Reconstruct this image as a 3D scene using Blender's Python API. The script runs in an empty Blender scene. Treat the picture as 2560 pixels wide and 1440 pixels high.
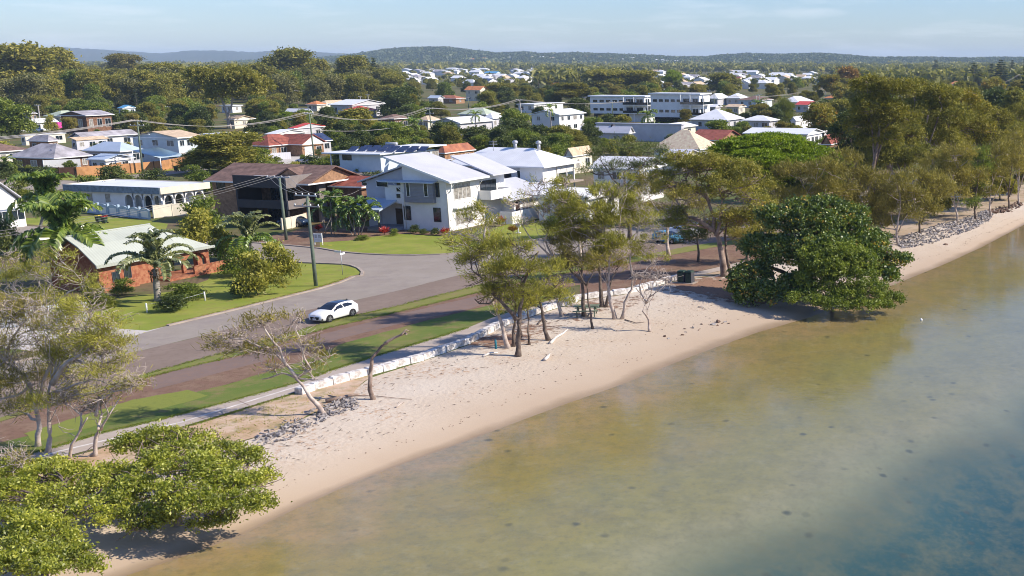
import bpy, math, random
import numpy as np
from mathutils import Vector, Matrix
rnd = random.Random(7)
R = math.radians
SC = bpy.context.scene
COL = SC.collection

# ------------------------------------------------------------------ camera, sky, sun, exposure
F, CX, CY, H0, CZ = 2900.0, 2280.0, 720.0, 150.0, 24.2      # focal length in photo pixels, optical axis, horizon row, eye height
PITCH = math.atan((CY - H0) / F)
cp, sp = math.cos(PITCH), math.sin(PITCH)
cam_d = bpy.data.cameras.new('camera')
cam = bpy.data.objects.new('camera', cam_d)
COL.objects.link(cam)
cam.location = (0, 0, CZ)
cam.rotation_euler = (math.pi / 2 - PITCH, 0, 0)
cam_d.sensor_width = 36.0
cam_d.lens = 36.0 * F / 2560.0
cam_d.shift_x = -(CX - 1280.0) / 2560.0
cam_d.clip_start = 0.5
cam_d.clip_end = 40000.0
SC.camera = cam
SUN_EL = 36.0
world = bpy.data.worlds.new('World')
SC.world = world
world.use_nodes = True
wn, wl = world.node_tree.nodes, world.node_tree.links
bg = wn['Background']
sky = wn.new('ShaderNodeTexSky')
sky.sky_type = 'NISHITA'
sky.sun_disc = False
sky.sun_elevation = R(SUN_EL)
sky.sun_rotation = R(92)
sky.altitude = 0
sky.air_density = 1.2
sky.dust_density = 0.2
sky.ozone_density = 2.0
bg.inputs['Strength'].default_value = 0.125
# thin fair-weather cloud wisps, laid out by direction in the sky
tc = wn.new('ShaderNodeTexCoord')
mp = wn.new('ShaderNodeMapping'); mp.inputs['Scale'].default_value = (4.2, 4.2, 34.0)
nz = wn.new('ShaderNodeTexNoise'); nz.inputs['Scale'].default_value = 2.3; nz.inputs['Detail'].default_value = 7; nz.inputs['Roughness'].default_value = 0.6
rp = wn.new('ShaderNodeValToRGB'); rp.color_ramp.elements[0].position = 0.50; rp.color_ramp.elements[1].position = 0.74
mul = wn.new('ShaderNodeMath'); mul.operation = 'MULTIPLY'; mul.inputs[1].default_value = 0.30
mx = wn.new('ShaderNodeMix'); mx.data_type = 'RGBA'
mx.inputs[7].default_value = (6.4, 6.6, 7.0, 1)
wl.new(tc.outputs['Generated'], mp.inputs['Vector']); wl.new(mp.outputs[0], nz.inputs['Vector'])
wl.new(nz.outputs['Fac'], rp.inputs['Fac']); wl.new(rp.outputs['Color'], mul.inputs[0])
wl.new(mul.outputs[0], mx.inputs[0]); tint = wn.new('ShaderNodeMix'); tint.data_type = 'RGBA'; tint.blend_type = 'MULTIPLY'; tint.inputs[0].default_value = 1.0; tint.inputs[7].default_value = (0.49, 0.635, 1.0, 1)
wl.new(sky.outputs[0], tint.inputs[6]); wl.new(tint.outputs[2], mx.inputs[6]); wl.new(mx.outputs[2], bg.inputs['Color'])
sun_d = bpy.data.lights.new('sun', 'SUN')
sun_d.energy = 4.9
sun_d.angle = R(0.5)
sun_d.color = (1.0, 0.90, 0.76)
sun = bpy.data.objects.new('sun', sun_d)
COL.objects.link(sun)
sun.rotation_euler = (0, R(90 - SUN_EL), R(2))
SC.view_settings.view_transform = 'Standard'
SC.view_settings.look = 'None'
SC.view_settings.exposure = 0.5
SC.view_settings.gamma = 1.0
SC.cycles.filter_width = 1.0
SC.cycles.max_bounces = 6
SC.cycles.diffuse_bounces = 2
SC.cycles.glossy_bounces = 3
SC.cycles.transparent_max_bounces = 12
SC.cycles.volume_bounces = 0
SC.cycles.caustics_reflective = False
SC.cycles.caustics_refractive = False

# ------------------------------------------------------------------ where a photo pixel lies in the place
GZ = 1.2
def ray(px, py):
    u = (px - CX) / F; v = (CY - py) / F
    return (u, cp + v * sp, -sp + v * cp)
def U(px, py, z=GZ):
    r = ray(px, py); t = (z - CZ) / r[2]
    return Vector((r[0] * t, r[1] * t, z))
def AtY(px, py, Y):
    r = ray(px, py); t = Y / r[1]
    return Vector((r[0] * t, Y, CZ + r[2] * t))
def P(p):
    z = p[2] - CZ; d = p[1] * cp - z * sp; up = p[1] * sp + z * cp
    return (CX + F * p[0] / d, CY - F * up / d)
def depth(p): return p[1] * cp - (p[2] - CZ) * sp
def hgt(p, yt):
    lo, hi = 0.0, 80.0
    for _ in range(40):
        m = (lo + hi) / 2
        if P((p[0], p[1], p[2] + m))[1] > yt: lo = m
        else: hi = m
    return lo
def solve_len(p, d, pxt):
    lo, hi = 0.0, 120.0
    inc = P(p + d * 1.0)[0] > P(p)[0]
    for _ in range(40):
        m = (lo + hi) / 2
        x = P(p + d * m)[0]
        if (x < pxt) == inc: lo = m
        else: hi = m
    return lo

# ------------------------------------------------------------------ objects
def tag(o, label=None, cat=None, group=None, kind=None):
    if label: o['label'] = label
    if cat: o['category'] = cat
    if group: o['group'] = group
    if kind: o['kind'] = kind
    return o
def empty(name, loc, rz=0.0, label=None, cat=None, group=None):
    o = bpy.data.objects.new(name, None); COL.objects.link(o)
    o.location = loc; o.rotation_euler = (0, 0, rz); o.empty_display_size = 0.3
    return tag(o, label, cat, group)
def link(name, me, parent=None, loc=None):
    o = bpy.data.objects.new(name, me); COL.objects.link(o)
    if parent is not None: o.parent = parent
    if loc is not None: o.location = loc
    return o
def np_mesh(name, V, Fq, mat, attr=None, smooth=False):
    """numpy mesh: V (n,3), Fq (m,k) faces all of k corners, attr: face float values"""
    V = np.asarray(V, np.float32); Fq = np.asarray(Fq, np.int32)
    me = bpy.data.meshes.new(name)
    m, k = Fq.shape
    me.vertices.add(len(V)); me.vertices.foreach_set('co', V.ravel())
    me.loops.add(m * k); me.loops.foreach_set('vertex_index', Fq.ravel())
    me.polygons.add(m)
    me.polygons.foreach_set('loop_start', np.arange(0, m * k, k, dtype=np.int32))
    me.polygons.foreach_set('loop_total', np.full(m, k, np.int32))
    if smooth: me.polygons.foreach_set('use_smooth', np.ones(m, bool))
    if attr is not None:
        a = me.attributes.new('tone', 'FLOAT', 'FACE'); a.data.foreach_set('value', np.asarray(attr, np.float32))
    me.update(calc_edges=True)
    if mat: me.materials.append(mat)
    return me
class MB:
    def __init__(s): s.v = []; s.f = []; s.m = []; s.sm = []
    def add(s, vs, fs, mi=0, sm=False):
        n = len(s.v); s.v += [tuple(v) for v in vs]
        for f in fs: s.f.append(tuple(i + n for i in f)); s.m.append(mi); s.sm.append(sm)
        return s
    def box(s, x0, x1, y0, y1, z0, z1, mi=0, M=None):
        vs = [(x0,y0,z0),(x1,y0,z0),(x1,y1,z0),(x0,y1,z0),(x0,y0,z1),(x1,y0,z1),(x1,y1,z1),(x0,y1,z1)]
        if M is not None: vs = [M @ Vector(v) for v in vs]
        return s.add(vs, [(0,3,2,1),(4,5,6,7),(0,1,5,4),(1,2,6,5),(2,3,7,6),(3,0,4,7)], mi)
    def prism(s, pts, z0, z1, mi=0):
        n = len(pts)
        return s.add([(p[0],p[1],z0) for p in pts] + [(p[0],p[1],z1) for p in pts],
              [tuple(range(n-1,-1,-1)), tuple(range(n,2*n))] + [(i,(i+1)%n,(i+1)%n+n,i+n) for i in range(n)], mi)
    def hull(s, low, top, mi=0):
        n = len(low)
        return s.add(list(low) + list(top), [tuple(range(n-1,-1,-1)), tuple(range(n,2*n))] + [(i,(i+1)%n,(i+1)%n+n,i+n) for i in range(n)], mi)
    def tube(s, pts, rad, n=6, mi=0, sm=True):
        pts = [Vector(p) for p in pts]; k = len(pts)
        if not hasattr(rad, '__len__'): rad = [rad] * k
        vs = []; up = Vector((0.13, 0.21, 1)).normalized()
        for i, p in enumerate(pts):
            d = (pts[min(i+1,k-1)] - pts[max(i-1,0)])
            d = d.normalized() if d.length > 1e-6 else Vector((0,0,1))
            a = d.cross(up)
            if a.length < 0.15: a = d.cross(Vector((1,0,0)))
            a.normalize(); b = d.cross(a)
            for j in range(n):
                t = 2*math.pi*j/n
                vs.append(p + (a*math.cos(t) + b*math.sin(t)) * rad[i])
        fs = [(i*n+j, i*n+(j+1)%n, (i+1)*n+(j+1)%n, (i+1)*n+j) for i in range(k-1) for j in range(n)]
        fs += [tuple(range(n-1,-1,-1)), tuple(range((k-1)*n, k*n))]
        return s.add(vs, fs, mi, sm)
    def mesh(s, name, mats):
        me = bpy.data.meshes.new(name)
        me.from_pydata(s.v, [], s.f)
        for m in (mats if isinstance(mats, (list, tuple)) else [mats]): me.materials.append(m)
        me.polygons.foreach_set('material_index', s.m); me.polygons.foreach_set('use_smooth', s.sm)
        me.update(); return me
    def build(s, name, mats, parent=None, loc=None):
        return link(name, s.mesh(name, mats), parent, loc)

# ------------------------------------------------------------------ materials
def lin(c):
    return tuple((x/12.92 if x <= 0.04045 else ((x+0.055)/1.055)**2.4) for x in [v/255.0 for v in c])
MATS = {}
def mat(name, col, rough=0.8, var=0.15, scale=1.0, bump=0.0, bscale=None, col2=None, spec=0.3, metal=0.0, wave=None, detail=4, contrast=(0.35,0.65)):
    """col/col2 linear; noise mixes them; wave=(direction, scale, depth) adds ribs"""
    if name in MATS: return MATS[name]
    m = bpy.data.materials.new(name); m.use_nodes = True
    n, l = m.node_tree.nodes, m.node_tree.links
    b = n['Principled BSDF']
    b.inputs['Roughness'].default_value = rough; b.inputs['Metallic'].default_value = metal
    b.inputs['Specular IOR Level'].default_value = spec
    tc = n.new('ShaderNodeTexCoord'); co = tc.outputs['Object']
    nz = n.new('ShaderNodeTexNoise'); nz.inputs['Scale'].default_value = scale; nz.inputs['Detail'].default_value = detail; nz.inputs['Roughness'].default_value = 0.62
    l.new(co, nz.inputs['Vector'])
    rp = n.new('ShaderNodeValToRGB'); l.new(nz.outputs['Fac'], rp.inputs['Fac'])
    c2 = col2 if col2 else tuple(min(1, x*(1-var*1.6)) for x in col)
    c1 = col if col2 else tuple(min(1, x*(1+var)) for x in col)
    rp.color_ramp.elements[0].position, rp.color_ramp.elements[1].position = contrast
    rp.color_ramp.elements[0].color = (*c2, 1); rp.color_ramp.elements[1].color = (*c1, 1)
    out = rp.outputs['Color']
    h = None
    if wave:
        wv = n.new('ShaderNodeTexWave'); wv.bands_direction = wave[0]; wv.inputs['Scale'].default_value = wave[1]; wv.inputs['Distortion'].default_value = 0.0
        l.new(co, wv.inputs['Vector']); h = wv.outputs['Fac']
        dk = n.new('ShaderNodeMix'); dk.data_type = 'RGBA'; dk.blend_type = 'MULTIPLY'
        mr = n.new('ShaderNodeMapRange'); mr.inputs[1].default_value = 0.0; mr.inputs[2].default_value = 0.18; mr.inputs[3].default_value = wave[2]; mr.inputs[4].default_value = 0.0
        l.new(wv.outputs['Fac'], mr.inputs[0]); l.new(mr.outputs[0], dk.inputs[0]); l.new(out, dk.inputs[6]); dk.inputs[7].default_value = (0.45,0.45,0.45,1)
        out = dk.outputs[2]
    l.new(out, b.inputs['Base Color'])
    if bump > 0:
        bn = n.new('ShaderNodeBump'); bn.inputs['Strength'].default_value = bump; bn.inputs['Distance'].default_value = 0.05
        if h is None:
            n2 = n.new('ShaderNodeTexNoise'); n2.inputs['Scale'].default_value = bscale or scale*6; n2.inputs['Detail'].default_value = 5
            l.new(co, n2.inputs['Vector']); h = n2.outputs['Fac']
        l.new(h, bn.inputs['Height']); l.new(bn.outputs[0], b.inputs['Normal'])
    MATS[name] = m
    return m
def leafmat(name, dark, mid, light, trans=0.35, rough=0.5, gloss=0.06, odd=None):
    """foliage: tone per leaf and per clump from the mesh, a shift per tree"""
    m = bpy.data.materials.new(name); m.use_nodes = True
    n, l = m.node_tree.nodes, m.node_tree.links
    n.remove(n['Principled BSDF'])
    at = n.new('ShaderNodeAttribute'); at.attribute_name = 'tone'
    oi = n.new('ShaderNodeObjectInfo')
    ad = n.new('ShaderNodeMath'); ad.operation = 'MULTIPLY_ADD'; ad.inputs[1].default_value = 0.34; l.new(oi.outputs['Random'], ad.inputs[0])
    sb = n.new('ShaderNodeMath'); sb.operation = 'SUBTRACT'; sb.inputs[1].default_value = 0.17
    l.new(at.outputs['Fac'], sb.inputs[0]); l.new(sb.outputs[0], ad.inputs[2])
    rp = n.new('ShaderNodeValToRGB'); l.new(ad.outputs[0], rp.inputs['Fac'])
    e = rp.color_ramp.elements
    e[0].position = 0.05; e[0].color = (*dark, 1); e[1].position = 0.98; e[1].color = (*light, 1)
    q = rp.color_ramp.elements.new(0.5); q.color = (*mid, 1)
    if odd:
        q = rp.color_ramp.elements.new(0.93); q.color = (*light, 1); e[len(e)-1].color = (*odd, 1)
    d = n.new('ShaderNodeBsdfDiffuse'); t = n.new('ShaderNodeBsdfTranslucent'); g = n.new('ShaderNodeBsdfGlossy'); g.inputs['Roughness'].default_value = rough
    g.inputs['Color'].default_value = (0.9, 0.92, 0.85, 1)
    l.new(rp.outputs['Color'], d.inputs['Color'])
    br = n.new('ShaderNodeMix'); br.data_type = 'RGBA'; br.blend_type = 'MULTIPLY'; br.inputs[0].default_value = 1; br.inputs[7].default_value = (1.15, 1.2, 0.6, 1)
    l.new(rp.outputs['Color'], br.inputs[6]); l.new(br.outputs[2], t.inputs['Color'])
    m1 = n.new('ShaderNodeMixShader'); m1.inputs[0].default_value = trans; l.new(d.outputs[0], m1.inputs[1]); l.new(t.outputs[0], m1.inputs[2])
    m2 = n.new('ShaderNodeMixShader'); m2.inputs[0].default_value = gloss; l.new(m1.outputs[0], m2.inputs[1]); l.new(g.outputs[0], m2.inputs[2])
    l.new(m2.outputs[0], n['Material Output'].inputs['Surface'])
    return m
def glassmat(name, tint=(0.02,0.03,0.04), rough=0.08):
    return mat(name, tint, rough, 0.3, 0.7, spec=0.9)
M = {}
M['white'] = mat('white painted render', (0.76,0.75,0.73), 0.7, 0.05, 0.5, 0.1, 8)
M['offwhite'] = mat('off white painted weatherboard', (0.66,0.65,0.62), 0.7, 0.07, 0.6, 0.2, wave=('Z', 1.1, 0.25))
M['cream'] = mat('cream painted wall', (0.68,0.62,0.50), 0.75, 0.07, 0.5)
M['lilac'] = mat('pale grey painted wall', (0.50,0.50,0.53), 0.75, 0.06, 0.5)
M['paleblue'] = mat('pale blue painted wall', (0.55,0.62,0.66), 0.75, 0.06, 0.5)
M['cladgrey'] = mat('grey weatherboard cladding', (0.24,0.245,0.28), 0.7, 0.05, 0.5, 0.3, wave=('Z', 1.6, 0.35))
M['brick'] = mat('orange brick', (0.38,0.17,0.09), 0.9, 0.3, 2.2, 0.3, 20, col2=(0.27,0.085,0.045), contrast=(0.42,0.56))
M['brownbrick'] = mat('brown brick', (0.20,0.11,0.07), 0.9, 0.25, 2.0, 0.3, 20)
M['tanbrick'] = mat('tan brick', (0.33,0.19,0.11), 0.9, 0.2, 2.0, 0.2, 20)
M['r_white'] = mat('white corrugated roof', (0.74,0.75,0.76), 0.45, 0.05, 0.3, 0.25, wave=('X', 0.8, 0.10))
M['r_whitey'] = mat('white ribbed roof', (0.72,0.72,0.72), 0.45, 0.06, 0.3, 0.25, wave=('Y', 0.8, 0.10))
M['r_shale'] = mat('shale grey metal roof', (0.56,0.56,0.60), 0.4, 0.05, 0.3, 0.3, wave=('Y', 1.0, 0.16))
M['r_shalex'] = mat('shale grey ribbed roof', (0.56,0.56,0.60), 0.4, 0.05, 0.3, 0.3, wave=('X', 1.0, 0.16))
M['r_green'] = mat('pale green metal roof', (0.40,0.425,0.37), 0.5, 0.06, 0.35, 0.3, wave=('Y', 1.0, 0.16))
M['r_palegreen'] = mat('faded green roof', (0.44,0.50,0.38), 0.6, 0.1, 0.3)
M['r_grey'] = mat('weathered grey roof', (0.36,0.34,0.36), 0.7, 0.25, 0.35, 0.2, wave=('X', 0.7, 0.15))
M['r_blue'] = mat('blue grey metal roof', (0.42,0.50,0.60), 0.45, 0.05, 0.3, 0.2, wave=('X', 0.8, 0.12))
M['r_teal'] = mat('bright blue roof', (0.10,0.32,0.55), 0.5, 0.1, 0.3)
M['r_brown'] = mat('brown tiled roof', (0.20,0.125,0.10), 0.85, 0.2, 1.2, 0.5, wave=('Z', 2.2, 0.6))
M['r_red'] = mat('dark red tiled roof', (0.28,0.085,0.06), 0.8, 0.2, 1.0, 0.4, wave=('Z', 2.2, 0.4))
M['r_brightred'] = mat('bright red metal roof', (0.52,0.07,0.055), 0.6, 0.1, 0.6, 0.2)
M['r_orange'] = mat('terracotta tiled roof', (0.56,0.22,0.09), 0.8, 0.2, 1.0, 0.4, wave=('Z', 2.2, 0.3))
M['r_tan'] = mat('tan tiled roof', (0.58,0.44,0.30), 0.8, 0.12, 1.0, 0.3, wave=('Z', 2.2, 0.3))
M['r_cream'] = mat('cream tiled roof with pink weathering', (0.66,0.60,0.42), 0.8, 0.1, 1.5, 0.4, wave=('Z', 2.0, 0.4), col2=(0.52,0.38,0.28))
M['r_rust'] = mat('rusty corrugated roof', (0.42,0.17,0.09), 0.85, 0.3, 0.5, 0.3, col2=(0.24,0.09,0.06))
M['trim'] = mat('white trim', (0.78,0.78,0.77), 0.5, 0.04, 1)
M['darktrim'] = mat('charcoal trim', (0.06,0.06,0.07), 0.6, 0.1, 1)
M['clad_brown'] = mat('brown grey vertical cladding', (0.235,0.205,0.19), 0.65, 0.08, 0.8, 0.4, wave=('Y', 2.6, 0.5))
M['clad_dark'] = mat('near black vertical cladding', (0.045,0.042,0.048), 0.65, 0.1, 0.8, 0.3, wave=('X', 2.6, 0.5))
M['glass'] = glassmat('window glass')
M['curtain'] = mat('pale curtains behind glass', (0.30,0.28,0.25), 0.3, 0.3, 3.0, spec=0.7, wave=('X', 3.0, 0.7))
M['shadecloth'] = mat('pale blue shade sail cloth', (0.56,0.68,0.72), 0.8, 0.04, 0.4)
M['wood'] = mat('orange timber fence boards', (0.36,0.18,0.075), 0.8, 0.2, 0.8, 0.3, wave=('X', 1.6, 0.35))
M['door'] = mat('dark timber door', (0.05,0.028,0.022), 0.5, 0.2, 1.5)
M['concrete'] = mat('pale concrete', (0.36,0.30,0.25), 0.9, 0.12, 0.8, 0.15, 12)
M['metal'] = mat('galvanised metal', (0.45,0.46,0.48), 0.45, 0.1, 2, metal=0.4)
M['solar'] = mat('dark blue solar panel', (0.035,0.05,0.11), 0.2, 0.2, 1, spec=0.8, wave=('X', 0.9, 0.0))
M['black'] = mat('black rubber', (0.02,0.02,0.022), 0.8, 0.2, 4)
M['steel'] = mat('alloy', (0.5,0.5,0.52), 0.3, 0.05, 3, metal=0.8)

# ------------------------------------------------------------------ shoreline, beach height
TD = Vector((math.cos(R(66)), math.sin(R(66)), 0)); ND = Vector((math.sin(R(66)), -math.cos(R(66)), 0))   # along the beach / out to the water
S_px = [(100,1500),(300,1440),(480,1380),(600,1334),(700,1286),(850,1217),(934,1183),(1169,1098),(1394,1014),(1544,962),(1731,887),(1887,831),(2015,794),(2110,758),(2221,715),(2360,659),(2450,618),(2560,560)]
L_px = [(-200,1330),(0,1270),(300,1182),(500,1135),(650,1090),(760,1045),(835,1012),(925,944),(1040,908),(1110,884),(1170,862),(1240,824),(1340,788),(1450,752),(1560,736),(1690,702),(1780,690),(1850,672),(1960,650),(2080,620),(2180,600),(2240,598),(2330,566),(2400,548),(2470,528),(2560,505)]
def tn(p): return (p.dot(TD), p.dot(ND))
S_w = [U(x, y, 0.0) for x, y in S_px]; L_w = [U(x, y, GZ) for x, y in L_px]
S_w = [S_w[0] - TD*40 - Vector((2,0,0))] + S_w + [S_w[-1] + TD*200 + Vector((12,0,0)), S_w[-1] + TD*9000 + Vector((600,0,0))]
L_w = [L_w[0] - TD*40] + L_w + [L_w[-1] + TD*200 + Vector((4,0,0)), L_w[-1] + TD*9000 + Vector((560,0,0))]
def mono(ps):
    a = sorted((p.dot(TD), p.dot(ND)) for p in ps); return np.array([x[0] for x in a]), np.array([x[1] for x in a])
St, Sn = mono(S_w); Lt, Ln = mono(L_w)
def gz(x, y):
    t = x*TD.x + y*TD.y; n = x*ND.x + y*ND.y
    s = float(np.interp(t, St, Sn)); l = float(np.interp(t, Lt, Ln))
    if n >= s: return -0.055 * (n - s)
    f = (s - n) / max(0.5, s - l)
    if f >= 1: return GZ
    return (GZ - 0.02) * (1 - (1 - f) ** 1.7)
def UB(px, py):
    z = 0.8
    for _ in range(6):
        p = U(px, py, z); z = gz(p.x, p.y)
    return U(px, py, z)

# ------------------------------------------------------------------ ground, beach, seabed, water, hills
def groundmat(name, c1, c2, c3, s1=0.25, s2=3.0, bump=0.4, rough=0.95, bs=14):
    m = bpy.data.materials.new(name); m.use_nodes = True
    n, l = m.node_tree.nodes, m.node_tree.links
    b = n['Principled BSDF']; b.inputs['Roughness'].default_value = rough; b.inputs['Specular IOR Level'].default_value = 0.15
    g = n.new('ShaderNodeNewGeometry')
    def noise(s, d=5, r=0.6):
        q = n.new('ShaderNodeTexNoise'); q.inputs['Scale'].default_value = s; q.inputs['Detail'].default_value = d; q.inputs['Roughness'].default_value = r
        l.new(g.outputs['Position'], q.inputs['Vector']); return q.outputs['Fac']
    def ramp(v, a, ca, b_, cb):
        q = n.new('ShaderNodeValToRGB'); l.new(v, q.inputs['Fac']); e = q.color_ramp.elements
        e[0].position = a; e[0].color = ca; e[1].position = b_; e[1].color = cb; return q.outputs['Color']
    a = ramp(noise(s1), 0.42, (0,0,0,1), 0.62, (1,1,1,1))
    k = n.new('ShaderNodeMix'); k.data_type = 'RGBA'; l.new(a, k.inputs[0]); k.inputs[6].default_value = (*c1,1); k.inputs[7].default_value = (*c2,1)
    a2 = ramp(noise(s2, 6, 0.7), 0.5, (0,0,0,1), 0.72, (1,1,1,1))
    k2 = n.new('ShaderNodeMix'); k2.data_type = 'RGBA'; l.new(a2, k2.inputs[0]); l.new(k.outputs[2], k2.inputs[6]); k2.inputs[7].default_value = (*c3,1)
    l.new(k2.outputs[2], b.inputs['Base Color'])
    bn = n.new('ShaderNodeBump'); bn.inputs['Strength'].default_value = bump; bn.inputs['Distance'].default_value = 0.08
    l.new(noise(bs, 4), bn.inputs['Height']); l.new(bn.outputs[0], b.inputs['Normal'])
    return m
M['ground'] = groundmat('grass and leaf litter', (0.10,0.125,0.035), (0.17,0.125,0.07), (0.085,0.06,0.04), 0.12, 0.8)
M['lawn'] = groundmat('mown lawn', (0.20,0.245,0.035), (0.265,0.28,0.055), (0.225,0.20,0.06), 0.3, 0.9, 0.35, bs=20)
M['grass2'] = groundmat('darker park grass', (0.12,0.165,0.035), (0.175,0.19,0.05), (0.23,0.165,0.085), 0.3, 0.6, 0.5)
M['vergegrass'] = groundmat('dry patchy verge grass', (0.165,0.195,0.045), (0.21,0.20,0.06), (0.25,0.18,0.10), 0.35, 0.9, 0.5)
M['turf'] = groundmat('new turf', (0.19,0.215,0.045), (0.20,0.22,0.045), (0.15,0.18,0.04), 0.3, 2.5, 0.3)
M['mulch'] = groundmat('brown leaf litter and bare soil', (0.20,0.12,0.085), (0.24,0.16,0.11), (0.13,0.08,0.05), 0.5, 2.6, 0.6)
M['dry'] = groundmat('dry sandy grass', (0.46,0.31,0.19), (0.54,0.41,0.31), (0.20,0.20,0.06), 0.5, 0.9, 0.5)
M['asphalt'] = groundmat('grey asphalt', (0.285,0.245,0.205), (0.31,0.27,0.23), (0.25,0.21,0.19), 0.35, 0.5, 0.15, 0.85, 30)
M['asphalt2'] = groundmat('brown worn asphalt', (0.215,0.163,0.13), (0.24,0.185,0.15), (0.185,0.138,0.11), 0.3, 1.6, 0.2, 0.9, 30)
M['asphalt3'] = groundmat('dark path asphalt', (0.185,0.135,0.115), (0.21,0.15,0.125), (0.235,0.15,0.105), 0.4, 1.8, 0.2, 0.9, 30)
M['pathc'] = groundmat('concrete footpath', (0.40,0.335,0.285), (0.43,0.37,0.32), (0.35,0.29,0.25), 0.5, 3.0, 0.1, 0.9, 20)
M['drive'] = groundmat('pale driveway', (0.50,0.46,0.42), (0.54,0.50,0.46), (0.44,0.40,0.36), 0.4, 2.0, 0.1, 0.9, 20)
M['rustsoil'] = groundmat('orange soil at the kerb', (0.42,0.22,0.10), (0.47,0.33,0.22), (0.36,0.18,0.08), 0.8, 3.0, 0.3)
# beach material: dry rippled sand high up, smooth damp sand at the water, olive bed below
sm = bpy.data.materials.new('beach sand and seabed'); sm.use_nodes = True
n, l = sm.node_tree.nodes, sm.node_tree.links
b = n['Principled BSDF']; b.inputs['Specular IOR Level'].default_value = 0.2
g = n.new('ShaderNodeNewGeometry'); sx = n.new('ShaderNodeSeparateXYZ'); l.new(g.outputs['Position'], sx.inputs[0])
def N_(s, d=5, r=0.6, vec=None):
    q = n.new('ShaderNodeTexNoise'); q.inputs['Scale'].default_value = s; q.inputs['Detail'].default_value = d; q.inputs['Roughness'].default_value = r
    l.new(vec or g.outputs['Position'], q.inputs['Vector']); return q.outputs['Fac']
def MA(op, a, b_=None, c=None):
    q = n.new('ShaderNodeMath'); q.operation = op
    for i, v in enumerate((a, b_, c)):
        if v is None: continue
        if isinstance(v, (int, float)): q.inputs[i].default_value = v
        else: l.new(v, q.inputs[i])
    return q.outputs[0]
def CR(v, stops):
    q = n.new('ShaderNodeValToRGB'); l.new(v, q.inputs['Fac']); e = q.color_ramp.elements
    e[0].position, e[0].color = stops[0][0], (*stops[0][1], 1); e[1].position, e[1].color = stops[-1][0], (*stops[-1][1], 1)
    for p_, c_ in stops[1:-1]: w = e.new(p_); w.color = (*c_, 1)
    return q.outputs['Color']
def MX(f, a, b_):
    q = n.new('ShaderNodeMix'); q.data_type = 'RGBA'
    for i, v in ((0,f),(6,a),(7,b_)):
        if isinstance(v, tuple): q.inputs[i].default_value = (*v, 1)
        elif isinstance(v, (int,float)): q.inputs[i].default_value = v
        else: l.new(v, q.inputs[i])
    return q.outputs[2]
hn = MA('MULTIPLY_ADD', N_(0.16, 4), 0.24, -0.12)
hz = MA('ADD', sx.outputs['Z'], hn)
land = CR(MA('MULTIPLY_ADD', hz, 0.6, 0.2), [(0.17,(0.235,0.165,0.10)),(0.235,(0.32,0.24,0.16)),(0.285,(0.43,0.33,0.235)),(0.45,(0.47,0.375,0.28)),(0.62,(0.50,0.415,0.325)),(0.85,(0.54,0.47,0.39))])
litter = CR(N_(3.2, 8, 0.75), [(0.50,(0,0,0)),(0.62,(1,1,1))])
litmask = MA('MULTIPLY', litter, MA('MULTIPLY', CR(N_(0.22, 3), [(0.45,(0,0,0)),(0.6,(1,1,1))]), CR(sx.outputs['Z'], [(0.55,(0,0,0)),(1.05,(0.95,0.95,0.95))])))
land = MX(litmask, land, (0.36,0.205,0.11))
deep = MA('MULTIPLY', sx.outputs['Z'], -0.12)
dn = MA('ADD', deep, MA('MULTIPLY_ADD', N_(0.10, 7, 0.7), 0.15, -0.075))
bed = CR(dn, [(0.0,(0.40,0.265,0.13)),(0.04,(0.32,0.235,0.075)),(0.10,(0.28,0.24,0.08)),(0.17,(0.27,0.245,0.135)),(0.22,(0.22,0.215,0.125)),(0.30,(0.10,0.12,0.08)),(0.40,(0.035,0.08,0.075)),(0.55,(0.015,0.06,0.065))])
patch = CR(N_(0.42, 8, 0.72), [(0.44,(0,0,0)),(0.68,(0.55,0.55,0.55))])
bed = MX(patch, bed, (0.16,0.15,0.08))
bed = MX(CR(N_(2.2, 9, 0.8), [(0.48,(0,0,0)),(0.70,(0.55,0.55,0.55))]), bed, (0.13,0.125,0.075))
bed = MX(MA('MULTIPLY', CR(N_(0.9, 9, 0.8), [(0.52,(0,0,0)),(0.72,(0.4,0.4,0.4))]), CR(dn, [(0.12,(1,1,1)),(0.27,(0,0,0))])), bed, (0.40,0.36,0.24))
# ray feeding pits: small dark hollows
vo = n.new('ShaderNodeTexVoronoi'); vo.inputs['Scale'].default_value = 0.55; l.new(g.outputs['Position'], vo.inputs['Vector'])
pit = CR(MA('MULTIPLY_ADD', N_(1.8, 3), 0.16, MA('ADD', vo.outputs['Distance'], -0.08)), [(0.07,(1,1,1)),(0.19,(0,0,0))])
sc_ = n.new('ShaderNodeSeparateColor'); l.new(vo.outputs['Color'], sc_.inputs[0])
pit = MA('MULTIPLY', pit, CR(sc_.outputs[0], [(0.35,(0,0,0)),(0.95,(1,1,1))]))
bed = MX(MA('MULTIPLY', pit, 0.8), bed, (0.06,0.065,0.045))
land = MX(MA('MULTIPLY', CR(N_(0.33, 6, 0.65), [(0.42,(0,0,0)),(0.66,(1,1,1))]), 0.22), land, (0.40,0.30,0.215))
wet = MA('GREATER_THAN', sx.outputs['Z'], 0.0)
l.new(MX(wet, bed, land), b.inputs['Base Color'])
l.new(MA('MULTIPLY_ADD', CR(sx.outputs['Z'], [(0.03,(0,0,0)),(0.16,(1,1,1))]), 0.5, 0.45), b.inputs['Roughness'])
bn = n.new('ShaderNodeBump'); bn.inputs['Distance'].default_value = 0.10
l.new(MA('MULTIPLY', CR(sx.outputs['Z'], [(0.35,(0,0,0)),(0.8,(1,1,1))]), 0.75), bn.inputs['Strength'])
l.new(N_(2.6, 4, 0.55), bn.inputs['Height']); l.new(bn.outputs[0], b.inputs['Normal'])
M['sand'] = sm
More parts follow.
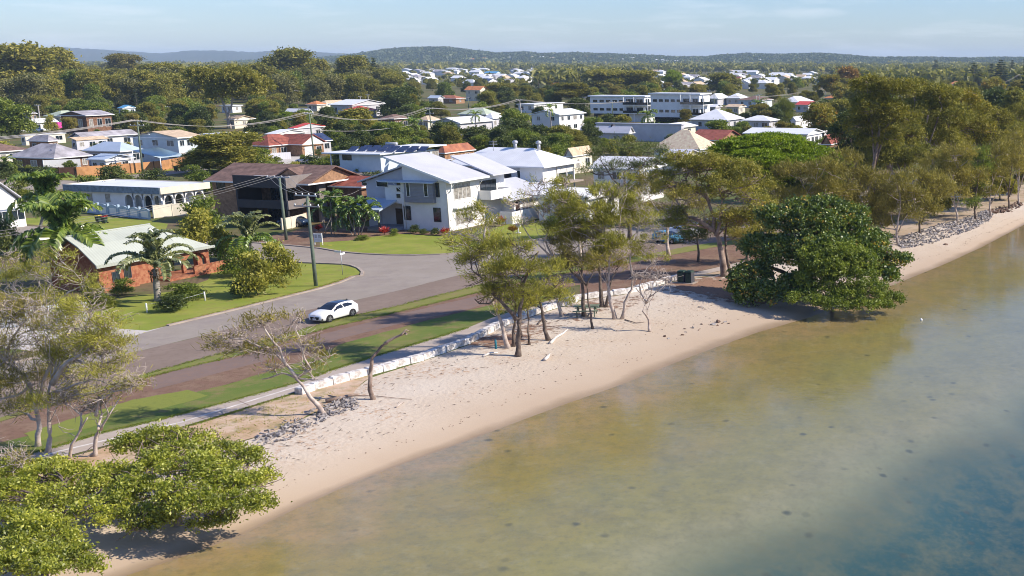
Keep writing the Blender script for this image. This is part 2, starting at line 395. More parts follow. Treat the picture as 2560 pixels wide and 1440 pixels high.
def strip(name, t0, t1, dt, cols, zf, m, kind='structure'):
    ts = []; t = t0; step = dt
    while t < t1:
        ts.append(t); t += step
        if t > 260: step *= 1.25
    ts.append(t1)
    V = []
    for t in ts:
        s = float(np.interp(t, St, Sn)); q = float(np.interp(t, Lt, Ln))
        for c in cols:
            nn, z = zf(s, q, c, t); p = TD*t + ND*nn; V.append((p.x, p.y, z))
    k = len(cols); Fq = [(i*k+j, i*k+j+1, (i+1)*k+j+1, (i+1)*k+j) for i in range(len(ts)-1) for j in range(k-1)]
    o = link(name, np_mesh(name, V, Fq, m, smooth=True)); o['kind'] = kind; return o
def zf_beach(s, q, c, t):
    nn = s + (q - s) * c
    z = (GZ - 0.02) * (1 - (1 - c) ** 1.7)
    z += 0.03 * math.sin(t*0.9 + c*7) * math.sin(c*math.pi) * c
    return nn, z
strip('beach', 8, 9200, 0.8, [i/30 for i in range(31)], zf_beach, M['sand'])
SHELF = 25.5
def zf_bed(s, q, c, t):
    e = 18.5 + max(0, t-40)*0.17 + 1.2*math.sin(t*0.35)
    if t > 100: e += (t-100) * 0.7
    nn = s + c
    z = -0.055 * c if c < e else -0.055*e - min(3.6, (c-e)*0.30)
    if c > 60: z = min(z, -0.055*60-0.5)
    return nn, z + 0.012
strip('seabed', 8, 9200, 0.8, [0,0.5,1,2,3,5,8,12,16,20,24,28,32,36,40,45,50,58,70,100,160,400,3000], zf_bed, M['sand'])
# land sheet: everything inland of the beach, out past the hills
pts = [TD*float(t) + ND*float(q) for t, q in zip(Lt, Ln)]
mb = MB(); far = [Vector((9000, 16000, 0)), Vector((-16000, 16000, 0)), Vector((-16000, -600, 0)), pts[0] + Vector((-10, -700, 0))]
ring = pts + far
mb.add([(p.x, p.y, GZ) for p in ring], [tuple(range(len(ring)))])
mb.add([(p.x, p.y, GZ) for p in pts] + [(p.x, p.y, -0.3) for p in pts], [(i, i+1, i+1+len(pts), i+len(pts)) for i in range(len(pts)-1)])
o = mb.build('ground', M['ground']); o['kind'] = 'structure'
# water surface
wm = bpy.data.materials.new('clear shallow water'); wm.use_nodes = True
n, l = wm.node_tree.nodes, wm.node_tree.links
n.remove(n['Principled BSDF'])
g = n.new('ShaderNodeNewGeometry')
mpn = n.new('ShaderNodeMapping'); mpn.inputs['Rotation'].default_value = (0,0,R(-20)); mpn.inputs['Scale'].default_value = (0.7,1.5,1)
l.new(g.outputs['Position'], mpn.inputs['Vector'])
n1 = n.new('ShaderNodeTexNoise'); n1.inputs['Scale'].default_value = 1.5; n1.inputs['Detail'].default_value = 7; n1.inputs['Roughness'].default_value = 0.65; l.new(mpn.outputs[0], n1.inputs['Vector'])
bn = n.new('ShaderNodeBump'); bn.inputs['Strength'].default_value = 0.20; bn.inputs['Distance'].default_value = 0.05; l.new(n1.outputs['Fac'], bn.inputs['Height'])
vm = n.new('ShaderNodeVectorMath'); vm.operation = 'DOT_PRODUCT'; l.new(bn.outputs[0], vm.inputs[0]); l.new(g.outputs['Incoming'], vm.inputs[1])
def WM(op, *a):
    q = n.new('ShaderNodeMath'); q.operation = op
    for i, v in enumerate(a):
        if isinstance(v, (int, float)): q.inputs[i].default_value = v
        else: l.new(v, q.inputs[i])
    return q.outputs[0]
schlick = WM('MULTIPLY_ADD', WM('POWER', WM('SUBTRACT', 1.0, WM('MINIMUM', WM('ABSOLUTE', vm.outputs['Value']), 1.0)), 5.0), 0.97, 0.03)
tr = n.new('ShaderNodeBsdfTransparent'); tr.inputs['Color'].default_value = (0.95,0.97,0.93,1)
gl = n.new('ShaderNodeBsdfGlossy'); gl.inputs['Roughness'].default_value = 0.02; l.new(bn.outputs[0], gl.inputs['Normal'])
ms = n.new('ShaderNodeMixShader'); l.new(schlick, ms.inputs[0]); l.new(tr.outputs[0], ms.inputs[1]); l.new(gl.outputs[0], ms.inputs[2])
l.new(ms.outputs[0], n['Material Output'].inputs['Surface'])
tt = [8, 60, 120, 200, 400, 2000, 9200]
V = []
for t in sorted(set(list(np.arange(8, 260, 4.0)) + [400, 900, 2000, 9200])):
    s = float(np.interp(t, St, Sn)); a = TD*t + ND*(s-3.0); c = TD*t + ND*(s+3000)
    V += [(a.x, a.y, 0.0), (c.x, c.y, 0.0)]
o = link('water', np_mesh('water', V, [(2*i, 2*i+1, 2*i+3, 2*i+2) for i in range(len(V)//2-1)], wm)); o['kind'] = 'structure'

RAGGED = {'grass_verge','mulch_verge','park_grass','turf_patch','dry_verge','foreshore','shaded_verge','garden_bed','parking_lane'}
def sheet(name, px, level, m, kind='structure'):
    mb = MB(); ps = [U(x, y, GZ) for x, y in px]
    if name in RAGGED:      # ragged living edge
        rr = random.Random(len(px)); q = []
        for i in range(len(ps)):
            a_, b_ = ps[i], ps[(i+1) % len(ps)]; L_ = (b_-a_).length; k_ = max(1, min(400, int(L_/0.45))); d_ = (b_-a_)/max(L_, .01); w_ = 0.0
            for j in range(k_):
                w_ = w_*0.6 + rr.uniform(-.09, .09)
                q.append(a_.lerp(b_, j/k_) + Vector((-d_.y, d_.x, 0))*(w_ if j else 0))
        ps = q
    # orient upward
    a = sum(ps[i].x*ps[(i+1)%len(ps)].y - ps[(i+1)%len(ps)].x*ps[i].y for i in range(len(ps)))
    if a < 0: ps.reverse()
    mb.add([(p.x, p.y, GZ + 0.004*level) for p in ps], [tuple(range(len(ps)))])
    o = mb.build(name, m); o['kind'] = kind; return o
Nk = [(-500,1045),(0,916),(120,886),(250,857),(330,840),(420,815),(600,772),(700,747),(800,722),(850,707),(885,692)]   # kerb on the house side
corner = [(904,690),(906,680),(896,671),(878,664),(857,661)]
side_s = [(760,657),(500,637),(300,622),(0,598),(-500,558)]
side_n = [(-500,522),(0,560),(300,583),(560,602),(700,612),(798,621)]
WHk = [(850,630),(905,635),(970,638),(1040,638.5),(1100,637),(1160,632),(1250,615),(1350,598),(1500,575),(1620,562),(1720,556),(1850,540),(2000,515),(2200,470),(2340,430),(2450,400)]
Ab = [(-500,1125),(0,975),(330,882),(510,838),(700,790),(881,752),(1003,725),(1135,691),(1300,655),(1450,628),(1620,600),(1720,590),(1850,572),(2000,545),(2200,500),(2340,455),(2460,415)]
road = Nk + corner + side_s + side_n + WHk + list(reversed(Ab))
sheet('road', road, 1, M['asphalt'])
Bb = [(-500,1215),(0,1045),(327,946),(598,872),(816,807),(975,770),(1152,725),(1300,690),(1450,662),(1600,640),(1720,616),(1850,598),(2000,572),(2200,526)]
sheet('parking_lane', list(reversed(Ab[:15])) + Bb, 2, M['asphalt2'])
Cb = [(-500,1225),(0,1055),(337,951),(598,888),(812,822),(1003,778),(1177,736),(1300,705),(1450,676),(1600,652),(1720,630),(1850,608),(2000,580),(2200,534)]
sheet('grass_verge', list(reversed(Bb)) + Cb, 6, M['vergegrass'])
Eb = [(-100,1130),(200,1060),(436,996),(598,953),(750,905),(855,860),(1028,812),(1234,761),(1340,735),(1450,712),(1600,690),(1720,668),(1850,642),(2000,605),(2150,570)]
sheet('mulch_verge', list(reversed(Cb)) + Eb, 3, M['mulch'])
sheet('cycle_track', [(375,946),(480,915),(598,893),(750,850),(900,812),(1003,785),(1177,744),(1300,712),(1450,684),(1600,660),(1690,648),(1690,658),(1600,672),(1450,698),(1300,728),(1177,772),(1003,809),(855,846),(700,892),(577,925),(383,975)], 4, M['asphalt3'])
Pu = [(-500,1300),(0,1156),(147,1116),(254,1083),(397,1051),(570,1005),(742,958),(841,922),(930,894),(1020,866),(1090,845),(1170,820),(1230,795),(1340,760),(1450,735),(1560,722),(1690,692),(1780,672),(1850,655),(1950,638),(2080,606),(2200,580)]
Pl = [(2200,588),(2080,614),(1950,648),(1850,666),(1780,682),(1690,699),(1560,731),(1450,748),(1340,780),(1240,816),(1170,850),(1110,874),(1040,898),(930,932),(800,965),(738,981),(570,1033),(450,1069),(300,1105),(147,1146),(0,1190),(-500,1340)]
sheet('park_grass', Eb[:9] + list(reversed(Pu[:15])), 5, M['grass2'])
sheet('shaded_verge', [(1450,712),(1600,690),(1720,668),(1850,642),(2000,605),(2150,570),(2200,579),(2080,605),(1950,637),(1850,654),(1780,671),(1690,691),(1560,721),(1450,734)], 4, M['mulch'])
M['sandy'] = groundmat('sandy foreshore with dry grass', (0.42,0.315,0.215), (0.47,0.37,0.27), (0.17,0.15,0.06), 0.25, 0.5, 0.5)
sheet('foreshore', [(1690,700),(1850,668),(1950,650),(2080,616),(2200,590),(2200,570),(2300,535),(2450,492),(2600,450),(2640,485),(2560,505),(2470,528),(2400,548),(2330,566),(2240,598),(2180,600),(2080,620),(1960,650.5),(1850,672),(1780,690),(1690,702)], 6, M['sandy'])
sheet('footpath', Pu + Pl, 7, M['pathc'])
sheet('turf_patch', [(60,1085),(330,1000),(470,975),(520,990),(420,1018),(300,1048),(180,1082),(90,1105)], 6, M['turf'])
sheet('dry_verge', [(0,1195),(147,1150),(300,1109),(450,1073),(570,1037),(738,985),(800,969),(925,938),(925,944),(880,985),(835,1012),(760,1045),(650,1090),(500,1135),(300,1182),(0,1270)], 5, M['dry'])
M['pathline'] = mat('worn white path paint', (0.62,0.58,0.54), 0.8, 0.15, 2)
sheet('path_line', [(0,1170),(147,1128),(450,1056),(740,967),(850,934),(850,936),(740,969.3),(450,1058.6),(147,1131),(0,1173.5)], 8, M['pathline'])
sheet('driveway', [(150,882),(250,857),(330,841),(420,815),(369,827),(309,823),(246,812),(120,790),(0,810),(0,870)], 3, M['drive'])
sheet('lawn_corner_house', [(309,825),(369,829.5),(420,812),(600,769),(700,744),(800,719),(850,704),(885,689),(902,684),(892,671),(857,663),(760,659),(690,652),(560,640),(540,660),(520,700),(440,728),(330,740),(235,765),(225,800)], 2, M['lawn'])
sheet('lawn_white_house', [(800,618),(850,627),(905,632),(970,635),(1040,635.5),(1100,634),(1160,629),(1250,612),(1350,595),(1480,574),(1480,560),(1400,548),(1280,558),(1170,588),(1000,583),(930,590),(870,602),(800,606)], 2, M['lawn'])
sheet('garden_bed', [(798,606),(870,602),(930,592),(1000,585),(1115,590),(1110,576),(1000,568),(900,566),(800,580),(770,592)], 3, M['mulch'])
sheet('lawn_fence_verge', [(60,545),(230,540),(375,552),(420,560),(410,585),(300,578),(60,560)], 1, M['lawn'])
sheet('back_street', [(-500,455),(0,449),(60,447),(185,452),(420,428),(640,402),(640,408),(420,437),(200,462),(130,478),(-100,500),(-500,505)], 1, M['asphalt'])
sheet('back_verge', [(-200,436),(0,432),(60,436),(200,443),(420,419),(470,413),(470,419),(420,427),(185,451),(60,446),(0,448),(-200,452)], 2, M['lawn'])
sheet('brick_driveway', [(640,596),(700,585),(780,568),(800,560),(830,570),(800,584),(775,600),(790,616),(700,611),(640,607)], 2, M['mulch'])
sheet('foreshore_road', [(640,405),(760,385),(800,392),(810,405),(760,412),(690,425)], 1, M['drive'])
sheet('asphalt_repair', [(640,800),(672,792),(684,802),(650,811)], 2, M['asphalt3'])
# kerbs
def kerb(px, w, h, m=None):
    ps = [U(x, y, GZ) for x, y in px]; mb = MB(); L = []
    for i, p in enumerate(ps):
        d = (ps[min(i+1,len(ps)-1)] - ps[max(i-1,0)]).normalized(); q = Vector((-d.y, d.x, 0))
        L.append((p - q*w/2, p + q*w/2))
    vs = []
    for a, c in L: vs += [(a.x,a.y,GZ-0.02),(c.x,c.y,GZ-0.02),(c.x,c.y,GZ+h),(a.x,a.y,GZ+h)]
    fs = []
    for i in range(len(L)-1):
        for j in range(4): fs.append((i*4+j, i*4+(j+1)%4, (i+1)*4+(j+1)%4, (i+1)*4+j))
    fs += [(3,2,1,0), tuple(range((len(L)-1)*4, len(L)*4))]
    mb.add(vs, fs); o = mb.build('kerb', m or M['concrete']); o['kind'] = 'structure'; return o
kerb(Nk[5:] + corner + side_s[:2], 0.3, 0.11)
kerb([(x, y) for x, y in side_n[3:]] + WHk[:9], 0.3, 0.12)
kerb(Nk[1:4], 0.3, 0.1)
def ribbon(name, px, w, level, m):
    ps = [U(x, y, GZ) for x, y in px]; mb = MB(); vs = []
    for i, p in enumerate(ps):
        d = (ps[min(i+1,len(ps)-1)] - ps[max(i-1,0)]).normalized(); q = Vector((-d.y, d.x, 0))
        a, c = p - q*w/2, p + q*w/2; vs += [(a.x,a.y,GZ+.004*level),(c.x,c.y,GZ+.004*level)]
    mb.add(vs, [(2*i+1, 2*i, 2*i+2, 2*i+3) for i in range(len(ps)-1)])
    o = mb.build(name, m); o['kind'] = 'structure'
ribbon('soil_edge', [(420,812.5),(600,769),(700,744),(800,719),(850,704),(883,690)], 0.55, 9, M['rustsoil'])
ribbon('path_joint', [(494,1043),(520,1052)], 0.05, 9, M['asphalt3'])
ribbon('path_joint', [(590,1000),(625,1015)], 0.05, 9, M['asphalt3'])
# hills: a ridge mesh per range, blue with distance through the haze
def hill(name, prof, Y, mpx, m, dy):
    V = []; k = 9; xs = np.linspace(prof[0][0], prof[-1][0], 220)
    r = np.random.RandomState(len(prof)); prev = None
    px_ = [p[0] for p in prof]; py_ = [p[1] for p in prof]
    for x in xs:
        y = np.interp(x, px_, py_); top = AtY(x, y, Y)
        for j in range(k):
            f = j/(k-1); h = (top.z-GZ) * (1-(1-f)**2) if f < 1 else top.z-GZ
            w = 1 + 0.10*(r.rand()-0.5)
            V.append((top.x*(1-(1-f)*dy/Y), Y - (1-f)*dy, GZ - 3 + h*w + 3*f))
        V.append((top.x, Y + dy*0.7, GZ-3))
    k += 1; Fq = [(i*k+j, (i+1)*k+j, (i+1)*k+j+1, i*k+j+1) for i in range(len(xs)-1) for j in range(k-1)]
    o = link(name, np_mesh(name, V, Fq, m, smooth=True)); o['kind'] = 'structure'
M['hill'] = groundmat('wooded hillside', (0.055,0.07,0.03), (0.08,0.085,0.045), (0.045,0.055,0.03), 0.004, 0.02, 1.0, bs=0.03)
hill('hills', [(-400,128),(0,124),(105,120),(160,119),(240,124),(320,129),(400,134),(470,127),(560,127),(640,131),(690,126),(740,130),(800,131),(860,134),(960,138)], 9500, 1, M['hill'], 1800)
hill('hills', [(560,158),(700,152),(790,150),(900,138),(960,128),(1010,124),(1060,122),(1120,122),(1180,130),(1240,137),(1310,134),(1360,138),(1440,136),(1500,138),(1570,140),(1640,143),(1700,146),(1760,146),(1810,141),(1870,138),(1940,140),(2000,139),(2050,137),(2110,141),(2180,147),(2260,147),(2330,147),(2420,149),(2520,147),(2640,149),(2800,150)], 5200, 1, M['hill'], 1300)

lm = bpy.data.materials.new('reddish leaf litter with painted tree shade'); lm.use_nodes = True  # fallen litter whose brown also paints the tree shade darker on the sand
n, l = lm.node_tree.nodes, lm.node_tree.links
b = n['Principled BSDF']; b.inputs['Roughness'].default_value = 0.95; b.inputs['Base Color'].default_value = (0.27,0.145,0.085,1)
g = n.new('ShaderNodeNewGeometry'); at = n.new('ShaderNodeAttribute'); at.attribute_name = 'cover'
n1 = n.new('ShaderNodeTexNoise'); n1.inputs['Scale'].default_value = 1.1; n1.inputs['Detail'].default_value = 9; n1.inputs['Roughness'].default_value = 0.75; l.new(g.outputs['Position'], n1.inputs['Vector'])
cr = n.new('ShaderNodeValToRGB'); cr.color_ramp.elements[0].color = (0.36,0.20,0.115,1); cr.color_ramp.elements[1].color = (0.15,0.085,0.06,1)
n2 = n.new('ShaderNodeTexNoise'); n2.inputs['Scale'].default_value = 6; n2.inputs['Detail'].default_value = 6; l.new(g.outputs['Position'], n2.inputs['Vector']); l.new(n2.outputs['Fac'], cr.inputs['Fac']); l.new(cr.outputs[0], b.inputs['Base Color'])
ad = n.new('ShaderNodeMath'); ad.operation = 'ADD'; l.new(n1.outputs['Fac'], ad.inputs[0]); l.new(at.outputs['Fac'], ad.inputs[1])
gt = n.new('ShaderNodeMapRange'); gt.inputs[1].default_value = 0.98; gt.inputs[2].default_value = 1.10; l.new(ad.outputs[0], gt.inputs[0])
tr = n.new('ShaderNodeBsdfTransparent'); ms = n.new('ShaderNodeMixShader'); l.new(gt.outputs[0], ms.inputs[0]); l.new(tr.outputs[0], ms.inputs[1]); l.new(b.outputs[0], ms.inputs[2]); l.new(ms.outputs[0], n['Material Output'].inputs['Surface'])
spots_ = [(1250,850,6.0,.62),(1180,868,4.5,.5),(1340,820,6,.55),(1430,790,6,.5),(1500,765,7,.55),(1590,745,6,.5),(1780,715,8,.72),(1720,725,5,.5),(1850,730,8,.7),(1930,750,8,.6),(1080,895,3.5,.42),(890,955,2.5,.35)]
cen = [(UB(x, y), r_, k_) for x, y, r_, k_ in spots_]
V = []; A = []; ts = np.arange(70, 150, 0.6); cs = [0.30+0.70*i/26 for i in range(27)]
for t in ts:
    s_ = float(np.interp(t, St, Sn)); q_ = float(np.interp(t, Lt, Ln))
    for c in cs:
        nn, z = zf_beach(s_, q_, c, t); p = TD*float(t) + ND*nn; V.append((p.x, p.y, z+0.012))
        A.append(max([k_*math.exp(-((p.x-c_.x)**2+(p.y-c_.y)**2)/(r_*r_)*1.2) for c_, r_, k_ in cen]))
k = len(cs); me = np_mesh('litter_and_shade', V, [(i*k+j, i*k+j+1, (i+1)*k+j+1, (i+1)*k+j) for i in range(len(ts)-1) for j in range(k-1)], lm, smooth=True)
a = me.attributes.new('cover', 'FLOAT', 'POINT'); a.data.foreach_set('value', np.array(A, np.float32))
tag(link('litter_and_shade', me), 'reddish fallen she-oak litter on the sand, with painted tree shade', 'leaf litter', None, 'stuff')

# ------------------------------------------------------------------ foliage
nr = np.random.RandomState(11)
def unit(n):
    v = nr.normal(size=(n,3)); return v / np.linalg.norm(v, axis=1)[:,None]
def leaf_quads(C, L, W, axis=None, jit=1.0, fold=0.0):
    """one bent quad per centre: C (n,3); axis = preferred long direction"""
    n = len(C)
    a = unit(n) * jit
    if axis is not None: a = a + axis
    a /= np.linalg.norm(a, axis=1)[:,None]
    b = np.cross(a, unit(n)); b /= (np.linalg.norm(b, axis=1)[:,None] + 1e-9)
    l = (L * (0.65 + 0.7*nr.rand(n)))[:,None] * a * 0.5; w = (W * (0.7 + 0.6*nr.rand(n)))[:,None] * b * 0.5
    V = np.stack([C-l, C-w*0.9+l*0.1, C+l, C+w*0.9+l*0.1], axis=1).reshape(-1,3)
    return V, np.arange(n*4).reshape(n,4)
def crown_mesh(name, lobes, st, m):
    """lobes: (cx,cy,cz,rx,ry,rz) local metres.  st: clump radius, clumps per m2 of shell, leaves per clump, leaf L, W, shell bias, up bias"""
    cs, tone = [], []
    axes = []
    for (cx,cy,cz,rx,ry,rz) in lobes:
        area = 4*math.pi*((rx*ry)**1.6/3 + (rx*rz)**1.6/3 + (ry*rz)**1.6/3)**(1/1.6)
        k = max(3, int(area * st['dens']))
        d = unit(k); d[:,2] = np.where(d[:,2] < -0.35, -d[:,2]*0.6, d[:,2]); d /= np.linalg.norm(d,axis=1)[:,None]
        rr = (1 - st.get('depth',0.45) * nr.rand(k)**1.5)[:,None]
        cl = np.array([cx,cy,cz]) + d * rr * np.array([rx,ry,rz])
        if 'gap' in st:      # let sky and ground show through between sprays
            ph = nr.rand(3)*6.28; fq = st.get('gf', 1.0)
            val = np.sin(cl[:,0]*1.9*fq+ph[0]) + np.sin(cl[:,1]*1.7*fq+ph[1]) + np.sin(cl[:,2]*2.7*fq+ph[2])
            kp = val > st['gap']
            if kp.sum() > 2: cl = cl[kp]; d = d[kp]; k = len(cl)
        lc = st['leaves']; cr = st['cr']
        sz = (0.55 + 0.9*nr.rand(k))
        o = nr.normal(size=(k,lc,3)) * cr * 0.55 * sz[:,None,None]; o[:,:,2] *= st.get('flat',0.6)
        pts = (cl[:,None,:] + o).reshape(-1,3)
        tn_ = np.repeat(np.clip(0.5 + nr.normal(size=k)*0.24, 0, 1), lc) + nr.normal(size=k*lc)*0.13
        ax = np.repeat(d, lc, axis=0)*st.get('out',0.6) + np.array([0,0,st.get('up',0.2)]) + np.array(st.get('wind',(0,0,0)))
        cs.append(pts); tone.append(tn_); axes.append(ax)
    C = np.concatenate(cs); T = np.clip(np.concatenate(tone), 0, 1); A = np.concatenate(axes)
    V, Q = leaf_quads(C, st['L'], st['W'], A, st.get('jit',0.8))
    return np_mesh(name, V, Q, m, T)
LM = {}
LM['sheoak'] = leafmat('olive she-oak needles', (0.159,0.164,0.029), (0.335,0.319,0.055), (0.545,0.491,0.093), 0.4, gloss=0.02)
LM['sheoakbr'] = leafmat('brownish she-oak needles', (0.132,0.118,0.029), (0.258,0.220,0.050), (0.406,0.342,0.080), 0.35, gloss=0.02)
LM['mangrove'] = leafmat('yellow green mangrove leaves', (0.13,0.155,0.014), (0.31,0.34,0.028), (0.55,0.54,0.075), 0.45, 0.55, 0.05)
LM['figdark'] = leafmat('dark glossy leaves', (0.048,0.087,0.012), (0.110,0.168,0.018), (0.286,0.320,0.046), 0.3, 0.45, 0.06, odd=(0.539,0.320,0.042))
LM['lime'] = leafmat('bright green feathery leaves', (0.11,0.17,0.008), (0.22,0.30,0.012), (0.34,0.41,0.03), 0.4, gloss=0.02)
LM['gum'] = leafmat('olive gum leaves', (0.127,0.132,0.024), (0.246,0.235,0.042), (0.404,0.352,0.071), 0.35, gloss=0.02)
LM['gumor'] = leafmat('golden brown gum leaves', (0.123,0.117,0.017), (0.246,0.227,0.033), (0.406,0.331,0.052), 0.35, gloss=0.02, odd=(0.442,0.234,0.033))
LM['darkgreen'] = leafmat('dark green leaves', (0.041,0.065,0.017), (0.089,0.117,0.026), (0.167,0.194,0.042), 0.3, gloss=0.03)
LM['green'] = leafmat('mid green leaves', (0.090,0.132,0.019), (0.174,0.224,0.029), (0.303,0.343,0.048), 0.4, gloss=0.03)
LM['gumpale'] = leafmat('pale olive gum leaves', (0.112,0.112,0.040), (0.203,0.196,0.072), (0.315,0.293,0.120), 0.35, gloss=0.02)
LM['pine'] = leafmat('blue green pine needles', (0.024,0.044,0.021), (0.050,0.075,0.034), (0.099,0.124,0.053), 0.15, gloss=0.03)
LM['palm'] = leafmat('palm leaflets', (0.064,0.123,0.016), (0.148,0.238,0.023), (0.351,0.404,0.056), 0.3, 0.35, 0.09)
LM['palmgrey'] = leafmat('grey green palm leaflets', (0.079,0.104,0.037), (0.198,0.227,0.079), (0.383,0.390,0.147), 0.25, 0.35, 0.10)
LM['palmbright'] = leafmat('bright palm leaflets', (0.07,0.13,0.018), (0.16,0.24,0.03), (0.34,0.40,0.07), 0.35, 0.35, 0.08)
LM['yellow'] = leafmat('yellow green foliage', (0.090,0.112,0.008), (0.180,0.208,0.016), (0.300,0.304,0.040), 0.4, gloss=0.05)
LM['red'] = leafmat('red cordyline leaves', (0.20,0.01,0.01), (0.45,0.025,0.02), (0.65,0.08,0.06), 0.3, gloss=0.05)
LM['orange'] = leafmat('orange foliage', (0.16,0.09,0.02), (0.26,0.14,0.03), (0.38,0.22,0.04), 0.3, gloss=0.02)
LM['pink'] = leafmat('dusty pink blossom', (0.20,0.11,0.09), (0.30,0.19,0.15), (0.42,0.29,0.24), 0.3, gloss=0.02)
LM['deadfrond'] = leafmat('dry brown fronds', (0.10,0.06,0.03), (0.20,0.13,0.07), (0.32,0.22,0.12), 0.2, gloss=0.02)
M['bark'] = mat('grey brown bark', (0.20,0.155,0.125), 0.95, 0.35, 2.5, 0.6, 14, col2=(0.075,0.055,0.045))
M['barkpale'] = mat('pale weathered bark', (0.56,0.48,0.42), 0.9, 0.25, 2.0, 0.5, 12, col2=(0.32,0.25,0.21))
M['barkpaper'] = mat('paperbark trunk', (0.36,0.28,0.23), 0.9, 0.25, 1.2, 0.5, 10, col2=(0.16,0.11,0.085))
M['palmtrunk'] = mat('grey ringed palm trunk', (0.33,0.30,0.27), 0.9, 0.2, 1.0, 0.4, wave=('Z', 1.6, 0.35))
M['crownshaft'] = mat('green crownshaft', (0.10,0.22,0.03), 0.4, 0.15, 1.0)
ST = {
 'sheoak': dict(gap=-0.45, dens=1.9, leaves=52, cr=0.50, L=0.44, W=0.05, depth=0.6, out=0.5, up=0.35, flat=0.75, jit=0.6, wind=(-0.1,0,0)),
 'sheoakfar': dict(gap=-1.2, dens=2.3, leaves=34, cr=0.75, L=0.60, W=0.085, depth=0.5, out=0.5, up=0.3, flat=0.7, jit=0.7),
 'mangrove': dict(gap=-1.8, gf=1.2, dens=2.0, leaves=46, cr=0.40, L=0.17, W=0.095, depth=0.4, out=0.3, up=0.3, flat=0.65),
 'bigleaf': dict(gap=-2.2, dens=2.6, leaves=38, cr=0.48, L=0.27, W=0.19, depth=0.3, out=0.5, up=0.1, flat=0.7),
 'lime': dict(dens=1.6, leaves=34, cr=0.62, L=0.34, W=0.17, depth=0.22, out=0.4, up=0.0, flat=0.3, jit=0.9),
 'gum': dict(gap=-0.9, gf=.8, dens=1.7, leaves=34, cr=0.72, L=0.42, W=0.15, depth=0.45, out=0.3, up=-0.1, flat=0.65),
 'shrub': dict(dens=3.0, leaves=26, cr=0.32, L=0.20, W=0.10, depth=0.4, out=0.4, up=0.2, flat=0.7),
 'far': dict(dens=0.62, leaves=24, cr=0.95, L=0.85, W=0.45, depth=0.45, out=0.4, up=0.3, flat=0.95),
}
def wob(a, b, k, amp, r=rnd):
    """wobbly path from a to b"""
    a, b = Vector(a), Vector(b); L = (b-a).length; out = [a]
    off = Vector((0,0,0))
    for i in range(1, k):
        off += Vector((r.uniform(-1,1), r.uniform(-1,1), r.uniform(-0.6,0.8))) * amp * L / k
        t = i/k; out.append(a.lerp(b, t) + off * math.sin(math.pi*t)*1.3)
    out.append(b); return out
